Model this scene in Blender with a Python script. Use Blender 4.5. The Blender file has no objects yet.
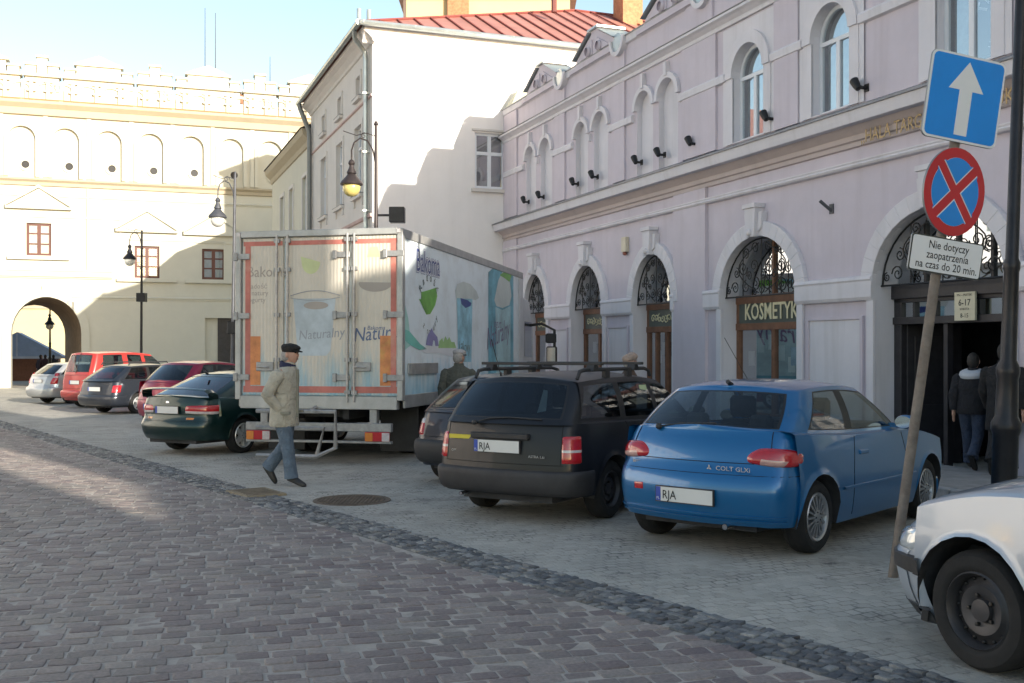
import bpy, bmesh, math, random
from mathutils import Vector, Matrix
R = math.radians
PI = math.pi
rnd = random.Random(7)
sc = bpy.context.scene
col = sc.collection

# ------------------------------------------------------------ camera numbers
F, CX, HY, CZ = 1050.0, 512.0, 346.0, 1.7
def gz(x, y): return 0.05 - 0.01 * y                     # the square falls gently away
def onground(px, py):
    Y = 1732.0 / (py - 356.5)
    return (px - CX) / F * Y, Y
def at(px, py, Y): return Vector(((px - CX) / F * Y, Y, CZ - (py - HY) / F * Y))

# ------------------------------------------------------------ mesh builder
class MB:
    def __init__(s): s.v = []; s.f = []; s.m = []; s.sm = []
    def add(s, vs, fs, m=0, sm=False, M=None):
        o = len(s.v)
        if M is not None: vs = [M @ Vector(p) for p in vs]
        s.v += [tuple(p) for p in vs]
        for f in fs:
            s.f.append(tuple(i + o for i in f)); s.m.append(m); s.sm.append(sm)
        return s
    def box(s, x0, x1, y0, y1, z0, z1, m=0, M=None):
        if x0 > x1: x0, x1 = x1, x0
        if y0 > y1: y0, y1 = y1, y0
        if z0 > z1: z0, z1 = z1, z0
        vs = [(x0,y0,z0),(x1,y0,z0),(x1,y1,z0),(x0,y1,z0),(x0,y0,z1),(x1,y0,z1),(x1,y1,z1),(x0,y1,z1)]
        return s.add(vs, [(3,2,1,0),(4,5,6,7),(0,1,5,4),(1,2,6,5),(2,3,7,6),(3,0,4,7)], m, False, M)
    def loft(s, rings, closed=True, caps=False, m=0, sm=True, M=None):
        n = len(rings[0]); vs = [p for r in rings for p in r]; fs = []
        for a in range(len(rings) - 1):
            for i in range(n if closed else n - 1):
                j = (i + 1) % n
                fs.append((a*n+i, a*n+j, (a+1)*n+j, (a+1)*n+i))
        if caps:
            fs.append(tuple(range(n))[::-1]); fs.append(tuple((len(rings)-1)*n + i for i in range(n)))
        return s.add(vs, fs, m, sm, M)
    def tube(s, pts, r, n=6, m=0, caps=True, M=None):
        pts = [Vector(p) for p in pts]; rings = []; k = len(pts)
        up = None
        for i, p in enumerate(pts):
            t = (pts[min(i+1,k-1)] - pts[max(i-1,0)])
            if t.length < 1e-9: t = Vector((0,0,1))
            t.normalize()
            if up is None:
                up = t.orthogonal().normalized()
            a = up - t * up.dot(t)
            if a.length < 1e-6: a = t.orthogonal()
            a.normalize(); up = a; b = t.cross(a)
            rr = r[i] if isinstance(r, (list, tuple)) else r
            rings.append([p + (a*math.cos(2*PI*q/n) + b*math.sin(2*PI*q/n))*rr for q in range(n)])
        return s.loft(rings, True, caps, m, True, M)
    def lathe(s, prof, n=16, m=0, M=None, sm=True, capends=False):   # prof: (r, z) about z
        rings = [[(max(r,1e-4)*math.cos(2*PI*i/n), max(r,1e-4)*math.sin(2*PI*i/n), z) for i in range(n)] for r, z in prof]
        return s.loft(rings, True, capends, m, sm, M)
    def prism(s, poly, y0, y1, m=0, M=None):              # poly in x,z extruded in y
        n = len(poly)
        a = 0
        for i in range(n):
            j = (i+1) % n; a += poly[i][0]*poly[j][1] - poly[j][0]*poly[i][1]
        if a < 0: poly = poly[::-1]
        vs = [(x,y0,z) for x,z in poly] + [(x,y1,z) for x,z in poly]
        fs = [tuple(range(n)), tuple(range(2*n-1, n-1, -1))]
        for i in range(n):
            j = (i+1) % n; fs.append((i, n+i, n+j, j))
        return s.add(vs, fs, m, False, M)
    def ball(s, c, r, n=12, k=8, m=0, M=None):
        if not isinstance(r, (tuple, list)): r = (r, r, r)
        rings = [[(c[0]+r[0]*math.sin(PI*a/k)*math.cos(2*PI*i/n), c[1]+r[1]*math.sin(PI*a/k)*math.sin(2*PI*i/n), c[2]-r[2]*math.cos(PI*a/k)) for i in range(n)] for a in range(1, k)]
        vs = [p for q in rings for p in q] + [(c[0],c[1],c[2]-r[2]), (c[0],c[1],c[2]+r[2])]
        fs = []
        for a in range(k-2):
            for i in range(n):
                j = (i+1) % n; fs.append((a*n+i, a*n+j, (a+1)*n+j, (a+1)*n+i))
        b = (k-1)*n
        for i in range(n):
            j = (i+1) % n; fs.append((b, j, i)); fs.append((b+1, (k-2)*n+i, (k-2)*n+j))
        return s.add(vs, fs, m, True, M)
    def grid(s, rows, m=0, sm=True, M=None): return s.loft(rows, False, False, m, sm, M)
    def build(s, name, mats, parent=None, bevel=0, sharp=35, allsmooth=False, loc=None, rot=None, normals=True):
        me = bpy.data.meshes.new(name)
        me.from_pydata(s.v, [], s.f)
        if not isinstance(mats, (list, tuple)): mats = [mats]
        for mm in mats: me.materials.append(mm)
        me.polygons.foreach_set('material_index', s.m)
        me.polygons.foreach_set('use_smooth', [True]*len(s.f) if allsmooth else s.sm)
        if bevel or normals:
            bm = bmesh.new(); bm.from_mesh(me)
            if normals: bmesh.ops.recalc_face_normals(bm, faces=bm.faces)
            if bevel:
                es = [e for e in bm.edges if len(e.link_faces) == 2 and e.calc_face_angle(0) > R(30)]
                bmesh.ops.bevel(bm, geom=es, offset=bevel, segments=1, profile=.7, affect='EDGES', clamp_overlap=True)
            bm.to_mesh(me); bm.free()
        if any(s.sm) or allsmooth: me.set_sharp_from_angle(angle=R(sharp))
        me.update()
        o = bpy.data.objects.new(name, me); col.objects.link(o)
        if parent is not None: o.parent = parent
        if loc is not None: o.location = loc
        if rot is not None: o.rotation_euler = rot
        return o

def tag(o, label=None, cat=None, group=None, kind=None):
    if label: o['label'] = label
    if cat: o['category'] = cat
    if group: o['group'] = group
    if kind: o['kind'] = kind
    return o
def thing(name, label, cat, loc=(0,0,0), rz=0, group=None):
    o = bpy.data.objects.new(name, None); col.objects.link(o)
    o.location = loc; o.rotation_euler = (0,0,rz); o.empty_display_size = .2
    return tag(o, label, cat, group)
def kids(o): return [c for c in col.objects if c.parent is o]
def dup(o, loc, rz=None, label=None):
    KM = {}
    for c in col.objects: KM.setdefault(c.parent, []).append(c)
    def cp(a, par):
        c = a.copy(); col.objects.link(c)
        if par is not None: c.parent = par
        for k in KM.get(a, []): cp(k, c)
        return c
    r = cp(o, None); r.location = loc
    if rz is not None: r.rotation_euler = (0,0,rz)
    if label: r['label'] = label
    return r

_tc = {}
def text_geo(txt, size=1.0, depth=0.0, align='LEFT', bold=0.0, shear=0.0):
    key = (txt, depth, align, bold, shear)
    if key not in _tc:
        cu = bpy.data.curves.new('lettering', 'FONT'); cu.body = txt; cu.align_x = align
        cu.extrude = depth; cu.offset = bold; cu.resolution_u = 2; cu.shear = shear
        ob = bpy.data.objects.new('lettering', cu); col.objects.link(ob)
        bpy.context.view_layer.update()
        me = bpy.data.meshes.new_from_object(ob.evaluated_get(bpy.context.evaluated_depsgraph_get()))
        _tc[key] = ([tuple(v.co) for v in me.vertices], [tuple(p.vertices) for p in me.polygons])
        bpy.data.objects.remove(ob); bpy.data.curves.remove(cu); bpy.data.meshes.remove(me)
    vs, fs = _tc[key]
    return [(x*size, y*size, z*size) for x, y, z in vs], fs
def put_text(mb, txt, size, M, m=0, align='CENTER', bold=0.0, depth=0.0, shear=0.0, sx=1.0):
    vs, fs = text_geo(txt, 1.0, depth, align, bold, shear)
    mb.add([(x*size*sx, y*size, z*size) for x, y, z in vs], fs, m, False, M)
XZ = Matrix(((1,0,0,0),(0,0,-1,0),(0,1,0,0),(0,0,0,1)))     # text plane -> upright, facing -y

# ------------------------------------------------------------ materials
def nt(name):
    m = bpy.data.materials.new(name); m.use_nodes = True
    t = m.node_tree; t.nodes.clear()
    o = t.nodes.new('ShaderNodeOutputMaterial'); b = t.nodes.new('ShaderNodeBsdfPrincipled')
    t.links.new(b.outputs[0], o.inputs[0])
    return m, t, b, o
def noise(t, scale, detail=4, rough=.6, coord='Object', vec=None):
    n = t.nodes.new('ShaderNodeTexNoise'); n.inputs['Scale'].default_value = scale
    n.inputs['Detail'].default_value = detail; n.inputs['Roughness'].default_value = rough
    if vec is None:
        c = t.nodes.new('ShaderNodeTexCoord'); vec = c.outputs[coord]
    t.links.new(vec, n.inputs['Vector'])
    return n
def ramp(t, src, a, b, ca=(0,0,0,1), cb=(1,1,1,1)):
    r = t.nodes.new('ShaderNodeValToRGB'); e = r.color_ramp.elements
    e[0].position = a; e[1].position = b; e[0].color = ca; e[1].color = cb
    t.links.new(src, r.inputs[0]); return r
def mixc(t, fac, a, b, mode='MIX'):
    n = t.nodes.new('ShaderNodeMix'); n.data_type = 'RGBA'; n.blend_type = mode
    for i, x in ((0, fac), (6, a), (7, b)):
        if hasattr(x, 'is_output'): t.links.new(x, n.inputs[i])
        else: n.inputs[i].default_value = x if i == 0 else (tuple(x)+(1,))[:4]
    return n.outputs[2]
def bumpn(t, b, src, strength=.3, dist=.01):
    n = t.nodes.new('ShaderNodeBump'); n.inputs['Strength'].default_value = strength; n.inputs['Distance'].default_value = dist
    t.links.new(src, n.inputs['Height']); t.links.new(n.outputs[0], b.inputs['Normal']); return n
def pm(name, c, rough=.6, metal=0., var=.12, vs=2., bump=0., bs=60., coat=0., spec=.5, stain=None, stain_amt=.35, stain_scale=.7, emit=None):
    m, t, b, o = nt(name)
    c = tuple(c)
    b.inputs['Roughness'].default_value = rough; b.inputs['Metallic'].default_value = metal
    b.inputs['Coat Weight'].default_value = coat; b.inputs['Coat Roughness'].default_value = .06
    b.inputs['Specular IOR Level'].default_value = spec
    src = None
    if var:
        n = noise(t, vs, 6, .65)
        lo = tuple(max(0, q*(1-var)) for q in c); hi = tuple(min(1, q*(1+var)) for q in c)
        src = mixc(t, ramp(t, n.outputs[0], .3, .7).outputs[0], lo, hi)
    if stain:
        n2 = noise(t, stain_scale, 8, .7)
        r2 = ramp(t, n2.outputs[0], .52, .75)
        k = t.nodes.new('ShaderNodeMath'); k.operation = 'MULTIPLY'; k.inputs[1].default_value = stain_amt
        t.links.new(r2.outputs[0], k.inputs[0])
        src = mixc(t, k.outputs[0], src if src else c, stain)
    if src: t.links.new(src, b.inputs['Base Color'])
    else: b.inputs['Base Color'].default_value = c + (1,)
    if bump:
        n3 = noise(t, bs, 5, .6); bumpn(t, b, n3.outputs[0], bump, .01)
    if emit:
        b.inputs['Emission Color'].default_value = tuple(emit[0]) + (1,); b.inputs['Emission Strength'].default_value = emit[1]
    return m
def plaster(name, c, dirt, var=.06, streak=.25):
    m, t, b, o = nt(name)
    b.inputs['Roughness'].default_value = .85
    n = noise(t, 1.3, 7, .7); base = mixc(t, ramp(t, n.outputs[0], .3, .72).outputs[0], tuple(q*(1-var) for q in c), tuple(min(1,q*(1+var)) for q in c))
    tc = t.nodes.new('ShaderNodeTexCoord'); mp = t.nodes.new('ShaderNodeMapping'); mp.inputs['Scale'].default_value = (1.6, 1.6, .12)
    t.links.new(tc.outputs['Object'], mp.inputs[0])
    n2 = noise(t, 2.2, 6, .6, vec=mp.outputs[0]); r2 = ramp(t, n2.outputs[0], .5, .78)
    k = t.nodes.new('ShaderNodeMath'); k.operation = 'MULTIPLY'; k.inputs[1].default_value = streak; t.links.new(r2.outputs[0], k.inputs[0])
    t.links.new(mixc(t, k.outputs[0], base, dirt), b.inputs['Base Color'])
    n3 = noise(t, 55, 5, .7); bumpn(t, b, n3.outputs[0], .18, .01)
    return m
def glassy(name, tint, rough=.02, refl=.08, trans=True):
    m, t, b, o = nt(name); t.nodes.remove(b)
    tr = t.nodes.new('ShaderNodeBsdfTransparent'); tr.inputs[0].default_value = tuple(tint)+(1,)
    gl = t.nodes.new('ShaderNodeBsdfGlossy'); gl.inputs['Roughness'].default_value = rough; gl.inputs['Color'].default_value = (.9,.95,1,1)
    fr = t.nodes.new('ShaderNodeLayerWeight'); fr.inputs['Blend'].default_value = .5
    pw = t.nodes.new('ShaderNodeMath'); pw.operation = 'POWER'; pw.inputs[1].default_value = 4.5; t.links.new(fr.outputs['Facing'], pw.inputs[0])
    ad = t.nodes.new('ShaderNodeMath'); ad.operation = 'ADD'; ad.use_clamp = True; ad.inputs[1].default_value = refl + .04
    t.links.new(pw.outputs[0], ad.inputs[0])
    mx = t.nodes.new('ShaderNodeMixShader'); t.links.new(ad.outputs[0], mx.inputs[0]); t.links.new(tr.outputs[0], mx.inputs[1]); t.links.new(gl.outputs[0], mx.inputs[2])
    t.links.new(mx.outputs[0], o.inputs[0])
    return m
def paint(name, c, metal=.35, rough=.38, dirt=.25, coat=.6, spec=.5):
    m, t, b, o = nt(name)
    n = noise(t, 3.2, 7, .7); r = ramp(t, n.outputs[0], .5, .8)
    # road dust: stronger towards the sills, a layer that stays with the car
    tc = t.nodes.new('ShaderNodeTexCoord'); sp = t.nodes.new('ShaderNodeSeparateXYZ'); t.links.new(tc.outputs['Object'], sp.inputs[0])
    mr = t.nodes.new('ShaderNodeMapRange'); mr.inputs[1].default_value = .2; mr.inputs[2].default_value = .7; mr.inputs[3].default_value = 1; mr.inputs[4].default_value = .25
    t.links.new(sp.outputs[2], mr.inputs[0])
    k = t.nodes.new('ShaderNodeMath'); k.operation = 'MULTIPLY'; t.links.new(r.outputs[0], k.inputs[0]); t.links.new(mr.outputs[0], k.inputs[1])
    k2 = t.nodes.new('ShaderNodeMath'); k2.operation = 'MULTIPLY'; k2.inputs[1].default_value = dirt; t.links.new(k.outputs[0], k2.inputs[0])
    t.links.new(mixc(t, k2.outputs[0], c, (.2,.185,.16)), b.inputs['Base Color'])
    rr = t.nodes.new('ShaderNodeMapRange'); rr.inputs[3].default_value = rough; rr.inputs[4].default_value = .8
    t.links.new(k2.outputs[0], rr.inputs[0]); t.links.new(rr.outputs[0], b.inputs['Roughness'])
    b.inputs['Metallic'].default_value = metal; b.inputs['Coat Weight'].default_value = coat; b.inputs['Coat Roughness'].default_value = .05; b.inputs['Specular IOR Level'].default_value = spec
    return m

def sett_mat(name, c1, c2, c3, rough, bs=35):
    m, t, b, o = nt(name)
    g = t.nodes.new('ShaderNodeNewGeometry')
    r = t.nodes.new('ShaderNodeValToRGB'); e = r.color_ramp.elements
    e[0].color = tuple(c1)+(1,); e[1].color = tuple(c3)+(1,); x = e.new(.55); x.color = tuple(c2)+(1,)
    t.links.new(g.outputs['Random Per Island'], r.inputs[0])
    n = noise(t, 1.1, 6, .7); d = mixc(t, ramp(t, n.outputs[0], .46, .76).outputs[0], r.outputs[0], (.23,.212,.19))
    n1 = noise(t, 40, 6, .7); d = mixc(t, .55, d, mixc(t, ramp(t, n1.outputs[0], .35, .7).outputs[0], (.3,.3,.3), (1,1,1)), 'MULTIPLY')
    n5 = noise(t, 9, 8, .8); d = mixc(t, ramp(t, n5.outputs[0], .62, .74).outputs[0], d, (.22,.21,.195))
    t.links.new(d, b.inputs['Base Color'])
    b.inputs['Roughness'].default_value = rough; b.inputs['Specular IOR Level'].default_value = .35
    n2 = noise(t, bs, 6, .7); bumpn(t, b, n2.outputs[0], .55, .012)
    return m

M = {}
M['sett'] = sett_mat('worn_sett', (.205,.162,.162), (.285,.235,.222), (.385,.33,.298), .6)
M['darkjoint'] = pm('dark_joint', (.13,.13,.125), .95, var=.3, vs=5, bump=.6, bs=45)
M['smallsett'] = sett_mat('dark_small_sett', (.085,.092,.105), (.17,.178,.188), (.37,.37,.355), .55, 60)
M['joint'] = pm('sandy_joint', (.37,.335,.3), .95, var=.3, vs=5, bump=.6, bs=45)
M['plum'] = plaster('mauve_plaster', (.57,.52,.58), (.45,.4,.44), .06, .5)
M['plumtrim'] = plaster('pale_trim', (.66,.64,.68), (.47,.45,.46), .05, .55)
M['plumtan'] = plaster('tan_moulding', (.5,.43,.42), (.3,.26,.26))
M['lead'] = pm('grey_lead_sheet', (.2,.21,.23), .5, .5, .2, 4, .2, 20)
M['zinc'] = pm('zinc_sheet', (.42,.46,.46), .38, .75, .15, 3, .1, 15)
M['white'] = plaster('white_plaster', (.8,.77,.76), (.6,.57,.54), .03, .18)
M['whitegrey'] = plaster('pale_grey_plaster', (.62,.59,.56), (.42,.4,.37), .05, .25)
M['cream'] = plaster('cream_plaster', (.57,.55,.465), (.56,.53,.45), .04, .2)
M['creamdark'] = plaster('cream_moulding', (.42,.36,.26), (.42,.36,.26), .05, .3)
M['yellow'] = plaster('yellow_plaster', (.55,.46,.27), (.55,.45,.28), .04, .2)
M['brick'] = pm('orange_brick', (.42,.19,.1), .85, var=.3, vs=9, bump=.4, bs=30)
M['roofred'] = pm('red_roof_sheet', (.42,.2,.165), .5, .1, .18, 1.5, .1, 8, stain=(.3,.12,.1))
M['wood'] = pm('brown_wood', (.19,.085,.045), .5, var=.25, vs=8, bump=.2, bs=40)
M['darkwood'] = pm('dark_door_wood', (.028,.026,.03), .45, var=.3, vs=6, bump=.15)
M['winred'] = pm('red_brown_frame', (.1,.03,.02), .5, var=.2)
M['pvc'] = pm('white_frame', (.72,.74,.78), .4, var=.04)
M['iron'] = pm('wrought_iron', (.018,.018,.02), .5, .3, .2, 20, .2, 40)
M['castiron'] = pm('black_cast_iron', (.02,.02,.024), .38, .4, .3, 6, .25, 40)
M['polegrey'] = pm('grey_pole', (.09,.095,.11), .5, .4, .2, 4)
M['pane'] = glassy('window_glass', (.6,.65,.65), .01, .34)
M['shopglass'] = glassy('shop_glass', (.62,.62,.6), .02, .46)
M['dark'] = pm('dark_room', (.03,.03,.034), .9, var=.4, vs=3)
M['curtain'] = pm('net_curtain', (.68,.71,.74), .9, var=.25, vs=4)
M['gold'] = pm('gilded_letter', (.3,.22,.11), .4, .5, .15)
M['goldpale'] = pm('pale_gold_letter', (.75,.68,.45), .5, .1, .1)
M['signpanel'] = pm('green_grey_signboard', (.085,.1,.085), .4, .0, .2)
M['asphaltish'] = None
M['kerb'] = pm('granite_kerb', (.3,.3,.3), .8, var=.2, vs=10, bump=.3, bs=60)
M['slab'] = pm('pavement_slab', (.27,.26,.25), .85, var=.2, vs=4, bump=.3, bs=40)
M['rust'] = pm('rusty_iron', (.13,.1,.075), .8, .2, .35, 8, .4, 40)
M['yellowstone'] = pm('ochre_gully_cover', (.24,.19,.12), .85, 0, .3, 12, .4, 40)
# ------------------------------------------------------------ ground
def ground_mat():
    m, t, b, o = nt('worn_square_paving')
    tc = t.nodes.new('ShaderNodeTexCoord')
    n0 = noise(t, .7, 3, .5); 
    mp = t.nodes.new('ShaderNodeMapping'); mp.inputs['Rotation'].default_value = (0,0,R(-22)); t.links.new(tc.outputs['Object'], mp.inputs[0])
    wn = noise(t, 2.3, 3, .5); ws = t.nodes.new('ShaderNodeVectorMath'); ws.operation = 'SCALE'; ws.inputs[3].default_value = .16
    t.links.new(wn.outputs['Color'], ws.inputs[0])
    va = t.nodes.new('ShaderNodeVectorMath'); t.links.new(mp.outputs[0], va.inputs[0]); t.links.new(ws.outputs[0], va.inputs[1])
    br = t.nodes.new('ShaderNodeTexBrick'); br.inputs['Scale'].default_value = 1; br.inputs['Brick Width'].default_value = .115; br.inputs['Row Height'].default_value = .1
    br.inputs['Mortar Size'].default_value = .011; br.inputs['Mortar Smooth'].default_value = .6
    br.inputs['Color1'].default_value = (.1,.1,.1,1); br.inputs['Color2'].default_value = (.9,.9,.9,1); br.inputs['Mortar'].default_value = (.5,.5,.5,1)
    t.links.new(va.outputs[0], br.inputs[0])
    stone = mixc(t, br.outputs[0], (.4,.38,.335), (.52,.495,.44))
    n1 = noise(t, 1.7, 8, .75); sand = ramp(t, n1.outputs[0], .37, .56)
    joint = mixc(t, sand.outputs[0], (.17,.165,.152), (.46,.44,.39))
    c = mixc(t, br.outputs[1], stone, joint)
    n2 = noise(t, .35, 6, .7); c = mixc(t, ramp(t, n2.outputs[0], .45, .75).outputs[0], c, mixc(t, .6, c, (.22,.217,.2)))
    n4 = noise(t, 90, 4, .7); c = mixc(t, .5, c, mixc(t, n4.outputs[0], (.45,.45,.45), (1.3,1.3,1.3)), 'MULTIPLY')
    n5 = noise(t, 4.5, 8, .8); c = mixc(t, ramp(t, n5.outputs[0], .575, .66).outputs[0], c, (.13,.128,.12))
    n6 = noise(t, 1.1, 7, .72); c = mixc(t, ramp(t, n6.outputs[0], .56, .66).outputs[0], c, mixc(t, .5, c, (.12,.115,.105)))
    t.links.new(c, b.inputs['Base Color']); b.inputs['Roughness'].default_value = .85; b.inputs['Specular IOR Level'].default_value = .3
    inv = t.nodes.new('ShaderNodeMath'); inv.operation = 'MULTIPLY_ADD'; inv.inputs[1].default_value = -.6; t.links.new(br.outputs[1], inv.inputs[0])
    t.links.new(n4.outputs[0], inv.inputs[2]); bumpn(t, b, inv.outputs[0], .5, .01)
    return m
M['paving'] = ground_mat()
g = MB()
rows = [[(x, y, gz(x, y)) for x in (-300,-60,-20,20,60,300)] for y in (-120,-20,20,60,120,500)]
g.grid(rows, 0, False)
tag(g.build('ground', M['paving']), kind='structure')

# kerb-free carriageway of large setts: strip line through P0 with direction D (away-left)
P0 = Vector((-.095, 8.62)); D = Vector((-.580, .8146)); N = Vector((.8146, .580))       # N points to the parking side
sb = MB()
def strip_quad(mb, a0, a1, b0, b1, dz, m=0):
    vs = []
    for a, b in ((a0,b0),(a0,b1),(a1,b1),(a1,b0)):
        p = P0 + D*a + N*b; vs.append((p.x, p.y, gz(p.x,p.y) + dz))
    mb.add(vs, [(0,1,2,3)], m)
strip_quad(sb, -25, 62, -26, -.48, .004)
strip_quad(sb, -25, 62, -.48, 0, .005, 1)
tag(sb.build('road', [M['joint'], M['darkjoint']]), kind='structure')

def sett(mb, cx, cy, ux, uy, hl, hw, h, r, tilt=.0, k=.84):
    # a worn stone: rounded rectangle plan, crowned top
    vx, vy = -uy, ux
    out = []
    pts = [(-1,-k),(-k,-1),(k,-1),(1,-k),(1,k),(k,1),(-k,1),(-1,k)]
    tx, ty = r.uniform(-tilt, tilt), r.uniform(-tilt, tilt)
    dh = r.uniform(-.003, .003)
    jit = [(r.uniform(.91,1.04), r.uniform(.9,1.05)) for _ in pts]
    rings = []
    for sc_, z in ((1.0, -.004), (.965, h*.8), (.87, h)):
        rg = []
        for (a, b), (ja, jb) in zip(pts, jit):
            la, lb = a*hl*ja - (1-sc_)*hw*(1 if a > 0 else -1 if a < 0 else 0)*abs(a), b*hw*jb*sc_
            x = cx + ux*la + vx*lb; y = cy + uy*la + vy*lb
            rg.append((x, y, gz(x,y) + .004 + z + dh + (tx*la + ty*lb)*(z > 0)))
        rings.append(rg)
    o = len(mb.v); mb.v += [p for q in rings for p in q]
    for a in range(2):
        for i in range(8):
            j = (i+1) % 8
            mb.f.append((o+a*8+i, o+a*8+j, o+(a+1)*8+j, o+(a+1)*8+i)); mb.m.append(0); mb.sm.append(True)
    mb.f.append(tuple(o+16+i for i in range(8))); mb.m.append(0); mb.sm.append(True)
def inview(x, y, mg=1.0):
    if y < 4.6: return False
    px = x / y * F + CX; return -F*mg/y - 30 < px < 1054 + F*mg/y
r = random.Random(3)
mb = MB()
ua = R(15); ux, uy = math.cos(ua), math.sin(ua)
row = 0
pw, ph = .176, .138
for i in range(-20, 620):
    b = i*ph
    off = (i % 2)*.5*pw + r.uniform(-.03,.03)
    wob = r.uniform(-.006,.006)
    a = -60.0 + off
    while a < 25:
        L = pw*r.uniform(.86,1.16)
        ca = a + L/2
        cx = ux*ca - uy*b; cy = uy*ca + ux*b + wob + .014*math.sin(ca*.55 + i*.02)
        q = (Vector((cx,cy)) - P0)
        if q.dot(N) < -.49 and inview(cx, cy, .5) and cy < 56 and q.dot(N) > -25:
            if cy > 34 and False: pass
            sett(mb, cx, cy, ux, uy, L/2-.005, ph/2-.0052, r.uniform(.002,.006), r, .035)
        a += L
tag(mb.build('road_setts', M['sett'], normals=False, sharp=80), kind='structure')
mb = MB()
for i in range(0, 6):  # rows of small stones
    a = -8.0
    while a < 40:
        L = r.uniform(.06,.105)
        p = P0 + D*(a+L/2) + N*(-.48 + .04 + i*.08 + r.uniform(-.012,.012))
        if inview(p.x, p.y, .5):
            an = math.atan2(D.y, D.x) + r.uniform(-.25,.25)
            sett(mb, p.x, p.y, math.cos(an), math.sin(an), L/2-.006, .035*r.uniform(.78,1.1), r.uniform(.006,.016), r, .14, .93)
        a += L
tag(mb.build('gutter_setts', M['smallsett'], normals=False, sharp=80), kind='structure')

# ------------------------------------------------------------ manhole cover and gully cover
X, Y = onground(352, 500.5)
t0 = thing('manhole_cover', 'round iron manhole cover set in the square near the black estate car', 'manhole cover', (X, Y, gz(X,Y)))
mb = MB(); mb.lathe([(.0,.004),(.385,.004),(.39,.010),(.44,.010),(.445,.002)], 40, 0)
mb.build('frame_ring', M['rust'], t0)
mb = MB()
for i in range(-8, 9):
    for j in range(-8, 9):
        if math.hypot(i*.043, j*.043) < .36: mb.box(i*.043-.016, i*.043+.016, j*.043-.016, j*.043+.016, .0045, .012)
mb.build('tread_studs', M['rust'], t0)
X, Y = onground(256, 494)
t0 = thing('gully_cover', 'square ochre drain cover set in the dark sett strip', 'drain cover', (X, Y, gz(X,Y)+.012), math.atan2(D.y, D.x))
mb = MB(); mb.box(-.34,.34,-.25,.25,-.02,.018); mb.build('cover_plate', M['yellowstone'], t0, bevel=.008)
mb = MB()
for i in range(-3, 4): mb.box(i*.085-.01, i*.085+.01, -.19,.19,.0185,.022)
mb.build('slot', M['rust'], t0)
# ------------------------------------------------------------ building kit (local frame: x right, y into the house, z world height)
def arc(xc, hw, zs, rise, n=14):
    return [(xc - hw*math.cos(PI*i/n), zs + rise*math.sin(PI*i/n)) for i in range(n+1)]
def wall(mb, x0, x1, z0, z1, ops, depth, m=0, mr=None):
    mr = m if mr is None else mr
    q = lambda a, b, c, d, mm=m: mb.add([a,b,c,d], [(0,1,2,3)], mm)
    x = x0
    for o in sorted(ops, key=lambda o: o['x0']):
        a, b, zb, zs, ri = o['x0'], o['x1'], o['zb'], o['zs'], o.get('rise', 0)
        if a > x: q((x,0,z0),(a,0,z0),(a,0,z1),(x,0,z1))
        if zb > z0: q((a,0,z0),(b,0,z0),(b,0,zb),(a,0,zb))
        top = arc((a+b)/2, (b-a)/2, zs, ri) if ri else [(a,zs),(b,zs)]
        for (ax,az),(bx,bz) in zip(top, top[1:]):
            q((ax,0,az),(bx,0,bz),(bx,0,z1),(ax,0,z1))
            q((ax,0,az),(ax,depth,az),(bx,depth,bz),(bx,0,bz), mr)
        q((a,0,zb),(a,depth,zb),(a,depth,zs),(a,0,zs), mr)
        q((b,0,zb),(b,0,zs),(b,depth,zs),(b,depth,zb), mr)
        q((a,0,zb),(b,0,zb),(b,depth,zb),(a,depth,zb), mr)
        x = b
    if x < x1: q((x,0,z0),(x1,0,z0),(x1,0,z1),(x,0,z1))
def arch_band(mb, xc, hw, zs, rise, bw, y0, y1, m=0, n=18, br=None):
    br = bw if br is None else br
    a, b = arc(xc, hw, zs, rise, n), arc(xc, hw+bw, zs, rise+br, n)
    for i in range(n):
        (ax,az),(bx,bz),(cx,cz),(dx,dz) = a[i], a[i+1], b[i+1], b[i]
        vs = [(ax,y0,az),(bx,y0,bz),(cx,y0,cz),(dx,y0,dz),(ax,y1,az),(bx,y1,bz),(cx,y1,cz),(dx,y1,dz)]
        mb.add(vs, [(0,1,2,3),(0,4,5,1),(3,2,6,7),(0,3,7,4),(1,5,6,2)], m)
def arch_fill(mb, xc, hw, zb, zs, rise, y, m=0, n=14):
    pts = [(xc-hw, zb)] + arc(xc, hw, zs, rise, n) + [(xc+hw, zb)]
    mb.add([(x,y,z) for x,z in pts], [tuple(range(len(pts)))], m)
def moulding(mb, x0, x1, prof, m=0, cap=True):           # prof: (protrusion, z) list; runs along x, y=-protrusion
    a = [(x0,-p,z) for p, z in prof]; b = [(x1,-p,z) for p, z in prof]
    n = len(prof)
    mb.add(a+b, [(i, n+i, n+i+1, i+1) for i in range(n-1)], m)
    if cap: mb.add(a, [tuple(range(n))], m); mb.add(b, [tuple(range(n))[::-1]], m)
def spiral(cx, cz, r0, turns, th0, sgn, n=16):
    return [(cx + r0*(1-.86*i/n)*math.cos(th0 + sgn*turns*2*PI*i/n), cz + r0*(1-.86*i/n)*math.sin(th0 + sgn*turns*2*PI*i/n)) for i in range(n+1)]
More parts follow.
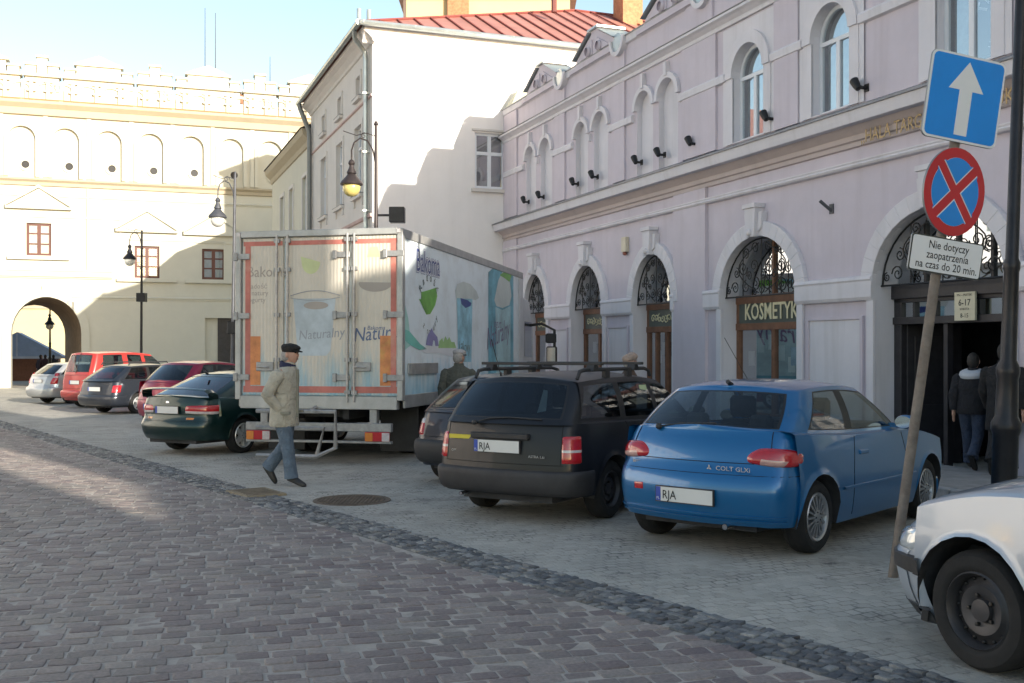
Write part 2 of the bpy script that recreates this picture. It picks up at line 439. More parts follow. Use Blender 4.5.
def grille(mb, xc, hw, zs, rise, y, big=False):
    T = lambda pts, r, n=5: mb.tube([(x,y,z) for x,z in pts], r, n)
    T(arc(xc, hw-.03, zs, rise-.03, 20), .016)
    T([(xc-hw,zs),(xc+hw,zs)], .016)
    for f in (-.5,0,.5):
        x = xc + f*hw; T([(x,zs),(x, zs + (rise-.03)*math.sqrt(1-f*f))], .011)
    k = 1.0 if big else .8
    for sgn in (-1,1):
        for fx, fz, rr, th, tw in ((.16,.2,.13,PI/2,1),(.42,.17,.12,PI/2,-1),(.72,.16,.12,0,1),(.2,.52,.13,-PI/2,-1),(.5,.5,.14,PI,1),(.17,.82,.11,0,1),(.68,.42,.1,PI/2,1),(.42,.76,.1,-PI/2,-1),(.9,.12,.07,PI/2,-1),(.33,.35,.09,0,1)):
            T(spiral(xc + sgn*fx*hw, zs + fz*rise, rr*k*1.05, 1.6, th if sgn > 0 else PI - th, tw*sgn), .011, 4)
        T([(xc+sgn*hw*(.08+.55*math.sin(PI*q/10)), zs + rise*(.05+.85*q/10)) for q in range(11)], .011, 4)
def window_unit(parent, x0, x1, zb, zt, y, frame_m, rise=0, zs=None, mull=(.5,), trans=(), fw=.06, glass=None, curtain=None, name='window', inner=True, fd=.06, muntin=.035):
    """a framed window: frame mesh (part) with its glass as sub-part"""
    mb = MB(); xc, hw = (x0+x1)/2, (x1-x0)/2
    zs_ = zt if not rise else zs
    mb.box(x0, x0+fw, y, y+fd, zb, zs_); mb.box(x1-fw, x1, y, y+fd, zb, zs_); mb.box(x0+fw, x1-fw, y, y+fd, zb, zb+fw)
    if rise: arch_band(mb, xc, hw-fw, zs_, rise-fw, fw, y, y+fd, 0, 14)
    else: mb.box(x0+fw, x1-fw, y, y+fd, zt-fw, zt)
    for f in mull:
        x = x0 + f*(x1-x0); mb.box(x-fw*.7, x+fw*.7, y-.004, y+fd-.004, zb+fw, (zs_ if rise else zt-fw))
    for tz in trans: mb.box(x0+fw, x1-fw, y-.008, y+fd-.008, tz-muntin, tz+muntin)
    fr = mb.build(name, frame_m, parent)
    g = MB()
    if rise: arch_fill(g, xc, hw-fw*.5, zb+fw*.5, zs_, rise-fw*.5, y+fd*.5)
    else: g.add([(x0+fw*.5,y+fd*.5,zb+fw*.5),(x1-fw*.5,y+fd*.5,zb+fw*.5),(x1-fw*.5,y+fd*.5,zt-fw*.5),(x0+fw*.5,y+fd*.5,zt-fw*.5)], [(0,1,2,3)])
    g.build('pane', glass or M['pane'], fr)
    if curtain:
        c = MB()
        if rise: arch_fill(c, xc, hw-fw*.5, zb+fw*.5, zs_, rise-fw*.5, y+.16)
        else: c.add([(x0,y+.16,zb),(x1,y+.16,zb),(x1,y+.16,zt),(x0,y+.16,zt)], [(0,1,2,3)])
        c.build('curtain', curtain, fr)
    return fr

def placed(ox, oy, dx, dy):                 # local x axis direction -> rotation
    return (ox, oy, 0), math.atan2(dy, dx)

# ============================================================ MAUVE MARKET HALL
U = Vector((-.352, .936)); PX, PY = 6.19, 14.5
def fx(px):
    k = (px-CX)/F; return -(PX - PY*k)/(.352 + .936*k)
def fY(x): return PY - .936*x
def fz(px, py): return CZ - (py-HY)/F*fY(fx(px))
XL, XR = -18.18, 1.6
loc, rz = placed(PX, PY, .352, -.936)
hall = thing('market_hall', 'mauve market hall with arched shop fronts and dark doorway, white keystones', 'building', loc, rz)
ZB = -1.0
OPS = [('A',526,547.5),('B',573,604),('C',635,674),('D',723,799),('E',876,1009)]
SPR, RISE = 2.62, 1.07
wins = {k: (fx(a), fx(b)) for k, a, b in OPS}
ops = [dict(x0=a, x1=b, zb=(-.12 if k in 'CE' else .35), zs=SPR, rise=RISE) for k, (a, b) in wins.items()]
mb = MB(); wall(mb, XL, XR, ZB, 4.9, ops, .42, 0, 1)
nich = [(526.5,536),(541,552),(576,588),(594,608),(637,653),(659,678)]
ups = []
for a, b in nich: ups.append(dict(x0=fx(a), x1=fx(b), zb=5.5, zs=6.95, rise=(fx(b)-fx(a))/2, n=1))
W3 = [(fx(734),fx(765)),(fx(813),fx(851)),(fx(937),fx(993))]
for a, b in W3: ups.append(dict(x0=a, x1=b, zb=5.52, zs=6.75, rise=.53))
wall(mb, XL, XR, 4.9, 8.75, ups, .2, 0, 1)
for o in ups:
    if 'n' in o: arch_fill(mb, (o['x0']+o['x1'])/2, (o['x1']-o['x0'])/2, o['zb'], o['zs'], o['rise'], .12, 1)
# other sides, floor and roof slab, inner back wall
mb.add([(XL,0,ZB),(XL,13,ZB),(XL,13,8.75),(XL,0,8.75)], [(0,1,2,3)]); mb.add([(XR,0,ZB),(XR,13,ZB),(XR,13,8.75),(XR,0,8.75)], [(3,2,1,0)])
mb.add([(XL,13,ZB),(XR,13,ZB),(XR,13,8.75),(XL,13,8.75)], [(3,2,1,0)])
mb.build('wall', [M['plum'], M['plumtrim']], hall)
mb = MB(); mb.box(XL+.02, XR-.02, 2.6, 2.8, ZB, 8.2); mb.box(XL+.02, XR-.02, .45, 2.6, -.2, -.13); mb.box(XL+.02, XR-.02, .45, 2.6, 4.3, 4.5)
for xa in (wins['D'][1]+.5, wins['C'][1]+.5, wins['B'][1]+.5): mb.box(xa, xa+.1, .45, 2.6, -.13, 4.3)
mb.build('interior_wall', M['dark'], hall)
mb = MB(); mb.box(XL, XR, .35, 13, 8.3, 8.45); mb.build('roof', M['lead'], hall)
# mouldings
mb = MB()
moulding(mb, XL, XR, [(0,4.49),(.085,4.5),(.11,4.53),(.09,4.56),(.105,4.58),(.105,4.6),(0,4.62)])
mb.build('string_course', M['plumtrim'], hall)
mb = MB(); moulding(mb, XL, XR, [(0,4.82),(.05,4.83),(.05,4.9),(.09,4.92),(.09,5.0),(.16,5.06),(.22,5.12),(0,5.12)])
mb.build('architrave', M['plumtan'], hall)
mb = MB(); moulding(mb, XL, XR, [(0,5.122),(.36,5.122),(.38,5.2),(.4,5.3),(0,5.3)]); mb.build('cornice', M['plumtrim'], hall)
mb = MB(); rr = random.Random(5)
n = 44
ra, rb_ = [], []
for i in range(n+1):
    x = XL + (XR-XL)*i/n; d = rr.uniform(-.012,.012)
    ra.append((x,-.43,5.302)); rb_.append((x,-.43,5.33+d))
mid = [(x,-.2,5.41+rr.uniform(-.012,.012)) for (x,_,_) in ra]; top = [(x,0,5.5) for (x,_,_) in ra]; bot = [(x,-.02,5.302) for (x,_,_) in ra]
mb.grid([bot, ra, rb_, mid, top], 0, False); mb.build('lead_flashing', M['lead'], hall)
mb = MB(); moulding(mb, XL-.05, XR, [(0,7.76),(.05,7.77),(.06,7.84),(.14,7.9),(.2,7.93),(.2,7.98),(0,8.03)]); mb.build('upper_cornice', M['plumtrim'], hall)
mb = MB(); moulding(mb, XL-.05, XR, [(.21,7.985),(.215,8.0),(0,8.05)]); moulding(mb, XL-.05, XR, [(.1,8.74),(.11,8.77),(-.36,8.8),(-.36,8.7)]); mb.build('zinc_capping', M['lead'], hall)
mb = MB(); moulding(mb, XL-.04, XR, [(0,8.58),(.06,8.6),(.08,8.7),(.09,8.74),(0,8.74)]); mb.build('parapet_moulding', M['plumtrim'], hall)
for a, b, p_, z0_, z1_ in [(fx(676),fx(708),.07,ZB,4.82),(XL,fx(518),.07,ZB,4.82),(fx(1030),XR,.07,ZB,4.82)] + [(fx(a),fx(b),.05,5.5,7.76) for a, b in ((503,518),(556,566),(614,626),(683.5,717.5),(776,800))] + [(fx(a),fx(b),.05,8.05,8.58) for a, b in ((505,518),(560,566),(616,626),(688,714),(776,800))]:
    mb = MB(); mb.box(a, b, -p_, 0, z0_, z1_); mb.build('pilaster', M['plum'], hall)
# upper impost band, broken by windows
xs = [XL] + [v for o in ups for v in (o['x0']-(.14 if 'n' in o else .24), o['x1']+(.14 if 'n' in o else .24))] + [XR]
xs = sorted(xs)
for i in range(0, len(xs)-1, 2):
    if xs[i+1]-xs[i] > .04: mb = MB(); moulding(mb, xs[i], xs[i+1], [(0,6.72),(.07,6.74),(.08,6.86),(.05,6.9),(0,6.9)]); mb.build('impost_band', M['plumtrim'], hall)
for o in ups:
    xc, hw = (o['x0']+o['x1'])/2, (o['x1']-o['x0'])/2; bw = .12 if 'n' in o else .22
    mb = MB(); arch_band(mb, xc, hw, o['zs'], o['rise'], bw, -.075, 0)
    if 'n' in o:
        mb.box(xc-.06, xc+.06, -.1, 0, o['zs']+o['rise']+.05, 7.7)
    else:
        for s in (-1,1): mb.box(xc+s*hw, xc+s*(hw+bw), -.04, 0, 5.51, o['zs'])
        wp = MB(); wall(wp, xc-hw-bw-.12, xc+hw+bw+.12, 5.51, 7.72, [dict(x0=xc-hw,x1=xc+hw,zb=5.53,zs=o['zs'],rise=o['rise'])], .02); wp.v = [(x,y-.025,z) for x,y,z in wp.v]; wp.build('window_panel', M['plumtrim'], hall)
    mb.build('window_surround', M['plumtrim'], hall)
for i, (a, b) in enumerate(W3):
    fr = window_unit(hall, a, b, 5.53, None, .13, M['pvc'], rise=.53, zs=6.75, mull=(.5,), trans=(6.72,), fw=.065, curtain=M['curtain'])
    if i == 2:
        p = MB(); xm = (a+b)/2
        p.add([(xm+.06,.18,5.65),(b-.06,.18,5.65),(b-.06,.18,7.2),(xm+.06,.18,7.2)], [(0,1,2,3)])
        po = p.build('poster', pm('grey_poster', (.16,.17,.2), .5), fr)
        p = MB(); ang = Matrix.Rotation(R(-68), 4, 'Y')
        put_text(p, 'TAX', .27, Matrix.Translation((xm+.2,.172,6.2)) @ ang @ XZ, align='LEFT', bold=.02)
        put_text(p, 'UBEZPIECZENIA', .13, Matrix.Translation((xm+.335,.172,5.72)) @ ang @ XZ, align='LEFT', bold=.015)
        p.build('poster_lettering', pm('white_print', (.75,.76,.8), .6, var=0), fr)
# lower arches
for k, (a, b) in wins.items():
    xc, hw = (a+b)/2, (b-a)/2
    mb = MB(); arch_band(mb, xc, hw, SPR, RISE, .27, -.09, 0)
    for s in (-1,1): mb.box(xc+s*hw, xc+s*(hw+.16), -.06, 0, ZB, 2.42)
    mb.build('arch_surround', M['plumtrim'], hall, bevel=.008)
    mb = MB(); kz = SPR+RISE
    mb.prism([(xc-.13,kz-.02),(xc+.13,kz-.02),(xc+.17,kz+.5),(xc-.17,kz+.5)], -.2, 0)
    mb.prism([(xc-.24,kz+.12),(xc-.13,kz+.06),(xc-.165,kz+.42),(xc-.28,kz+.42)], -.13, 0); mb.prism([(xc+.24,kz+.12),(xc+.13,kz+.06),(xc+.165,kz+.42),(xc+.28,kz+.42)], -.13, 0)
    mb.box(xc-.2, xc+.2, -.23, 0, kz+.5, kz+.58); mb.ball((xc,-.2,kz+.06), (.07,.07,.07), 10, 6)
    mb.build('keystone', M['plumtrim'], hall, bevel=.006)
ks = [(XL, wins['A'][0])] + [(wins[p][1], wins[q][0]) for p, q in ('AB','BC')] + [(wins['C'][1], fx(677)), (fx(707), wins['D'][0]), (wins['D'][1], wins['E'][0]), (wins['E'][1], XR)]
for a, b in ks:
    if b-a > .1: mb = MB(); moulding(mb, a, b, [(0,2.4),(.07,2.41),(.1,2.46),(.1,2.7),(.12,2.73),(.1,2.78),(0,2.8)]); mb.build('impost_course', M['plumtrim'], hall)
for a, b in ks[1:3] + [ks[5]]:
    mb = MB(); mb.box(a+.32, b-.32, -.025, .01, .05, 2.12); mb.build('blank_panel', M['plumtrim'], hall, bevel=.008)
    mb = MB(); mb.box(a+.26, b-.26, -.05, 0, 2.12, 2.17); mb.box(a+.26, a+.32, -.05, 0, .05, 2.12); mb.box(b-.32, b-.26, -.05, 0, .05, 2.12); mb.build('panel_moulding', M['plum'], hall)
for k in 'ABCD':
    a, b = wins[k]; xc, hw = (a+b)/2, (b-a)/2
    zb = .36 if k != 'C' else -.1
    # joinery
    mb = MB(); y0 = .3
    for x in (a+.03, b-.03): mb.box(x-.05, x+.05, y0, y0+.1, zb, SPR)
    mb.box(a, b, y0-.02, y0+.1, 2.5, 2.66); mb.box(a, b, y0-.02, y0+.1, 2.0, 2.13); mb.box(a, b, y0-.01, y0+.1, zb, zb+.1)
    mb.box(xc-.05, xc+.05, y0, y0+.09, zb, 2.02)
    if k == 'D': mb.box(xc-.03, xc+.03, y0, y0+.09, 2.66, SPR+RISE)
    if k == 'C': mb.box(xc-.5, xc-.42, y0, y0+.09, zb, 2.0); mb.box(xc-.42, xc+.85, y0, y0+.09, .02, .3)
    fr = mb.build('shop_window', M['wood'], hall, bevel=.006)
    g = MB(); g.add([(a,y0+.05,zb),(b,y0+.05,zb),(b,y0+.05,2.05),(a,y0+.05,2.05)], [(0,1,2,3)]); arch_fill(g, xc, hw, 2.6, SPR, RISE, y0+.05)
    g.build('pane', M['shopglass'], fr)
    s = MB(); s.box(a+.06, b-.06, y0+.01, y0+.05, 2.13, 2.5); sg = s.build('signboard', M['signpanel'], fr)
    s = MB()
    if k == 'D': put_text(s, 'KOSMETYKI', .43, Matrix.Translation((xc-.03,y0-.005,2.2)) @ XZ, depth=.012, bold=.012, sx=.77)
    else:
        r2 = random.Random(ord(k))
        for q in range(9):
            x = a+.3 + (b-a-.6)*q/8
            s.tube([(px_, y0, pz_) for px_, pz_ in spiral(x, 2.31, .1, 1.2, r2.uniform(0,6), r2.choice((-1,1)), 9)], .013, 4)
    s.build('sign_lettering', M['goldpale'], sg)
    # goods and notices inside
    s = MB(); r2 = random.Random(ord(k)*3)
    for q in range(7):
        x = a+.2 + (b-a-.5)*q/6; zz = 1.45 + .25*math.sin(q) + r2.uniform(-.06,.06)
        s.box(x, x+.2, y0+.16, y0+.17, zz, zz+.28, 0, Matrix.Rotation(r2.uniform(-.12,.12)*.2, 4, 'Y'))
    s.build('notice', pm('white_notice', (.62,.66,.68), .7), fr)
    s = MB()
    for q in range(8):
        x = a+.15 + (b-a-.4)*q/7; s.box(x, x+.16, y0+.5, y0+.6, zb+.1, zb+.35+r2.uniform(0,.4), q % 3)
    s.box(a, b, y0+.45, y0+.7, zb, zb+.1, 0)
    s.build('window_display', [pm('display_tan', (.4,.28,.12)), pm('display_blue', (.08,.2,.42)), pm('display_pale', (.5,.5,.45))], fr)
    if k == 'D':
        s = MB(); s.box(xc+.38, xc+.66, y0+.12, y0+.125, 1.35, 1.68); s.build('blue_notice', pm('blue_print', (.03,.14,.5), .5), fr)
    gmb = MB(); grille(gmb, xc, hw, SPR, RISE, .06, k == 'D'); gmb.build('grille', M['iron'], hall)
# the doorway
a, b = wins['E']; xc, hw = (a+b)/2, (b-a)/2
mb = MB(); y0 = .34
mb.box(a, a+.16, y0, y0+.12, -.15, SPR); mb.box(b-.16, b, y0, y0+.12, -.15, SPR)
mb.box(a, b, y0-.06, y0+.14, 2.42, 2.62); mb.box(a, b, y0-.03, y0+.12, 2.03, 2.14); mb.box(a, b, y0, y0+.1, 2.36, 2.43)
for q in range(1, 6):
    x = a + (b-a)*q/6; mb.box(x-.025, x+.025, y0, y0+.1, 2.14, 2.36)
for q in (1,2,3): x = a + (b-a)*q/4; mb.box(x-.03, x+.03, y0+.02, y0+.1, 2.62, SPR + RISE*math.sqrt(1-((x-xc)/hw)**2))
dfr = mb.build('door_frame', M['darkwood'], hall, bevel=.006)
g = MB(); g.add([(a,y0+.05,2.14),(b,y0+.05,2.14),(b,y0+.05,2.36),(a,y0+.05,2.36)], [(0,1,2,3)]); arch_fill(g, xc, hw, 2.62, SPR, RISE, y0+.06); g.build('fanlight', M['shopglass'], dfr)
for sx, xx in ((1, a+.16), (-1, b-.16)):
    mb = MB(); MM = Matrix.Translation((xx, y0+.1, 0)) @ Matrix.Rotation(sx*R(78), 4, 'Z')
    w = .9*sx
    mb.box(0, w, -.03, .03, -.1, 2.02, 0, MM); mb.box(.12*sx, w-.12*sx, -.04, .04, .15, .8, 0, MM); mb.box(.12*sx, w-.12*sx, -.04, .04, .95, 1.85, 0, MM)
    mb.build('door', M['darkwood'], hall, bevel=.005)
mb = MB(); mb.box(a+1.02, a+1.1, y0+.02, y0+.12, -.1, 2.03); mb.build('door_post', M['darkwood'], hall)
# this blind is a tan sheet, the fanlight's sunlit reflection put into colour
mb = MB(); mb.box(a+.1, b-.1, 1.2, 1.25, 2.7, 3.7); mb.build('blind', pm('tan_reflection', (.5,.42,.3), .8, var=.25, vs=5), hall)
gmb = MB(); grille(gmb, xc, hw, SPR, RISE, .1, True); gmb.build('grille', M['iron'], hall)
hx = fx(951)
mb = MB(); mb.box(hx-.19, hx+.19, y0-.1, y0-.065, 2.06, 2.46); hs = mb.build('hours_sign', pm('cream_board', (.6,.56,.42), .6), hall)
mb = MB(); T = lambda x, z: Matrix.Translation((x, y0-.103, z)) @ XZ
put_text(mb, '6-17', .125, T(hx, 2.27), bold=.012); put_text(mb, '8-15', .085, T(hx, 2.1), bold=.01)
put_text(mb, 'PN. - PIĄTEK', .05, T(hx, 2.4), bold=.005); put_text(mb, 'SOBOTA', .045, T(hx, 2.205), bold=.005)
mb.build('hours_lettering', pm('black_print', (.03,.03,.03), .6, var=0), hs)
# gilded letters
mb = MB(); x0 = fx(868)
put_text(mb, '„HALA TARGOWA', .29, Matrix.Translation((x0,-.14,4.83)) @ XZ, align='LEFT', depth=.012, sx=.78)
mb.build('gilded_lettering', M['gold'], hall); mb = MB(); put_text(mb, 'OK', .3, Matrix.Translation((fx(1001),-.14,4.83)) @ XZ, align='LEFT', depth=.012, sx=.8)
mb.build('gilded_lettering', M['gold'], hall)
# attic gables with zinc tops
prof = [(-1.45,8.74),(-1.05,8.74),(-1.0,8.95),(-.12,9.62),(-.12,9.72),(.3,9.72),(.3,9.62),(1.15,8.98),(1.2,8.74),(1.45,8.74),(1.45,8.6),(-1.45,8.6)]
hz = lambda z: 8.6 + (z-8.6)*.66
prof = [(x, hz(z)) for x, z in prof]
for pxc in (544,597,672,790):
    xc = fx(pxc)
    mb = MB(); mb.prism([(xc+x, z) for x, z in prof], -.1, .5)
    for s in (-1,1):
        mb.prism([(xc+.09+s*.12,hz(8.86)),(xc+.09+s*.85,hz(8.86)),(xc+.09+s*.12,hz(9.4))], -.13, -.1)
        mb.lathe([(.1,0),(.13,.05),(.1,.1)], 12, 0, Matrix.Translation((xc+.09+s*.3,-.1,hz(9.02))) @ Matrix.Rotation(PI/2,4,'X'))
    gb = mb.build('attic_gable', M['plum'], hall)
    mb = MB()
    mb.add([(xc+.32,-.2,hz(9.66)+.02),(xc+.32,.6,hz(9.66)+.02),(xc+1.25,.6,hz(8.95)+.02),(xc+1.25,-.2,hz(8.95)+.02)], [(0,3,2,1)]); mb.box(xc-.2, xc+.36, -.18, .58, hz(9.72)+.003, hz(9.72)+.05)
    mb.add([(xc-.14,-.2,hz(9.66)+.02),(xc-1.08,-.2,hz(8.95)+.02),(xc-1.08,.6,hz(8.95)+.02),(xc-.14,.6,hz(9.66)+.02)], [(0,3,2,1)])
    mb.lathe([(.2,-.11),(.2,.56)], 16, 0, Matrix.Translation((xc+1.32,0,8.72)) @ Matrix.Rotation(-PI/2,4,'X'), True, True)
    mb.build('zinc_cover', M['zinc'], gb)
    mb = MB(); arch_band(mb, xc+1.32, .27, 8.78, -.3, .1, -.15, 0, 0, 14, -.1); mb.build('volute', M['plumtrim'], gb); mb = MB(); arch_fill(mb, xc+1.32, .27, 8.78, 8.78, -.3, -.115); mb.build('volute_lining', M['zinc'], gb)
mb = MB(); mb.add([(XL,-.05,8.78),(XL+.7,-.05,8.78),(XL+.35,.3,9.4),(XL,.9,9.5),(XL,2.5,9.5),(XL+.7,2.5,8.78)], [(0,1,2),(0,2,3),(1,5,4,2),(2,4,3)]); mb.build('corner_roof', pm('green_grey_copper', (.36,.38,.3), .6), hall)
# floodlights along the ledge
flood = None
for i, (px, py) in enumerate(((529,202),(544,197),(578.5,184),(598,177),(642,162.5),(665,155),(697,144),(774,119),(867,88))):
    if flood is None:
        flood = True
    t0 = thing('floodlight', 'small black floodlight on the mauve facade', 'floodlight', (0,0,0), 0, 'floodlights above the ledge of the mauve hall')
    x, z = fx(px), max(5.62, fz(px, py))
    t0.location = Matrix.Translation((PX,PY,0)) @ Matrix.Rotation(rz,4,'Z') @ Vector((x,0,z)); t0.rotation_euler = (0,0,rz)
    t0['label'] = ['black floodlight under the farthest blind niche of the mauve hall','black floodlight under the second farthest blind niche','black floodlight left of the middle niche pair','black floodlight right of the middle niche pair','black floodlight under the left niche of the nearest pair','black floodlight under the right niche of the nearest pair','black floodlight on plain wall left of the first arched window','black floodlight between the two arched upper windows','black floodlight right of the second arched window'][i]
    mb = MB(); mb.tube([(0,.0,0),(0,-.1,0),(-.04,-.12,.02)], .03, 6); mb.box(-.05,.05,-.02,.0,-.06,.06); mb.build('bracket', M['iron'], t0)
    mb = MB(); mb.lathe([(.001,-.12),(.055,-.12),(.075,-.02),(.085,.1),(.07,.1),(.001,.07)], 12, 0, Matrix.Translation((-.1,-.13,.07)) @ Matrix.Scale(.85,4) @ Matrix.Rotation(R(-35),4,'Y')); mb.build('lamp_body', M['iron'], t0)
def onhall(x, y, z): return Matrix.Translation((PX,PY,0)) @ Matrix.Rotation(rz,4,'Z') @ Vector((x,y,z))
x, z = fx(627), fz(627, 246)
t0 = thing('alarm_box', 'small beige alarm siren box between two arches of the mauve hall', 'alarm', onhall(x, 0, z), rz)
mb = MB(); mb.box(-.11,.11,-.1,0,-.14,.2); mb.build('casing', pm('beige_plastic', (.6,.54,.42), .5), t0, bevel=.012)
mb = MB(); mb.ball((0,-.06,-.17), (.06,.05,.05), 10, 6); mb.build('strobe', pm('red_brown_plastic', (.25,.08,.05), .4), t0)
x, z = fx(832), fz(832, 209)
t0 = thing('wall_bracket', 'small grey flag bracket on the mauve wall between shop and doorway', 'bracket', onhall(x, 0, z), rz)
mb = MB(); mb.box(-.05,.05,-.02,0,-.08,.08); mb.build('back_plate', M['polegrey'], t0)
mb = MB(); mb.tube([(0,-.01,-.03),(-.05,-.2,.13)], .028, 8); mb.build('socket', M['polegrey'], t0)

# pavement in front of the hall
pv = MB()
def hq(x0, x1, y0, y1, dz, m=0):
    vs = []
    for x, y in ((x0,y0),(x1,y0),(x1,y1),(x0,y1)):
        p = onhall(x, y, 0); vs.append((p.x,p.y,gz(p.x,p.y)+dz))
    return vs
top = hq(XL, 10, -1.75, .1, .11); bot = hq(XL, 10, -1.75, .1, -.05)
pv.add(top+bot, [(0,1,2,3),(4,5,1,0),(5,6,2,1),(7,4,0,3)])
tag(pv.build('pavement', M['slab']), kind='structure')
kb = MB(); r2 = random.Random(2); x = XL
while x < 10:
    L = .98; top = hq(x+.005, x+L, -1.9, -1.755, .115); bot = hq(x+.005, x+L, -1.9, -1.755, -.05)
    kb.add(top+bot, [(0,1,2,3),(4,5,1,0),(5,6,2,1),(7,4,0,3),(6,7,3,2)]); x += 1
tag(kb.build('kerb', M['kerb'], bevel=.012), kind='structure')
# ============================================================ WHITE TOWNHOUSE and its neighbour
WX, WY = -4.0, 30.1
def gable_x(px):
    k = (px-CX)/F; return (k*WY - WX)/(.936 - .352*k)
loc, rzg = placed(WX, WY, .936, .352)
wh = thing('white_townhouse', 'white townhouse with red sheet roof behind the truck', 'building', loc, rzg)
EH = 10.8
WW, WD = 12.0, 10.2         # width of the sunny side, length along the street
a, b = gable_x(475), gable_x(505.2)
mb = MB(); wall(mb, 0, WW, ZB, EH, [dict(x0=a, x1=b, zb=6.4, zs=8.05)], .16)
mb.add([(WW,0,ZB),(WW,WD,ZB),(WW,WD,EH),(WW,0,EH)], [(0,1,2,3)])
mb.build('wall', M['white'], wh)
# street side in its own frame: x towards the camera
def street(dx, z0=0): return Matrix.Rotation(-PI/2, 4, 'Z') @ Matrix.Translation((dx, 0, 0))
class SMB(MB):
    def done(s, name, mats, parent, **k):
        s.v = [tuple(Matrix.Rotation(-PI/2,4,'Z') @ Vector(p)) for p in s.v]
        return s.build(name, mats, parent, **k)
def sx_(px):
    k = (px-CX)/F; return -(WX - WY*k)/(.352+.936*k)*-1
def sS(px):
    k = (px-CX)/F; return (WX - WY*k)/(.352 + .936*k)       # distance along the street from the corner
att = [1.82, 4.67, 7.52]; 
ops = []
for s_ in att:
    ops.append(dict(x0=-s_-.28, x1=-s_+.28, zb=9.2, zs=9.85)); ops.append(dict(x0=-s_-.5, x1=-s_+.5, zb=6.25, zs=8.35)); ops.append(dict(x0=-s_-.5, x1=-s_+.5, zb=2.6, zs=4.7))
s1 = SMB()
att_ops = [o for o in ops if o['zb'] > 9]; main_ops = [o for o in ops if 6 < o['zb'] < 7]; low_ops = [o for o in ops if o['zb'] < 3]
wall(s1, -WD, 0, ZB, 5.5, low_ops, .18); wall(s1, -WD, 0, 5.5, 9.0, main_ops, .18); wall(s1, -WD, 0, 9.0, EH, att_ops, .18)
s1.done('street_wall', M['whitegrey'], wh)
def street_window(par, o, style=0, fm=None):
    mb = SMB(); x0, x1, zb, zt = o['x0'], o['x1'], o['zb'], o['zs']
    fw = .055; y = .1
    mb.box(x0,x0+fw,y,y+.06,zb,zt); mb.box(x1-fw,x1,y,y+.06,zb,zt); mb.box(x0+fw,x1-fw,y,y+.06,zb,zb+fw); mb.box(x0+fw,x1-fw,y,y+.06,zt-fw,zt)
    if zt-zb > 1: mb.box((x0+x1)/2-.05,(x0+x1)/2+.05,y-.005,y+.05,zb+fw,zt-fw); mb.box(x0+fw,x1-fw,y-.01,y+.045,zb+(zt-zb)*.68,zb+(zt-zb)*.68+.08)
    fr = mb.done('window', fm or M['pvc'], par)
    g = SMB(); g.add([(x0,y+.03,zb),(x1,y+.03,zb),(x1,y+.03,zt),(x0,y+.03,zt)], [(0,1,2,3)]); g.done('pane', M['pane'], fr)
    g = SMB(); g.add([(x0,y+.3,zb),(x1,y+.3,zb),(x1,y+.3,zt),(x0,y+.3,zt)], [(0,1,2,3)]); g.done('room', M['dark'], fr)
    s = SMB()
    t = .14
    s.box(x0-t,x0,-.035,0,zb,zt+t); s.box(x1,x1+t,-.035,0,zb,zt+t); s.box(x0,x1,-.035,0,zt,zt+t)
    s.box(x0-t-.04,x1+t+.04,-.12,0,zb-.1,zb)
    if zt-zb > 1: s.box(x0-t,x0,-.05,0,zb-.32,zb-.1); s.box(x1,x1+t,-.05,0,zb-.32,zb-.1)
    s.done('window_surround', M['whitegrey'], par)
    s = SMB(); s.box(x0-t-.05,x1+t+.05,-.13,-.005,zb,zb+.02); s.done('sill', M['lead'], par)
for o in ops: street_window(wh, o)
s1 = SMB(); moulding(s1, -WD, 0, [(0,8.86),(.05,8.88),(.05,8.93),(0,8.95)]); moulding(s1, -WD, 0, [(0,5.4),(.06,5.42),(.08,5.5),(0,5.52)]); s1.done('string_course', pm('pink_band', (.5,.36,.34), .8), wh)
mb = MB()
pr = [(0,10.35),(.05,10.37),(.08,10.45),(.2,10.57),(.32,10.65),(.34,10.77),(0,10.79)]
moulding(mb, -.3, WW, pr); mb.build('eaves_cornice', M['white'], wh)
s1 = SMB(); moulding(s1, -WD, .3, pr); s1.done('street_cornice', M['whitegrey'], wh)
# room box behind the lone window
fr = window_unit(wh, a, b, 6.4, 8.05, .08, M['pvc'], mull=(.5,), trans=(7.45,), fw=.075, muntin=.05)
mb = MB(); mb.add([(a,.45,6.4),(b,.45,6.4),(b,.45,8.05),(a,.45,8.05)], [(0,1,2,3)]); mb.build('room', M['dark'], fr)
mb = MB(); mb.box(a-.12, b+.1, -.12, 0, 6.28, 6.38); mb.box(a-.1, b+.1, -.06, 0, 8.1, 8.16); mb.build('sill', M['whitegrey'], wh)
# hipped red roof with standing seams
RH = 14.1
ex = .42
P_ = dict(a=(-ex,-ex,EH+.02), b=(WW,-ex,EH+.02), c=(WW,WD,EH+.02), d=(-ex,WD,EH+.02), e=(9.0,6.0,RH), f=(WW,6.0,RH), h=(9.0,WD,RH))
mb = MB(); mb.add([P_[k] for k in 'abfe'], [(0,1,2,3)]); mb.add([P_[k] for k in 'aehd'], [(0,1,2,3)]); mb.add([P_['e'],P_['f'],P_['c'],P_['h']], [(0,1,2,3)])
rf = mb.build('roof', M['roofred'], wh)
mb = MB()
n_s = 19
for i in range(n_s):
    x = .2 + i*.63
    t_ = min(1, (x+ex)/(9.0+ex))
    yb, zb = -ex + t_*(6.0+ex), EH+.02 + t_*(RH-EH)
    mb.tube([(x,-ex,EH+.05),(x,yb,zb+.03)], .03, 4)
mb.tube([(-ex,-ex,EH+.04),(9.0,6.0,RH+.03),(WW,6.0,RH+.03)], .05, 5)
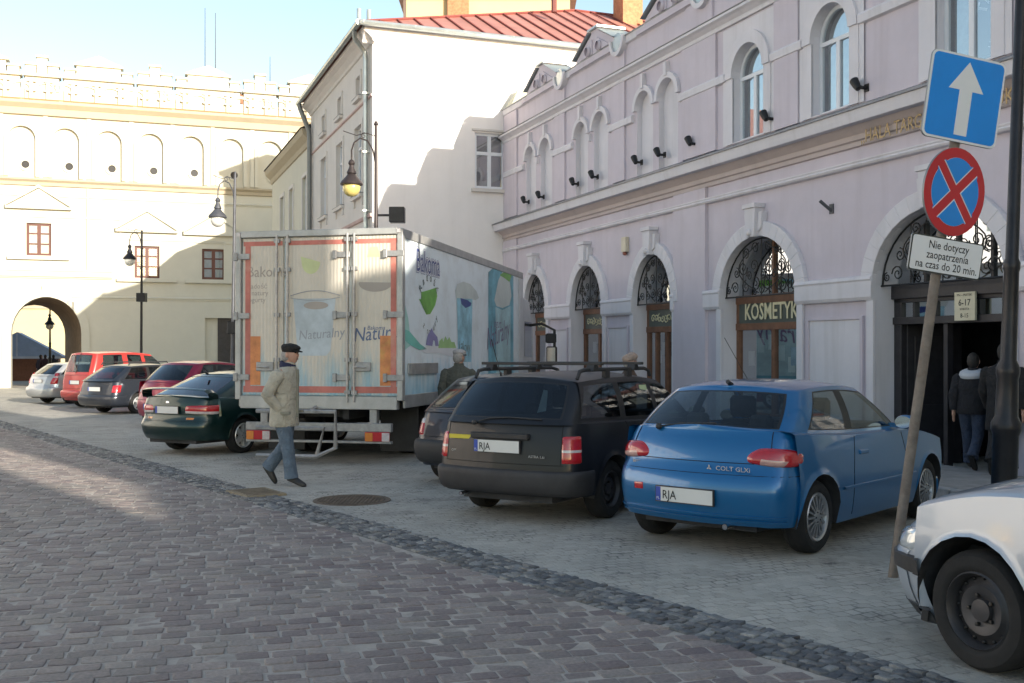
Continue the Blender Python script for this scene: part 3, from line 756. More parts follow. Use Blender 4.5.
mb.build('roof_seam', pm('dark_red_seam', (.22,.06,.05), .6), rf)
mb = MB()
for i in range(9): mb.tube([(-.4+i*1.5,-.5,EH-.03),(-.4+i*1.5,-.5,EH+.06)], .09, 8)
mb.tube([(-.5,-.5,EH),(WW,-.5,EH)], .085, 8); mb.tube([(-.5,-.5,EH),(-.5,WD,EH)], .085, 8); mb.build('gutter', M['zinc'], wh)
mb = MB(); mb.tube([(-.5,.12,EH-.05),(-.45,.3,EH-.25),(-.12,.42,10.2),(-.1,.42,10.0),(-.1,.42,-.2)], .07, 8)
for z in (9,7.3,5.6,3.9): mb.box(-.2,0,.33,.51,z,z+.05)
mb.build('downpipe', M['zinc'], wh)
mb = MB(); mb.tube([(-.5,WD-.3,EH-.05),(-.45,WD-.3,EH-.25),(-.14,WD-.35,9.75),(-.12,WD-.35,9.5),(-.12,WD-.35,-.2)], .09, 8); mb.build('downpipe', pm('dark_zinc', (.2,.21,.21), .5, .6), wh)
def chimney(par, x, y, w, d, z0, z1, m, pots=0):
    mb = MB(); mb.box(x-w/2,x+w/2,y-d/2,y+d/2,z0,z1); mb.box(x-w/2-.08,x+w/2+.08,y-d/2-.08,y+d/2+.08,z1,z1+.14)
    c = mb.build('chimney', m, par)
    if pots:
        mb = MB()
        for i in range(pots): mb.tube([(x-w*.28+i*w*.5,y,z1+.14),(x-w*.28+i*w*.5,y,z1+.75)], .07, 8)
        mb.build('chimney_pot', M['zinc'], c)
chimney(rf, .35, 2.6, .62, .62, EH, EH+.62, M['creamdark'], 2)
chimney(rf, 10.7, 5.0, .8, .8, 12.6, 16.2, M['brick'])
mb = MB(); mb.tube([(7.0,3.2,13),(7.0,3.2,13.75)], .1, 8); mb.lathe([(.02,.16),(.18,0)], 10, 0, Matrix.Translation((7.0,3.2,13.75))); mb.build('roof_vent', pm('dark_red_vent', (.16,.05,.045), .6), rf)

# cream neighbour farther along the street
c0 = Vector((WX,WY)) + U*WD
cr = thing('cream_townhouse', 'narrow cream townhouse between the white townhouse and the gatehouse', 'building', (c0.x,c0.y,0), rzg)
CD = 10.6
ops = []
for px in (305, 291.6, 282.4): 
    s_ = sS(px) - WD; ops.append(dict(x0=-s_-.5, x1=-s_+.5, zb=6.1, zs=8.3))
    ops.append(dict(x0=-s_-.5, x1=-s_+.5, zb=2.2, zs=4.4))
s1 = SMB(); wall(s1, -CD, -.002, ZB, 5.2, [o for o in ops if o['zb'] < 4], .18); wall(s1, -CD, -.002, 5.2, 9.9, [o for o in ops if o['zb'] > 4], .18)
s1.done('wall', M['cream'], cr)
for o in ops: street_window(cr, o)
mb = MB(); mb.add([(0,CD,ZB),(11,CD,ZB),(11,CD,9.9),(0,CD,9.9)], [(3,2,1,0)]); mb.add([(11,.02,ZB),(11,CD,ZB),(11,CD,9.9),(11,.02,9.9)], [(0,1,2,3)]); mb.build('end_wall', M['cream'], cr)
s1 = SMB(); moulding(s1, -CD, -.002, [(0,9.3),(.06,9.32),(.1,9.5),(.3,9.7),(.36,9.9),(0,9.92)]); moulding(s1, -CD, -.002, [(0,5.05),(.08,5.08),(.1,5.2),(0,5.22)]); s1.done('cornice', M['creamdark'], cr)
mb = MB(); mb.add([(-.4,.02,9.93),(-.4,CD+.1,9.93),(4.8,CD+.1,12.2),(4.8,.02,12.2)], [(0,1,2,3)]); mb.add([(4.8,.02,12.2),(4.8,CD+.1,12.2),(11,CD+.1,9.93),(11,.02,9.93)], [(0,1,2,3)]); mb.add([(-.4,CD+.1,9.93),(11,CD+.1,9.93),(4.8,CD+.1,12.2)], [(0,1,2)]); mb.build('roof', pm('brown_roof_sheet', (.12,.09,.085), .6), cr)

# tall house behind the roofs
p = at(405, 346, 44.6)
yb = thing('tall_house', 'tall yellow house with brick strips rising behind the red roof', 'building', (p.x, 44.6, 0), 0)
mb = MB(); wd = 165*44.6/F
mb.box(0, wd, 0, 3.5, -1, 16.5); mb.build('wall', M['yellow'], yb)
mb = MB(); mb.box(43*44.6/F, 64*44.6/F, -.25, 0, 8, 16.48); mb.build('brick_flue', M['brick'], yb)
mb = MB(); mb.box(-.06, .06, -.12, -.002, 8, 16.48); mb.build('downpipe', pm('brown_pipe', (.14,.1,.08), .6), yb)
mb = MB(); mb.box(-.3, wd+.3, -.3, 3.8, 16.5, 16.7); mb.build('roof', M['roofred'], yb)

# ============================================================ GATEHOUSE
GO = Vector((-.4829*55, 55.0)); GD = Vector((.943,.3325)).normalized()
def gx(px):
    k = (px-CX)/F; return (k*GO.y - GO.x)/(GD.x - GD.y*k)
def gzz(px, py): return CZ - (py-HY)/F*(GO.y + GD.y*gx(px))
loc, rzk = placed(GO.x, GO.y, GD.x, GD.y)
gh = thing('gatehouse', 'cream gatehouse with arched passage and crenellated parapet', 'building', loc, rzk)
GL, GR = -9.0, 22.0
zc = gzz(40, 104.4); z2 = gzz(40, 179); 
ax0, ax1 = gx(11), gx(81.5); axc = (ax0+ax1)/2; ahw = (ax1-ax0)/2; asp, ari = 2.35, 1.95
gwin = [(gx(26.3), gx(51.3)), (gx(134.5), gx(159.5)), (gx(202), gx(225))]
gw_z = [(gzz(38,255.5), gzz(38,223)), (gzz(147,278), gzz(147,246)), (gzz(213,279.5), gzz(213,249))]
mb = MB()
door = (gx(217), gx(236))
wall(mb, GL, GR, -1.5, 5.2, [dict(x0=ax0,x1=ax1,zb=-1.4,zs=asp,rise=ari), dict(x0=gx(205),x1=gx(236),zb=-1.4,zs=gzz(220,318))], .6)
zw0 = min(z for z, _ in gw_z); zw1 = max(z for _, z in gw_z)
wall(mb, GL, GR, 5.2, 8.6, [dict(x0=a_,x1=b_,zb=za,zs=zb_) for (a_,b_),(za,zb_) in zip(gwin, gw_z)], .22)
bays = []
bw_ = (gx(150)-gx(50))/3.07
pil = [gx(x) for x in (46.5,88,131,173.5,214,253)]
step = (pil[-1]-pil[0])/5
pil = [pil[0]+step*i for i in range(-4, 10)]
blind = []
for i in range(len(pil)-1):
    c_ = (pil[i]+pil[i+1])/2 - .12
    blind.append(c_)
wall(mb, GL, GR, 8.6, zc, [dict(x0=c_-.66,x1=c_+.66,zb=z2+.05,zs=z2+2.1,rise=.66) for c_ in blind if c_-.7 > GL and c_+.7 < GR], .14)
mb.add([(GL,0,-1.5),(GL,8,-1.5),(GL,8,zc),(GL,0,zc)], [(0,1,2,3)]); mb.add([(GR,0,-1.5),(GR,8,-1.5),(GR,8,zc),(GR,0,zc)], [(3,2,1,0)])
mb.build('wall', M['cream'], gh)
mb = MB()
for c_ in blind:
    if c_-.7 > GL and c_+.7 < GR: arch_fill(mb, c_, .66, z2+.05, z2+2.1, .66, .13)
mb.build('blind_arch', M['cream'], gh)
# back wall with the same passage, barrel vault
bx0, bx1 = gx(-16), gx(55)
mb = MB(); wall(mb, GL, GR, -1.5, zc, [dict(x0=bx0,x1=bx1,zb=-1.4,zs=asp,rise=ari-.15)], .3); mb.v = [(x,y+7.7,z) for x,y,z in mb.v]
pts = [(ax0,-1.4)] + arc(axc, ahw, asp, ari) + [(ax1,-1.4)]
pts2 = [(bx0,-1.4)] + arc((bx0+bx1)/2, (bx1-bx0)/2, asp, ari-.15) + [(bx1,-1.4)]
mb.grid([[(x,.6,z) for x,z in pts],[(x,7.7,z) for x,z in pts2]], 0, True)
mb.build('passage', pm('brown_vault_plaster', (.25,.18,.12), .9, var=.25), gh)
mb = MB(); mb.box(GL, GR, 0, 8, zc, zc+.2); mb.build('roof', M['lead'], gh)
mb = MB(); arch_band(mb, axc, ahw, asp, ari, .42, -.1, 0)
for s in (-1,1): mb.box(axc+s*ahw, axc+s*(ahw+.42), -.1, 0, -1.4, asp)
mb.box(axc-.22, axc+.22, -.16, 0, asp+ari, asp+ari+.6); mb.box(ax0-.6, ax0-.02, -.2, 0, -1.4, .6)
mb.build('arch_surround', M['cream'], gh)
def gm(name, x0, x1, z, h, p_, m):
    mb = MB(); moulding(mb, x0, x1, [(0,z-h),(p_*.4,z-h*.95),(p_*.5,z-h*.5),(p_,z-h*.2),(p_,z),(0,z+.06)]); return mb.build(name, m, gh)
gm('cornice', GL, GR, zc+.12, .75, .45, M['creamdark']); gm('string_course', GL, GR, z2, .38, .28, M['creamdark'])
mb = MB(); moulding(mb, GL, GR, [(.46,zc+.13),(.48,zc+.2),(0,zc+.24)]); mb.build('cornice_tiles', pm('rust_tiles', (.36,.2,.1), .8), gh)
zb1 = gzz(40,270)
gm('band', ax0-1.6, gx(112), zb1, .16, .12, M['cream']); gm('band', ax0-1.2, gx(112), zb1-.32, .12, .2, M['cream']); gm('band', GL, GR, z2-.9, .1, .1, M['cream']); gm('band', gx(72), GR, gzz(150,298), .14, .1, M['cream'])
for x in pil: mb = MB(); mb.box(x-.16, x+.06, -.07, 0, z2+.1, zc-.4); mb.build('pilaster', M['cream'], gh)
mb = MB(); mb.box(gx(87), gx(89), -.1, 0, zb1, z2-.4); mb.build('pilaster', M['cream'], gh)
for c_ in blind:
    if c_-.9 > GL and c_+.9 < GR:
        mb = MB(); arch_band(mb, c_, .66, z2+2.1, .66, .2, -.09, 0); mb.box(c_+.66,c_+.86,-.09,0,z2+.1,z2+2.1); mb.box(c_-.86,c_-.66,-.09,0,z2+.1,z2+2.1); mb.build('arch_moulding', M['cream'], gh)
        mb = MB(); mb.lathe([(.001,.0),(.2,.0)], 14, 0, Matrix.Translation((c_+.16,.12,z2+.75)) @ Matrix.Rotation(PI/2,4,'X')); mb.build('round_vent', M['iron'], gh)
        mb = MB(); mb.lathe([(.2,0),(.2,.06),(.34,.06),(.34,0)], 16, 0, Matrix.Translation((c_+.16,.125,z2+.75)) @ Matrix.Rotation(PI/2,4,'X')); mb.build('vent_ring', M['cream'], gh)
for i, ((a_,b_),(za,zb_)) in enumerate(zip(gwin, gw_z)):
    fr = window_unit(gh, a_, b_, za, zb_, .12, M['winred'], mull=(.5,), trans=(za+(zb_-za)*.36, za+(zb_-za)*.68), fw=.13, muntin=.04, fd=.08)
    mb = MB(); mb.add([(a_,.4,za),(b_,.4,za),(b_,.4,zb_),(a_,.4,zb_)], [(0,1,2,3)]); mb.build('curtain', M['curtain'] if i != 1 else M['dark'], fr)
    mb = MB(); c_ = (a_+b_)/2; zt = zb_+.85
    mb.prism([(c_-1.45,zt),(c_+1.45,zt),(c_,zt+.95)], -.18, 0); mb.prism([(c_-1.6,zt-.12),(c_+1.6,zt-.12),(c_+1.6,zt),(c_-1.6,zt)], -.24, 0)
    for s in (-1,1): mb.prism([(c_+s*1.6,zt),(c_+s*1.6,zt+.12),(c_,zt+1.16),(c_,zt+1.0)], -.26, -.18)
    mb.build('window_pediment', M['cream'], gh)
    mb = MB(); mb.box(a_-.9, b_+.9, -.2, 0, za-.22, za-.04); mb.box(a_-.3, b_+3.4, -.06, 0, zb_+.3, zb_+.4); mb.box(b_+3.4, b_+3.5, -.05, 0, za-.1, zb_+.4); mb.build('sill', M['cream'], gh)
zd = gzz(220,318)
mb = MB(); mb.box(gx(218), gx(236), .25, .35, -1.4, zd); mb.build('door', M['darkwood'], gh)
mb = MB(); mb.box(gx(205), gx(218), .3, .4, -1.4, zd); mb.build('door_leaf', M['cream'], gh)
# parapet: stepped merlons and pediments with little niches
bx = [gx(x) for x in (-42,-2,22.5,63,135,174,243,262,300)]
kinds = [('ped',gx(-60),gx(20)), ('mer',gx(25),gx(59)), ('ped',gx(64),gx(133)), ('mer',gx(138),gx(172)), ('ped',gx(176),gx(240)), ('mer',gx(244),gx(276)), ('ped',gx(279),gx(340))]
zp = zc+.2
for kd, a_, b_ in kinds:
    mb = MB(); h1 = 1.25
    mb.box(a_, b_, -.02, .5, zp, zp+h1); mb.box(a_-.08, b_+.08, -.2, .6, zp+h1, zp+h1+.14)
    w_ = b_-a_; zq = zp+h1+.14
    if kd == 'ped':
        for x0_, x1_ in ((a_+.04, a_+w_*.16),(b_-w_*.16, b_-.04)):
            mb.box(x0_, x1_, -.02, .5, zq, zq+.34); mb.box(x0_-.06, x1_+.06, -.1, .55, zq+.34, zq+.44)
        mb.box(a_+w_*.18, b_-w_*.18, -.02, .5, zq, zq+.62); mb.prism([(a_+w_*.14,zq+.62),(b_-w_*.14,zq+.62),(b_-w_*.14,zq+.7),((a_+b_)/2,zq+1.2),(a_+w_*.14,zq+.7)], -.14, .55)
        mb.prism([(a_+w_*.2,zq+.72),(b_-w_*.2,zq+.72),((a_+b_)/2,zq+1.1)], -.17, -.14)
        cs = [a_+w_*(.16+.34*q) for q in range(3)]
    else:
        for q, hh in ((0,.46),(1,.88),(2,.46)):
            x0_, x1_ = a_+w_*q/3+.02, a_+w_*(q+1)/3-.02; mb.box(x0_, x1_, -.02, .5, zq, zq+hh); mb.box(x0_-.05, x1_+.05, -.12, .56, zq+hh, zq+.11+hh)
        cs = [a_+w_*(.25+.5*q) for q in range(2)]
    mb.build('parapet', M['cream'], gh)
    mb = MB()
    for c_ in cs:
        mb.box(c_-.2, c_-.02, -.16, -.02, zp, zp+.95); mb.box(c_-.3, c_+.12, -.2, -.02, zp+.45, zp+.54); mb.box(c_-.3, c_+.12, -.2, -.02, zp+.94, zp+1.03)
        arch_band(mb, c_+.62, .5, zp+.5, .38, .14, -.1, -.02, 0, 8)
    mb.build('parapet_niche', M['cream'], gh)
mb = MB(); mb.box(GL, GR, .1, .4, zp, zp+.62); mb.build('parapet_base', M['cream'], gh)
mb = MB(); mb.add([(gx(225),3,zp+1.2),(gx(262),3,zp+1.2),(gx(262),6,zp+2.6),(gx(225),6,zp+2.6)], [(0,1,2,3)]); mb.add([(gx(225),3,zp),(gx(262),3,zp),(gx(262),3,zp+1.2),(gx(225),3,zp+1.2)], [(0,1,2,3)]); mb.build('tiled_roof', M['brick'], gh)
def mast(px, ytop, lab, off):
    x = gx(px); p = Vector((GO.x,GO.y,0)) + Vector((GD.x,GD.y,0))*x + Vector((-GD.y,GD.x,0))*off
    t0 = thing('antenna_mast', lab, 'antenna', (p.x,p.y,zc+.2)); h = gzz(px, ytop) - zc + .3
    mb = MB(); mb.tube([(0,0,0),(0,0,h)], [.045,.02], 6); mb.build('mast', M['polegrey'], t0)
    mb = MB(); mb.lathe([(.12,0),(.1,.15),(.04,.2)], 8); mb.build('foot', M['polegrey'], t0)
mast(206, 12, 'taller of the two close thin masts on the gatehouse roof', .9)
mast(216.5, 17, 'shorter of the two close thin masts on the gatehouse roof', .9)
mast(272.5, 60, 'short thin mast standing alone at the right of the gatehouse roof', 1.2)

# --------- beyond the arch
fh = thing('far_house', 'yellow house seen through the gatehouse arch', 'building', tuple(at(-30, 346, 118)*1.0)[:2] + (0,), R(6))
mb = MB(); ow = [dict(x0=2.2+i*2.7, x1=3.3+i*2.7, zb=z, zs=z+1.9) for i in range(6) for z in (5.6,)]
wall(mb, -8, 20, -2, 4.6, [], .2); wall(mb, -8, 20, 4.6, 12, ow, .2); mb.add([(-8,0,12),(20,0,12),(20,8,12),(-8,8,12)], [(0,1,2,3)]); mb.build('wall', M['yellow'], fh)
for o in ow: window_unit(fh, o['x0'], o['x1'], o['zb'], o['zs'], .1, M['pvc'], fw=.1)
mb = MB(); moulding(mb, -8, 20, [(0,4.5),(.15,4.55),(.15,4.8),(0,4.85)]); mb.build('string_course', M['creamdark'], fh)
mb = MB(); mb.box(-8,20,-.06,-.002,-1,3.6); mb.build('shopfront', M['yellow'], fh); fh.scale = (1.3,1.3,1.3)
X, Y = -33.5, 71.0
ki = thing('market_kiosk', 'brown wooden kiosk with pale blue gable roof seen through the arch', 'kiosk', (X,Y,gz(X,Y)), R(20))
mb = MB(); mb.box(-2.4,2.6,0,2.6,0,1.62); mb.build('counter', pm('brown_planks', (.24,.11,.07), .8, var=.2, vs=6), ki)
mb = MB(); mb.prism([(-2.9,1.62),(3.0,1.62),(.05,3.3)], -.35, 2.9); mb.build('roof', pm('blue_canvas', (.3,.4,.58), .7), ki)
mb = MB(); mb.box(-2.95,3.05,-.42,-.36,1.5,1.66); mb.box(.0,.1,-.4,-.36,1.66,3.2); mb.build('roof_trim', pm('pale_blue_trim', (.5,.56,.66), .6), ki)
# ============================================================ CARS  (local: x forward from rear axle, y left, z up)
M['tyre'] = pm('tyre_rubber', (.013,.013,.0135), .85, var=.3, vs=12, bump=.2, bs=80)
M['blackplast'] = pm('black_plastic', (.03,.03,.032), .6, var=.2, vs=6, bump=.1, bs=90)
M['greyplast'] = pm('faded_grey_plastic', (.03,.03,.033), .65, var=.25, vs=5)
M['seal'] = pm('rubber_seal', (.012,.012,.013), .5, var=0)
M['seam'] = pm('panel_gap', (.006,.006,.007), .9, var=0)
M['cabin'] = pm('cabin_cloth', (.035,.036,.04), .9, var=.3, vs=8)
M['carglass'] = glassy('car_glass', (.45,.52,.54), .01, .015)
M['tintglass'] = glassy('tinted_car_glass', (.22,.26,.29), .01, .02)
M['steelrim'] = pm('painted_steel_rim', (.06,.06,.065), .5, .5, .2, 9)
M['alloy'] = pm('silver_alloy', (.42,.43,.45), .32, .8, .1)
M['alloybright'] = pm('bright_alloy', (.68,.69,.7), .35, .6, .08)
M['chrome'] = pm('chrome', (.7,.7,.72), .12, 1, 0)
M['redlens'] = pm('red_lens', (.42,.012,.018), .12, 0, .15, 30, coat=1)
M['clearlens'] = pm('clear_lens', (.55,.5,.5), .1, 0, .15, 30, coat=1)
M['amberlens'] = pm('amber_lens', (.6,.2,.03), .15, 0, .1, 30, coat=1)
M['headlens'] = pm('headlamp_lens', (.6,.64,.66), .08, .3, .1, 20, coat=1)
M['platew'] = pm('plate_white', (.62,.63,.62), .45, var=.05)
M['plateb'] = pm('plate_blue', (.02,.06,.35), .45, var=0)
M['ink'] = pm('plate_black', (.012,.012,.012), .5, var=0)
M['yellowsign'] = pm('yellow_sticker', (.6,.5,.05), .6, var=0)

def ci(pts, x):
    if x <= pts[0][0]: return pts[0][1]
    if x >= pts[-1][0]: return pts[-1][1]
    for i in range(len(pts)-1):
        if pts[i][0] <= x <= pts[i+1][0]:
            x0, y0 = pts[i]; x1, y1 = pts[i+1]; h = x1-x0; t = (x-x0)/h
            m0 = (pts[i+1][1]-pts[i-1][1])/(pts[i+1][0]-pts[i-1][0]) if i > 0 else (y1-y0)/h
            m1 = (pts[i+2][1]-pts[i][1])/(pts[i+2][0]-pts[i][0]) if i+2 < len(pts) else (y1-y0)/h
            return (2*t**3-3*t*t+1)*y0 + (t**3-2*t*t+t)*h*m0 + (-2*t**3+3*t*t)*y1 + (t**3-t*t)*h*m1

def place_root(o, x, y, a, z=0.0, k=1.0):
    n = Vector((0, .01, 1)).normalized(); f = Vector((math.sin(a), math.cos(a), 0)); f = (f - n*f.dot(n)).normalized(); l = n.cross(f)
    m = Matrix((f*k, l*k, n*k)).transposed().to_4x4(); m.translation = (x, y, gz(x, y) + z)
    o.matrix_world = m

def wheel(par, x, y, side, r, style, tw=.18, rimf=.66, rimm=None, steer=0.):
    MW = Matrix.Translation((x, y, r)) @ Matrix.Rotation(steer, 4, 'Z') @ Matrix.Rotation(-side*PI/2, 4, 'X')   # local +z -> outward
    rr = r*rimf; h = tw/2
    mb = MB()
    mb.lathe([(rr-.01,-h*.8),(rr+.02,-h),(r-.03,-h),(r-.008,-h*.75),(r,-h*.45),(r,h*.45),(r-.008,h*.75),(r-.03,h),(rr+.03,h+.006),(rr+.01,h),(rr-.005,h*.85)], 40, 0, MW)
    for q in range(3): mb.lathe([(r+.0008,-.045+q*.04),(r-.006,-.042+q*.04),(r+.0008,-.038+q*.04)], 40, 0, MW)
    w = mb.build('wheel', M['tyre'], par)
    mb = MB(); dm, am = 0, 1
    if style == 'steel':
        mb.lathe([(rr,h*.85),(rr-.012,h*.95),(rr-.03,h*.6),(rr*.86,h*.2),(rr*.74,h*.3),(rr*.62,h*.55),(rr*.45,h*.5),(rr*.3,h*.35),(rr*.28,h*.6),(rr*.1,h*.65),(.001,h*.65)], 40, 0, MW)
        for q in range(16):
            t = q*2*PI/16; mb.ball((rr*.8*math.cos(t), rr*.8*math.sin(t), h*.27), (rr*.055,rr*.055,.012), 8, 6, 1, MW)
        for q in range(5):
            t = q*2*PI/5; mb.lathe([(.011,h*.4),(.011,h*.62),(.001,h*.64)], 6, 1, MW @ Matrix.Translation((rr*.38*math.cos(t), rr*.38*math.sin(t), 0)))
    else:
        mb.lathe([(rr,h*.85),(rr-.012,h),(rr-.028,h*.9),(rr-.05,h*.1),(rr*.5,-h*.1),(.001,-h*.1)], 40, 0 if style == 'cap' else 0, MW)
        mb.lathe([(rr*.9,h*.05),(.001,h*.05)], 30, 1, MW)
        nsp, ws = {'cap': (16,.012), 'alloy': (5,.05), 'seven': (7,.038)}[style]
        for q in range(nsp):
            MS = MW @ Matrix.Rotation(q*2*PI/nsp, 4, 'Z')
            rings = [[(x_, -ws*k, h*.2), (x_, -ws*k*.8, h*z_), (x_, ws*k*.8, h*z_), (x_, ws*k, h*.2)] for x_, k, z_ in ((rr*.16,.75,.95),(rr*.4,.75,.92),(rr*.7,.95,.85),(rr*.95,1.25,.85))]
            mb.loft(rings, True, True, 0, False, MS)
        mb.lathe([(rr*.3,h*.5),(rr*.28,h*.95),(rr*.12,h*1.02),(.001,h*1.02)], 24, 0, MW)
        for q in range(5):
            t = (q+.5)*2*PI/5; mb.ball((rr*.2*math.cos(t), rr*.2*math.sin(t), h*.98), (.008,.008,.008), 6, 4, 1, MW)
    mb.build('rim', [rimm or M['alloy'], M['ink']], w)

def make_car(name, label, x, y, head, P, cat='car'):
    root = thing(name, label, cat); place_root(root, x, y, head)
    ro, fo, wb, hw, H, r = (P[k] for k in ('ro','fo','wb','hw','H','r'))
    ra = P.get('ra', r+.055); sill = P.get('sill', .2)
    rear = P['rear']; front = P.get('front', [(.2,.1),(.35,.03),(.48,0),(.6,.05),(.75,.2)])
    wprof = P.get('wprof', [(.15,.92),(.3,.97),(.55,1.0),(.72,.985),(.9,.955),(1.05,.925)])
    belt = P['belt']; bowr, bowf = P.get('bowr',.1), P.get('bowf',.25); crr, crf = P.get('crr',.2), P.get('crf',.3)
    tap_r, tap_f = P.get('tap_r',.95), P.get('tap_f',.93)
    pm_ = P['paint']; g = P['g']; xmid = (wb+fo-ro)/2; hl = (wb+fo+ro)/2
    def taper(x_):
        u = (x_-xmid)/hl; return 1-(1-(tap_r if u < 0 else tap_f))*abs(u)**3
    def pos(d, z, off=0.):
        k, t = d; xr = -ro + ci(rear, z) - off; xf = wb+fo - ci(front, z) + off; w = hw*ci(wprof, z)
        if k == 's': return (t, w*taper(t)+off)
        if k[0] == 'r': w = w*tap_r + off; xe, sg, bw, c = xr, 1, bowr, crr
        else: w = w*tap_f + off; xe, sg, bw, c = xf, -1, bowf, crf
        if len(k) == 1:
            y_ = t*(w-c); return (xe + sg*bw*(y_/w)**2, y_)
        a = R(t); ye = w-c; x0 = xe + sg*bw*(ye/w)**2
        return (x0 + sg*c*1.15*(1-math.cos(a)), ye + c*math.sin(a))
    RT = [0,.18,.36,.54,.72,.88,1.0]; CA = [18,36,54,72,90]
    ds = [('r',t) for t in RT] + [('rc',a) for a in CA]
    zbs = {}
    xs0 = -ro + bowr + crr*1.15 + .1
    side = []
    def sside(x_, zb): side.append((('s',x_), zb))
    zr_, zf_ = P.get('zr',.24), P.get('zf',.2)
    nA = 12
    xa = -ra-.012
    x0 = pos(('rc',90),.5)[0]
    for q in (.35,.75):
        if x0 + (xa-x0)*q < xa: sside(x0+(xa-x0)*q, zr_)
    for c, z1, z2 in ((0, zr_, sill), (wb, sill, zf_)):
        sside(c-ra-.012, z1); sside(c-ra-.004, r*.8)
        for i in range(nA+1):
            t = PI - PI*i/nA; sside(c+ra*math.cos(t), r + ra*math.sin(t))
        sside(c+ra+.004, r*.8); sside(c+ra+.012, z2)
        if c == 0:
            for q in range(1, 8): sside(ra + (wb-2*ra)*q/8, sill)
    x1 = pos(('fc',90),.5)[0]; xb_ = wb+ra+.012
    for q in (.3,.65): sside(xb_ + (x1-xb_)*q, zf_)
    half = [(d, zr_) for d in ds] + side + [(('fc',a), zf_) for a in CA[::-1]] + [(('f',t), zf_) for t in RT[::-1]]
    LV = [0,.05,.12,.2,.28,.36,.45,.54,.62,.7,.78,.86,.93,1.0]
    def pt(d, z, off=0.):
        a = pos(d, z, off); return (a[0], a[1], z)
    tops = []
    for d, zb in half: tops.append(ci(belt, pos(d, .7)[0]))
    rings = []
    for f in LV:
        hr = []
        for (d, zb), zt in zip(half, tops):
            z = zb + f*(zt-zb); p = list(pt(d, z))
            if d[0] == 's' and zb > sill+.1 and f < .13: p[1] += .012*(1-f/.13)      # wheel-arch lip
            hr.append(tuple(p))
        rings.append(hr)
    full = lambda hr: hr + [(p[0], -p[1], p[2]) for p in hr[-2:0:-1]]
    mb = MB(); mb.loft([full(h_) for h_ in rings], True, False, 0, True)
    # underside lip and liner
    in1 = [(p[0]+(.05 if p[0] < -ra-.1 else -.05 if p[0] > wb+ra+.1 else 0), max(0,p[1]-.06), p[2]+.004) for p in rings[0]]
    in2 = [(p[0]+(.1 if p[0] < -ra-.1 else -.1 if p[0] > wb+ra+.1 else 0), max(0,p[1]-.3), p[2]+.01) for p in rings[0]]
    in3 = [(p[0], max(0,p[1]-.32), .62) for p in in2]
    mb.loft([full(rings[0]), full(in1)], True, False, 1, True); mb.loft([full(in1), full(in2), full(in3)], True, False, 2, True)
    # deck
    top = rings[-1]; crown = P.get('crown', .035); Q = [1,.985,.955,.88,.7,.45,.2,0]
    rows = []
    for q in Q: rows.append([(p[0], p[1]*q, p[2] + crown*(1-q**2.2) + .012*min(1,(1-q)/.045)) for p in top])
    gx0, gx1 = g['rb']+.12, g['fb']-.25
    for s in (1,-1):
        for a in range(len(Q)-1):
            for i in range(len(top)-1):
                vs = [rows[a][i], rows[a][i+1], rows[a+1][i+1], rows[a+1][i]]
                cx_ = sum(v[0] for v in vs)/4
                inside = gx0 < cx_ < gx1 and Q[a] < .93
                mb.add([(v[0], s*v[1], v[2]) for v in vs], [(0,1,2,3)], 2 if inside else 0, True)
    mb.box(-ro+.18, wb+fo-.22, -hw+.33, hw-.33, .2, .6, 2)
    # greenhouse
    WB, WT = g['wb'], g['wt']; rb, rt, fb, ft = g['rb'], g['rt'], g['fb'], g['ft']
    ygb = g.get('yg',.86); bb = g.get('bow_rb',.1); bt = g.get('bow_rt',.06); fbb = g.get('bow_fb',.3); fbt = g.get('bow_ft',.12)
    rc_b, rc_t = g.get('rc_b',.1), g.get('rc_t',.08)
    N = []       # (base xy, top xy, tag of the segment to the NEXT node)
    for q in (0,.25,.5,.75):
        N.append(((rb+bb*(q*ygb)**2, q*ygb*WB), (rt+bt*(q*ygb)**2, q*ygb*WT), 'rear_window'))
    N.append(((rb+bb*ygb**2-.0, (ygb-.03)*WB), (rt+bt*ygb**2, (ygb-.03)*WT), 'seal'))
    N.append(((rb+bb*ygb**2+.005, ygb*WB), (rt+bt*ygb**2+.005, ygb*WT), 'body'))
    e0, e1 = rb+bb*.9, rt+bt*.9
    N.append(((e0+rc_b*.35, .95*WB), (e1+rc_t*.35, .95*WT), 'body')); N.append(((e0+rc_b*.7, .985*WB), (e1+rc_t*.7, .985*WT), 'body')); N.append(((e0+rc_b*1.2, 1.0*WB), (e1+rc_t*1.2, 1.0*WT), 'body'))
    sd = g['side']; sl = .022
    for i, (xb, xt, tg) in enumerate(sd):
        xn = sd[i+1] if i+1 < len(sd) else None
        if tg.startswith('glass'):
            N.append(((xb,WB),(xt,WT),'seal'))
            for q in (0,.33,.67,1):
                a_, b_ = xb+sl, xn[0]-sl; c_, d_ = xt+sl, xn[1]-sl
                N.append(((a_+(b_-a_)*q,WB),(c_+(d_-c_)*q,WT), tg[6:] or 'side_window') if q < 1 else ((b_,WB),(d_,WT),'seal'))
        else: N.append(((xb,WB),(xt,WT),tg))
    fxb = lambda q: fb - fbb*q*q; fxt = lambda q: ft - fbt*q*q
    N.append(((fxb(.93),.93*WB),(fxt(.93),.93*WT),'seal')); N.append(((fxb(.9),.9*WB),(fxt(.9),.9*WT),'windshield'))
    for q in (.7,.5,.25,0): N.append(((fxb(q), q*WB),(fxt(q), q*WT),'windshield'))
    zr = g['zr']; dome = g.get('dome',.035); bulge = g.get('bulge',.025)
    # bend side nodes with the plan curve of the body
    VL = [-.08, .03, .055, .08, .25,.45,.65,.85,.885,.915,.96,1.0]
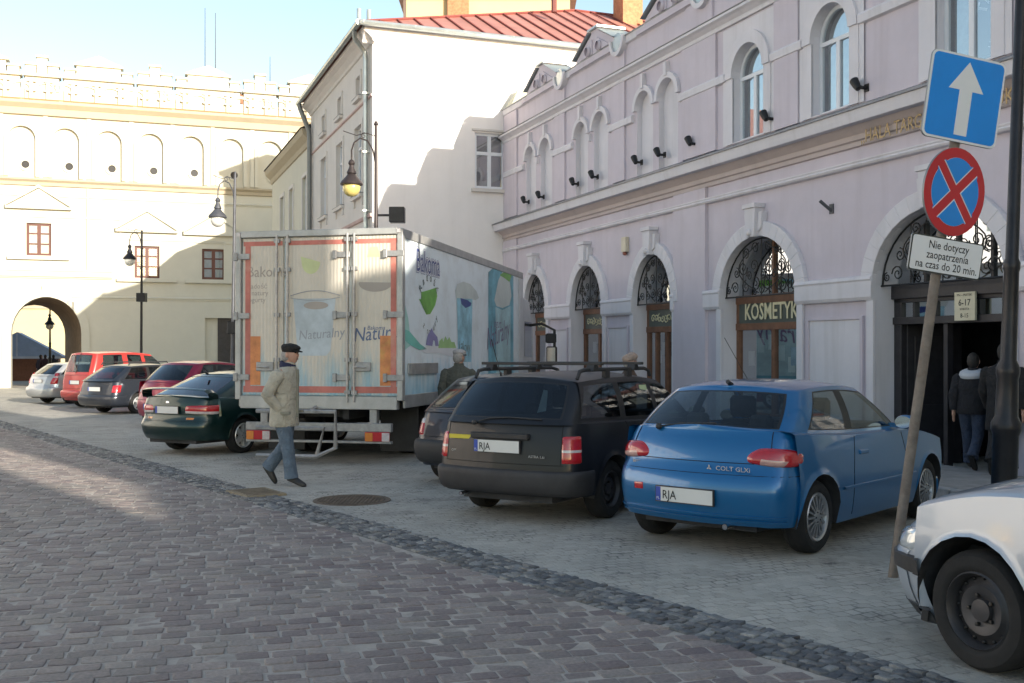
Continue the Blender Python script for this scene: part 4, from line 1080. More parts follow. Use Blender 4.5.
    def gp(n, v):
        (bx_, by_), (tx_, ty_), tg = n
        tb = taper(bx_); 
        zb = ci(belt, bx_) + .018; zt = ci(zr, tx_) - dome*(abs(ty_)/WT)**2.5 - .012
        if g.get('zbr') and bx_ < gx0 - .06: zb = g['zbr']
        z = zb + (zt-zb)*v; vv = max(0,v)
        k = bulge*4*vv*(1-vv)
        y_ = by_*tb + (ty_-by_*tb)*v + k*by_/WB
        x_ = bx_ + (tx_-bx_)*v
        fx_ = 1-abs(by_)/WB
        if bx_ < xmid-.3 and fx_ > .02: x_ -= k*.6*min(1,fx_*3)
        elif bx_ > xmid+.2 and fx_ > .02: x_ += k*.8*min(1,fx_*3)
        return (x_, y_, z)
    glass = {}
    nl = len(VL)
    GP = [[gp(n, v) for n in N] for v in VL]
    for s in (1,-1):
        for a in range(nl-1):
            for i in range(len(N)-1):
                tg = N[i][2]; vs = [GP[a][i], GP[a][i+1], GP[a+1][i+1], GP[a+1][i]]
                vs = [(p[0], s*p[1], p[2]) for p in vs]
                if tg in ('body','seal') or a < 2 or a >= nl-3:
                    mm = 0
                    if tg == 'seal' and 1 < a < nl-3: mm = 3
                    if tg == 'seal' and (a < 1 or a > nl-3): mm = 0
                    mb.add(vs, [(0,1,2,3)], mm, True)
                elif a == 2 or a == nl-4: mb.add(vs, [(0,1,2,3)], 3, True)
                elif tg == 'pillar': mb.add(vs, [(0,1,2,3)], 3, True)
                else:
                    key = tg if tg in ('rear_window','windshield') else tg + ('L' if s > 0 else 'R')
                    glass.setdefault(key, MB()).add(vs, [(0,1,2,3)], 0, True)
    topr = GP[-1]; Q2 = [1,.97,.9,.75,.5,.25,0]
    for s in (1,-1):
        for a in range(len(Q2)-1):
            for i in range(len(topr)-1):
                def rp(j, q):
                    p = topr[j]; w0 = p[1]/WT
                    zc_ = ci(zr, p[0])
                    y_ = p[1]*q; zz = p[2] + (zc_ - p[2])*(1-q**2.5)
                    return (p[0], s*y_, zz)
                mb.add([rp(i,Q2[a]), rp(i+1,Q2[a]), rp(i+1,Q2[a+1]), rp(i,Q2[a+1])], [(0,1,2,3)], 0, True)
    bm = None
    body = mb.build('body', [pm_, M['blackplast'], M['cabin'], M['seal']], root, allsmooth=True, sharp=42, normals=False)
    bmx = bmesh.new(); bmx.from_mesh(body.data); bmesh.ops.remove_doubles(bmx, verts=bmx.verts, dist=.0008); bmesh.ops.recalc_face_normals(bmx, faces=bmx.faces); bmx.to_mesh(body.data); bmx.free(); body.data.set_sharp_from_angle(angle=R(42))
    for k, gm_ in glass.items():
        nm = k if k in ('rear_window','windshield') else 'side_window'
        o = gm_.build(nm, P.get('glass', M['carglass']) if nm != 'windshield' else M['carglass'], root, allsmooth=True, sharp=60)
        bg_ = bmesh.new(); bg_.from_mesh(o.data); bmesh.ops.remove_doubles(bg_, verts=bg_.verts, dist=.0008); bmesh.ops.recalc_face_normals(bg_, faces=bg_.faces); bg_.to_mesh(o.data); bg_.free(); o.data.set_sharp_from_angle(angle=R(60))
    # ---- fittings
    def surf(u, z, off=0., fr=False):
        dl = [d for d, _ in half]
        if fr: dl = dl[::-1]
        pts = [pos(d, z) for d in dl[:24]]
        acc = 0
        for p, q in zip(pts, pts[1:]):
            L = math.hypot(q[0]-p[0], q[1]-p[1])
            if L > 1e-6 and acc + L >= u:
                t = (u-acc)/L; tx, ty = (q[0]-p[0])/L, (q[1]-p[1])/L
                nx, ny = (-ty, tx)
                if fr: nx, ny = (ty, -tx) if False else (-ty*-1, tx*-1)
                if ny < 0 or (abs(ny) < .3 and ((nx > 0) != fr)): nx, ny = -nx, -ny
                return (p[0]+(q[0]-p[0])*t + nx*off, p[1]+(q[1]-p[1])*t + ny*off, z)
            acc += L
        return (pts[-1][0], pts[-1][1]+off, z)
    def patch(quads, nm, mats, rnd_=.0, off=.006, dome_=.012, fr=False, n=10, mfun=None, par=None, sides=(1,-1)):
        out = []
        for s in sides:
            pb = MB(); G = []
            for i in range(n+1):
                row = []
                for j in range(n+1):
                    a, b = -1+2*i/n, -1+2*j/n
                    a2, b2 = a*math.sqrt(1-rnd_*b*b/2), b*math.sqrt(1-rnd_*a*a/2)
                    u_, v_ = (a2+1)/2, (b2+1)/2
                    c = [(1-u_)*(1-v_), u_*(1-v_), u_*v_, (1-u_)*v_]
                    uu = sum(k*q[0] for k, q in zip(c, quads)); zz = sum(k*q[1] for k, q in zip(c, quads))
                    e = max(abs(a),abs(b))
                    o_ = -.01 if e > .999 else off + dome_*(1-a**4)*(1-b**4)
                    p = surf(uu, zz, o_, fr); row.append((p[0], s*p[1], p[2]))
                G.append(row)
            for i in range(n):
                for j in range(n):
                    m_ = mfun((i+.5)/n, (j+.5)/n) if mfun else 0
                    pb.add([G[i][j],G[i+1][j],G[i+1][j+1],G[i][j+1]], [(0,1,2,3)], m_, True)
            o = pb.build(nm, mats, par or root, allsmooth=True, sharp=50, normals=False)
            bb_ = bmesh.new(); bb_.from_mesh(o.data); bmesh.ops.remove_doubles(bb_, verts=bb_.verts, dist=.0003); bmesh.ops.recalc_face_normals(bb_, faces=bb_.faces); bb_.to_mesh(o.data); bb_.free(); o.data.set_sharp_from_angle(angle=R(50))
            out.append(o)
        return out
    K = dict(root=root, body=body, surf=surf, patch=patch, pos=pos, pt=pt, taper=taper, gp=gp, N=N, P=P)
    # bumpers
    def bumper(rear_, zb, zt, off, m, nm='bumper'):
        bb = MB(); st = [d for d, _ in half if (pos(d,.5)[0] < -ra-.02 if rear_ else pos(d,.5)[0] > wb+ra+.02)]
        if not rear_: st = st[::-1]
        n = len(st); rows = []
        prof = [(0,-.01),(.03,.55),(.15,.9),(.4,1),(.7,1),(.88,.9),(.97,.6),(1,-.01)]
        for f, o in prof:
            z = zb+(zt-zb)*f; hr = []
            for i, d in enumerate(st):
                k = off*o if i < n-1 else off*o*.55
                hr.append(pt(d, z, k))
            rows.append(hr)
        bb.grid([h_[::-1] + [(p[0],-p[1],p[2]) for p in h_[1:]] for h_ in rows], 0, True)
        return bb.build(nm, m, root, allsmooth=True, sharp=45)
    K['bumper'] = bumper
    if P.get('rbump'): bumper(True, *P['rbump'])
    if P.get('fbump'): bumper(False, *P['fbump'])
    # seams
    sm = MB()
    for poly in P.get('seams', []):
        for s in (1,-1):
            pts = []
            for (xa_, za_), (xb2, zb2) in zip(poly, poly[1:]):
                for q in range(6): 
                    xx, zz = xa_+(xb2-xa_)*q/6, za_+(zb2-za_)*q/6; pts.append((xx, s*(pos(('s',xx),zz)[1]-.001), zz))
            xx, zz = poly[-1]; pts.append((xx, s*(pos(('s',xx),zz)[1]-.001), zz)); sm.tube(pts, .0045, 4)
    for z, um in P.get('rseams', []):
        for s in (1,-1): sm.tube([(lambda p: (p[0], s*p[1], p[2]))(surf(um*q/14, z, -.001)) for q in range(15)], .0045, 4)
    for u0, z0, u1, z1 in P.get('vseams', []):
        for s in (1,-1): sm.tube([(lambda p: (p[0], s*p[1], p[2]))(surf(u0+(u1-u0)*q/8, z0+(z1-z0)*q/8, -.001)) for q in range(9)], .0045, 4)
    if sm.v: sm.build('panel_gap', M['seam'], body)
    for xh, zh in P.get('handles', []):
        for s in (1,-1):
            hb = MB(); yy = pos(('s',xh),zh)[1]; hb.box(-.09,.09,-.012,.018,-.018,.018); hb.v = [(a+xh, s*(b+yy), c+zh) for a,b,c in hb.v]
            hb.build('door_handle', P.get('handle_m', M['blackplast']), root, bevel=.008)
    if P.get('mould'):
        z0, z1, mm = P['mould']; xs_ = [ra+.06 + (wb-2*ra-.12)*q/10 for q in range(11)]
        for s in (1,-1):
            mb2 = MB(); mb2.grid([[(x_, s*(pos(('s',x_),z)[1]+o), z) for x_ in xs_] for z, o in ((z0,-.002),(z0+.006,.014),(z1-.006,.014),(z1,-.002))], 0, True); mb2.build('side_moulding', mm, root)
    # wheels
    tw = P.get('tw',.185)
    for xw in (0, wb):
        for s in (1,-1): wheel(root, xw, s*(hw-.045-tw/2), s, r, P.get('rim','steel'), tw, P.get('rimf',.66), P.get('rimm'))
    # seats and dashboard
    sb_ = MB(); zs_ = ci(belt, 1.0)
    def pad(x0,x1,y0,y1,z0,z1): sb_.box(x0,x1,y0,y1,z0,z1)
    xs1 = g.get('seat', wb*.42)
    for s in (-1,1):
        pad(xs1-.1,xs1+.06,s*.36-.22,s*.36+.22,.6,zs_+.08); pad(xs1-.09,xs1+.0,s*.36-.13,s*.36+.13,zs_+.1,zs_+.3)
        pad(g.get('rseat',.05)-.05,g.get('rseat',.05)+.05,s*.3-.1,s*.3+.1,zs_,zs_+.18)
    pad(g.get('rseat',.05)-.06,g.get('rseat',.05)+.08,-.6,.6,.6,zs_+.04)
    pad(g['fb']-.75,g['fb']-.2,-.62,.62,.7,zs_+.06)
    sb_.build('seat', M['cabin'], root, bevel=.03)
    # mirrors
    for s in (1,-1):
        xm = g.get('mir', sd[-1][0]-.12); ym = WB*taper(xm); zm = ci(belt,xm)+.08
        mm = MB(); mm.ball((xm+.02, s*(ym+.13), zm), (.07,.1,.065), 12, 8); mm.box(xm-.02,xm+.04,s*(ym-.02),s*(ym+.08),zm-.05,zm-.01)
        mo = mm.build('mirror', P.get('mirm', pm_), root)
        mm = MB(); mm.lathe([(.001,0),(.055,0)], 14, 0, Matrix.Translation((xm-.052, s*(ym+.13), zm)) @ Matrix.Scale(1.4,4,(0,1,0)) @ Matrix.Rotation(-PI/2,4,'Y')); mm.build('mirror_glass', M['chrome'], mo)
    return root, K

REARTX = Matrix(((0,0,-1,0),(-1,0,0,0),(0,1,0,0),(0,0,0,1)))
def plate(K, z, txt, y=0., w=.52, rear_=True, col_='platew', xo=0.):
    s = K['surf'](abs(y), z, .0); x = s[0] - .012 - xo
    mb = MB(); mb.box(x-.008, x+.012, y-w/2-.008, y+w/2+.008, z-.065, z+.065, 1); mb.box(x-.012, x-.008, y-w/2, y+w/2, z-.057, z+.057, 0); mb.box(x-.0135, x-.0122, y+w/2-.045, y+w/2-.001, z-.056, z+.056, 2)
    p = mb.build('number_plate', [M[col_], M['blackplast'], M['plateb']], K['root'])
    if txt:
        mb = MB(); put_text(mb, txt, .098, Matrix.Translation((x-.0142, y+w/2-.06, z-.036)) @ REARTX, align='LEFT', bold=.006, sx=.88); put_text(mb, 'PL', .03, Matrix.Translation((x-.0145, y+w/2-.006, z-.045)) @ REARTX, 1, align='LEFT')
        mb.build('plate_lettering', [M['ink'], M['platew']], p)
    return p
def reartext(K, txt, y, z, size, m, sx=1.0, off=.004):
    x = K['surf'](abs(y), z, off)[0]
    mb = MB(); put_text(mb, txt, size, Matrix.Translation((x-.003, y, z)) @ REARTX, align='LEFT', bold=.004, sx=sx, depth=.02)
    mb.build('badge_lettering', m, K['root'])
def wiper(K, pts, r=.008):
    mb = MB(); mb.tube(pts, r, 5); mb.ball(pts[-1], .028, 8, 6); mb.build('wiper', M['blackplast'], K['root'])
def rear_glass_pt(K, y, v, off=.012):
    N = K['N']; best = min(range(5), key=lambda i: abs(N[i][0][1]-abs(y))); p = K['gp'](N[best], v)
    return (p[0]-off, y, p[2]+off*.5)
def exhaust(K, y, z=.24, r=.026):
    x = -K['P']['ro']
    mb = MB(); mb.tube([(x+.5,y,z),(x+.03,y,z)], r, 12, caps=False); mb.tube([(x+.03,y,z),(x+.4,y,z)], r*.85, 12); mb.build('exhaust_pipe', M['chrome'], K['root'])

# ---------------------------------------------------------------- blue hatchback
M['bluepaint'] = paint('blue_metallic_paint', (.005,.122,.31), .35, .28, .06, .8)
P = dict(ro=.67, fo=.79, wb=2.415, hw=.845, H=1.365, r=.292, ra=.345, paint=M['bluepaint'], tw=.19, rim='cap', rimf=.68,
    rear=[(.2,.1),(.27,.04),(.36,.012),(.5,0),(.62,.015),(.66,.05),(.7,.075),(.82,.1),(.93,.15),(1.02,.22)],
    belt=[(-.7,.98),(-.2,.955),(.6,.915),(1.5,.9),(2.0,.885),(2.6,.8),(3.0,.69),(3.2,.6)], bowr=.15, crr=.2, tap_r=.95, zr=.25,
    glass=M['carglass'], seams=[[(.62,.25),(.6,.6),(.68,.9)],[(1.78,.25),(1.8,.6),(1.72,.88)]], rseams=[(.645,.95),(.735,.52)], vseams=[(.66,.74,.62,.98)],
    handles=[(.82,.76)], handle_m=M['bluepaint'], mould=(.47,.5,M['bluepaint']),
    g=dict(wb=.765, wt=.6, rb=-.46, rt=-.02, fb=2.0, ft=1.22, zr=[(-.1,1.315),(.3,1.365),(.8,1.375),(1.3,1.335)], bow_rb=.14, bow_rt=.08, rc_b=.2, rc_t=.14, yg=.85,
      side=[(-.1,.3,'glass'),(.62,.68,'pillar'),(.72,.77,'glass'),(1.72,1.16,'body')], dome=.045, seat=.95, rseat=.0))
blue, K = make_car('blue_hatchback', 'metallic blue three-door hatchback parked beside the black estate car', 0, 0, 0, P)
place_root(blue, 1.93, 9.33, R(41), 0, 1.05)
bl = lambda u, v: 1 if (v < .42 and .12 < u < .9) else 0
K['patch']([(.40,.73),(.95,.7),(1.0,.83),(.52,.88)], 'tail_light', [M['redlens'], M['clearlens'], pm('pinkish_lens', (.5,.3,.27), .12, 0, .15, 30, coat=1)], .75, .006, .03, mfun=lambda u, v: 2 if (v < .4 and .22 < u < .62) else 0, n=16)
plate(K, .46, 'RJA', y=.02, xo=.0)
K['patch']([(.45,.47),(.57,.465),(.57,.53),(.45,.535)], 'fog_light', [M['redlens']], .15, .003, .004, sides=(1,))
mb = MB()
for z in (.325,.29): mb.grid([[(lambda p: (p[0], s_*p[1], p[2]))(K['surf'](abs(u), zz, o)) for u, s_ in [(q*.1, 1) for q in range(8,0,-1)] + [(q*.1, -1) for q in range(0,9)]] for zz, o in ((z-.008,-.004),(z-.006,.018),(z+.006,.018),(z+.008,-.004))], 0, True)
mb.build('bumper_slot', M['bluepaint'], blue)
reartext(K, 'COLT GLXi', -.22, .675, .05, M['alloy'], 1.2); reartext(K, 'MITSUBISHI', .62, .68, .032, M['alloy'])
mb = MB()
for q in range(3): mb.prism([(0,0),(.016,.028),(0,.056),(-.016,.028)], -.004, .004, 0, Matrix.Translation((K['surf'](.15,.69,.008)[0]-.002, -.16, .69)) @ Matrix.Rotation(PI/2,4,'Z') @ Matrix.Rotation(q*2*PI/3,4,'Y') @ Matrix.Scale(.45,4))
mb.build('badge', M['alloy'], blue)
wiper(K, [rear_glass_pt(K,-.12,.12), rear_glass_pt(K,.2,.08), rear_glass_pt(K,.4,-.02,.02)])
exhaust(K, -.32, .24)
mb = MB(); mb.tube([(.05,.0,1.33),(-.02,0,1.36)], .02, 6); mb.tube([(1.3,.5,1.31),(.95,.58,1.75)], .003, 4); mb.build('aerial', M['blackplast'], blue)

# ---------------------------------------------------------------- black estate
M['blackpaint'] = paint('charcoal_paint', (.009,.0105,.015), .0, .42, .05, .2, .35)
P = dict(ro=.86, fo=.86, wb=2.517, hw=.845, H=1.46, r=.29, ra=.345, paint=M['blackpaint'], rim='steel', rimf=.64, rimm=M['steelrim'],
    rear=[(.2,.12),(.3,.05),(.45,.02),(.6,.03),(.8,.05),(.95,.08),(1.05,.13)],
    belt=[(-.9,.97),(0,.95),(1.2,.92),(2.0,.9),(2.6,.83),(3.1,.74),(3.4,.62)], bowr=.1, crr=.15, tap_r=.95, zr=.27,
    rbump=(.28,.52,.035,M['greyplast']), seams=[[(.42,.5),(.46,.7),(.3,.95)],[(.42,.25),(.42,.5)],[(1.2,.25),(1.2,.92)],[(2.1,.25),(2.12,.9)]], rseams=[(.575,.72)], vseams=[(.66,.58,.66,.97)],
    handles=[(.55,.8),(1.35,.78)], mould=(.5,.56,M['blackplast']), glass=M['tintglass'], tap_f=.9,
    g=dict(wb=.765, wt=.625, rb=-.8, rt=-.46, fb=2.25, ft=1.4, zr=[(-.6,1.39),(-.1,1.43),(.8,1.45),(1.4,1.4)], bow_rb=.1, bow_rt=.07, rc_b=.12, rc_t=.1, yg=.87,
      side=[(-.56,-.38,'glass'),(.28,.3,'pillar'),(.36,.37,'glass'),(1.1,1.06,'pillar'),(1.16,1.11,'glass'),(2.0,1.38,'body')], seat=1.05, rseat=.3, dome=.05))
est, K = make_car('estate_car', 'dirty black estate car with roof bars beside the blue hatchback', 0, 0, 0, P)
place_root(est, .33, 11.15, R(33), 0, 1.03)
def banded(u, v): return 0 if v > .62 else (1 if v > .45 else (2 if v > .3 else 0))
K['patch']([(.66,.585),(.9,.585),(.88,.86),(.655,.86)], 'tail_light', [M['redlens'], M['clearlens'], pm('smoked_lens', (.09,.03,.03), .2)], .05, .006, .01, mfun=lambda u, v: 1 if .38 < v < .5 else 0, n=12)
plate(K, .735, 'RJA', y=.02); reartext(K, 'ASTRA 1.6i', -.33, .64, .035, M['alloy'], 1.1); reartext(K, 'OPEL', .6, .66, .035, M['alloy'])
mb = MB(); x = K['surf'](.0,.83,.0)[0]; mb.box(x-.03,x+.03,-.33,.33,.805,.865); mb.build('plate_light_bar', M['blackplast'], est, bevel=.01)
mb = MB(); x = K['surf'](.42,.8,.0)[0]; mb.box(x-.006,x+.01,.36,.62,.79,.83); mb.build('sticker', M['yellowsign'], est)
mb = MB(); p = rear_glass_pt(K, -.35, .55, -.01)
mb.add([(p[0]-.05,-.33,1.06),(p[0]-.05,-.43,1.08),(p[0]+.07,-.38,1.27),(p[0]+.07,-.33,1.28)], [(0,1,2,3)]); mb.build('paper_in_window', pm('pale_paper', (.5,.62,.6), .7), est)
wiper(K, [rear_glass_pt(K,-.45,.03), rear_glass_pt(K,-.1,.06), rear_glass_pt(K,.12,.03), rear_glass_pt(K,.28,-.09,.02)])
exhaust(K, .45, .25, .02)
for s in (1,-1):
    mb = MB(); mb.tube([(-.35,s*.6,1.38),(-.3,s*.6,1.455),(-.2,s*.6,1.47),(1.15,s*.59,1.475),(1.28,s*.58,1.45),(1.32,s*.58,1.39)], .02, 6)
    for x in (.25,.75): mb.box(x-.05,x+.05,s*.6-.02,s*.6+.02,1.38,1.475)
    mb.build('roof_rail', M['blackplast'], est)
for x in (-.05, .85):
    mb = MB(); mb.box(x-.03,x+.03,-.72,.72,1.515,1.545)
    for s in (1,-1): mb.prism([(x-.07,1.455),(x+.07,1.455),(x+.035,1.52),(x-.035,1.52)], s*.56, s*.65)
    mb.build('roof_bar', M['blackplast'], est, bevel=.006)
mb = MB(); mb.tube([(-.3,.32,1.4),(-.45,.34,1.78)], .004, 5); mb.tube([(-.3,.32,1.4),(-.31,.32,1.44)], .012, 6); mb.build('aerial', M['blackplast'], est)
mb = MB(); mb.box(.72,.725,-.0,-.001,0,0.001); 
mb = MB(); mb.add([(.85,-.69,1.24),(1.02,-.69,1.24),(1.02,-.675,1.3),(.85,-.675,1.3)], [(0,1,2,3)]); mb.build('window_sticker', pm('pale_green_sticker', (.5,.6,.35), .6), est)

# ---------------------------------------------------------------- dark car hidden left of the estate
M['navypaint'] = paint('blue_black_paint', (.018,.022,.035), .4, .35, .2)
P = dict(ro=.75, fo=.85, wb=2.5, hw=.845, H=1.42, r=.295, paint=M['navypaint'], rim='steel', rimm=M['steelrim'],
    rear=[(.2,.1),(.3,.04),(.45,.0),(.6,.02),(.8,.08),(1.0,.16)], belt=[(-.8,.95),(0,.93),(1.5,.9),(2.2,.88),(2.8,.78),(3.3,.62)], bowr=.12, crr=.2,
    rbump=(.27,.58,.04,M['blackplast']), glass=M['tintglass'], rseams=[(.62,.6)],
    g=dict(wb=.77, wt=.61, rb=-.6, rt=.0, fb=2.15, ft=1.3, zr=[(-.2,1.35),(.4,1.42),(.9,1.42),(1.4,1.37)], bow_rb=.12, bow_rt=.08,
      side=[(-.3,.2,'glass'),(.7,.72,'pillar'),(.76,.78,'glass'),(1.85,1.26,'body')]))
dk, K = make_car('dark_hatchback', 'blue-black car mostly hidden behind the left side of the black estate car', 0, 0, 0, P)
place_root(dk, -.28, 13.9, R(30))
K['patch']([(.62,.62),(.9,.62),(.88,.86),(.64,.86)], 'tail_light', [M['redlens'], M['clearlens']], .2, .006, .01, mfun=lambda u, v: 1 if v > .66 else 0)

# ---------------------------------------------------------------- dark green liftback with wing
M['greenpaint'] = paint('dark_green_paint', (.006,.028,.027), .4, .3, .15)
P = dict(ro=1.0, fo=.95, wb=2.61, hw=.87, H=1.4, r=.305, ra=.36, paint=M['greenpaint'], rim='alloy', rimf=.7, tw=.2, rimm=M['alloybright'],
    rear=[(.2,.16),(.3,.06),(.42,.01),(.54,0),(.58,.04),(.64,.07),(.8,.06),(.95,.09),(1.02,.14)],
    belt=[(-1.05,.95),(-.6,.955),(0,.94),(1.5,.9),(2.2,.88),(2.9,.78),(3.5,.62)], bowr=.16, crr=.26, tap_r=.92, zr=.26,
    seams=[[(.55,.25),(.5,.6),(.4,.92)],[(1.3,.25),(1.3,.9)],[(2.25,.25),(2.28,.86)]], rseams=[(.575,.85)], handles=[(.62,.78),(1.42,.76)], glass=M['tintglass'], mould=(.48,.52,M['greenpaint']),
    g=dict(wb=.78, wt=.59, rb=-.72, rt=.12, fb=2.3, ft=1.42, zr=[(0,1.33),(.5,1.39),(.95,1.4),(1.5,1.35)], bow_rb=.1, bow_rt=.1, rc_b=.2, yg=.87,
      side=[(-.25,.3,'glass'),(.48,.55,'pillar'),(.53,.6,'glass'),(1.25,1.15,'pillar'),(1.31,1.2,'glass'),(2.05,1.38,'body')]))
gr_, K = make_car('green_liftback', 'dark green liftback with rear wing parked left of the truck', 0, 0, 0, P)
place_root(gr_, -5.296, 18.33, R(28.8))
K['patch']([(.34,.7),(.98,.68),(1.0,.85),(.36,.84)], 'tail_light', [M['redlens'], M['clearlens']], .12, .006, .012, mfun=lambda u, v: 1 if v < .3 else 0, n=12)
plate(K, .76, ''); K['patch']([(.38,.6),(.55,.6),(.55,.64),(.38,.64)], 'reflector', [M['amberlens']], 0, .004, .002)
wg = MB()
def aer(x, z, t=1.0): return [(x-.11*t,z+.01),(x-.05*t,z+.035*t),(x+.06*t,z+.025*t),(x+.11*t,z),(x,z-.005)]
rings = []
for q in range(-8, 9):
    y_ = q*.09; xx = -.84 + .12*(abs(q)/8)**2.5; zz = 1.1 - .03*(abs(q)/8)**3
    rings.append([(x,y_,z) for x, z in aer(xx, zz)])
wg.loft(rings, True, True, 0, True)
for s in (1,-1): wg.loft([[(x,s*.72,z) for x, z in aer(-.72,1.07)],[(x,s*.77,z) for x, z in aer(-.68,1.02)],[(x,s*.77,z) for x, z in aer(-.66,.95)]], True, True, 0, True)
wg.build('rear_wing', M['greenpaint'], gr_)
mb = MB(); mb.tube([(-.02,.0,1.34),(-.1,0,1.39)], .02, 6); mb.build('aerial', M['blackplast'], gr_)
mb = MB(); mb.ball((K['surf'](.0,.9,.006)[0],0,.88), (.006,.045,.03), 10, 6); mb.build('badge', M['chrome'], gr_)

# ---------------------------------------------------------------- magenta-red hatchback
M['magentapaint'] = paint('magenta_red_paint', (.28,.012,.045), .35, .35, .12)
P = dict(ro=.62, fo=.8, wb=2.47, hw=.83, H=1.46, r=.29, paint=M['magentapaint'], rim='seven', rimm=M['alloybright'],
    rear=[(.2,.1),(.3,.03),(.45,.0),(.6,.02),(.72,.08),(.9,.13),(1.02,.2)], belt=[(-.7,1.0),(0,.98),(1.5,.92),(2.2,.88),(2.8,.76),(3.3,.6)], bowr=.16, crr=.24, tap_r=.92, glass=M['tintglass'],
    rseams=[(.6,.7)],
    g=dict(wb=.76, wt=.6, rb=-.42, rt=.02, fb=2.2, ft=1.3, zr=[(-.1,1.4),(.4,1.46),(.9,1.46),(1.5,1.4)], bow_rb=.14, bow_rt=.1, rc_b=.16,
      side=[(-.05,.3,'glass'),(.5,.55,'pillar'),(.56,.6,'glass'),(1.1,1.06,'pillar'),(1.16,1.12,'glass'),(1.95,1.25,'body')]))
mg, K = make_car('red_hatchback', 'magenta-red hatchback parked just beyond the dark green liftback', 0, 0, 0, P)
place_root(mg, -8.0, 24.9, R(32), 0, 1.06)
K['patch']([(.62,.66),(.9,.66),(.88,1.0),(.68,1.0)], 'tail_light', [M['redlens'], M['clearlens']], .35, .006, .02, mfun=lambda u, v: 1 if .3 < v < .5 else 0)
plate(K, .46, '')

# ---------------------------------------------------------------- dark estate farther off
M['greypaint'] = paint('blue_grey_paint', (.022,.027,.038), .4, .35, .25)
P = dict(ro=.95, fo=.9, wb=2.62, hw=.855, H=1.45, r=.3, paint=M['greypaint'], rim='alloy', rimm=M['alloybright'],
    rear=[(.2,.1),(.3,.03),(.45,.0),(.6,.03),(.8,.08),(1.0,.14)], belt=[(-1,.96),(0,.95),(1.5,.92),(2.3,.9),(2.9,.8),(3.5,.62)], bowr=.1, crr=.18, glass=M['tintglass'], rbump=(.25,.55,.03,M['greypaint']), rseams=[(.57,.7)], mould=(.48,.53,M['greypaint']),
    g=dict(wb=.77, wt=.6, rb=-.85, rt=-.25, fb=2.35, ft=1.5, zr=[(-.4,1.36),(0,1.42),(.9,1.45),(1.5,1.4)], bow_rb=.1, bow_rt=.08,
      side=[(-.5,-.1,'glass'),(.35,.4,'pillar'),(.41,.46,'glass'),(1.15,1.1,'pillar'),(1.21,1.15,'glass'),(2.1,1.45,'body')]))
de, K = make_car('dark_estate_car', 'dark blue-grey estate car between the red van and the magenta hatchback', 0, 0, 0, P)
place_root(de, -11.45, 30.7, R(31))
K['patch']([(.66,.62),(.95,.62),(.93,.84),(.66,.84)], 'tail_light', [M['redlens']], .05, .006, .01); plate(K, .72, '', y=.0)
mb = MB(); mb.tube([(-.2,.6,1.4),(-.15,.6,1.47),(1.2,.58,1.5),(1.25,.58,1.42)], .02, 5); mb.tube([(-.2,-.6,1.4),(-.15,-.6,1.47),(1.2,-.58,1.5),(1.25,-.58,1.42)], .02, 5); mb.build('roof_rail', M['blackplast'], de)

# ---------------------------------------------------------------- red van
M['redpaint'] = paint('red_paint', (.4,.03,.025), .1, .4, .12)
P = dict(ro=.72, fo=.85, wb=2.7, hw=.86, H=1.82, r=.3, paint=M['redpaint'], rim='steel', rimm=M['steelrim'],
    rear=[(.2,.1),(.35,.02),(.6,.02),(.9,.05),(1.15,.08)], belt=[(-.8,1.1),(0,1.09),(1.6,1.02),(2.4,1.0),(3.0,.88),(3.6,.7)], bowr=.05, crr=.12, tap_r=.97, glass=M['carglass'], rbump=(.3,.56,.05,M['redpaint']), rseams=[(.62,.78)], mould=(.55,.62,M['greyplast']),
    wprof=[(.15,.92),(.3,.97),(.6,1.0),(.9,.985),(1.15,.96)],
    g=dict(wb=.81, wt=.7, rb=-.66, rt=-.46, fb=2.75, ft=1.7, zr=[(-.6,1.76),(0,1.81),(1.0,1.82),(1.8,1.75)], bow_rb=.04, bow_rt=.04, rc_b=.1, yg=.8,
      side=[(-.25,-.18,'glass'),(.55,.5,'body'),(.75,.68,'glass'),(1.3,1.2,'body'),(1.45,1.32,'glass'),(2.4,1.6,'body')]))
rv, K = make_car('red_van', 'tall red van with windows between the silver estate and the dark estate', 0, 0, 0, P, 'van')
place_root(rv, -13.6, 34.2, R(35))
K['patch']([(.76,.7),(.92,.7),(.9,1.05),(.76,1.05)], 'tail_light', [M['redlens'], M['amberlens']], .05, .006, .01, mfun=lambda u, v: 1 if v > .7 else 0); plate(K, .82, '', y=.05)
mb = MB(); p0, p1 = rear_glass_pt(K,0,.0,.01), rear_glass_pt(K,0,.98,.01); mb.tube([p0,p1], .012, 5); mb.build('rear_door_gap', M['seal'], rv)

# ---------------------------------------------------------------- silver estate by the arch
M['silverpaint'] = paint('silver_paint', (.46,.47,.48), .5, .35, .12)
P = dict(ro=.9, fo=.88, wb=2.615, hw=.85, H=1.45, r=.3, paint=M['silverpaint'], rim='seven', rimm=M['alloybright'],
    rear=[(.2,.1),(.3,.03),(.45,.0),(.58,.02),(.64,.07),(.8,.1),(1.0,.18)], belt=[(-1,1.0),(0,.97),(1.5,.92),(2.3,.9),(2.9,.8),(3.5,.62)], bowr=.14, crr=.2, glass=M['tintglass'], rbump=(.25,.6,.03,M['silverpaint']), rseams=[(.64,.6)], mould=(.48,.53,M['greyplast']),
    g=dict(wb=.765, wt=.59, rb=-.72, rt=-.2, fb=2.35, ft=1.45, zr=[(-.3,1.38),(0,1.43),(.9,1.46),(1.5,1.4)], bow_rb=.14, bow_rt=.08,
      side=[(-.4,.0,'glass'),(.35,.4,'pillar'),(.41,.46,'glass'),(1.15,1.1,'pillar'),(1.21,1.15,'glass'),(2.1,1.4,'body')]))
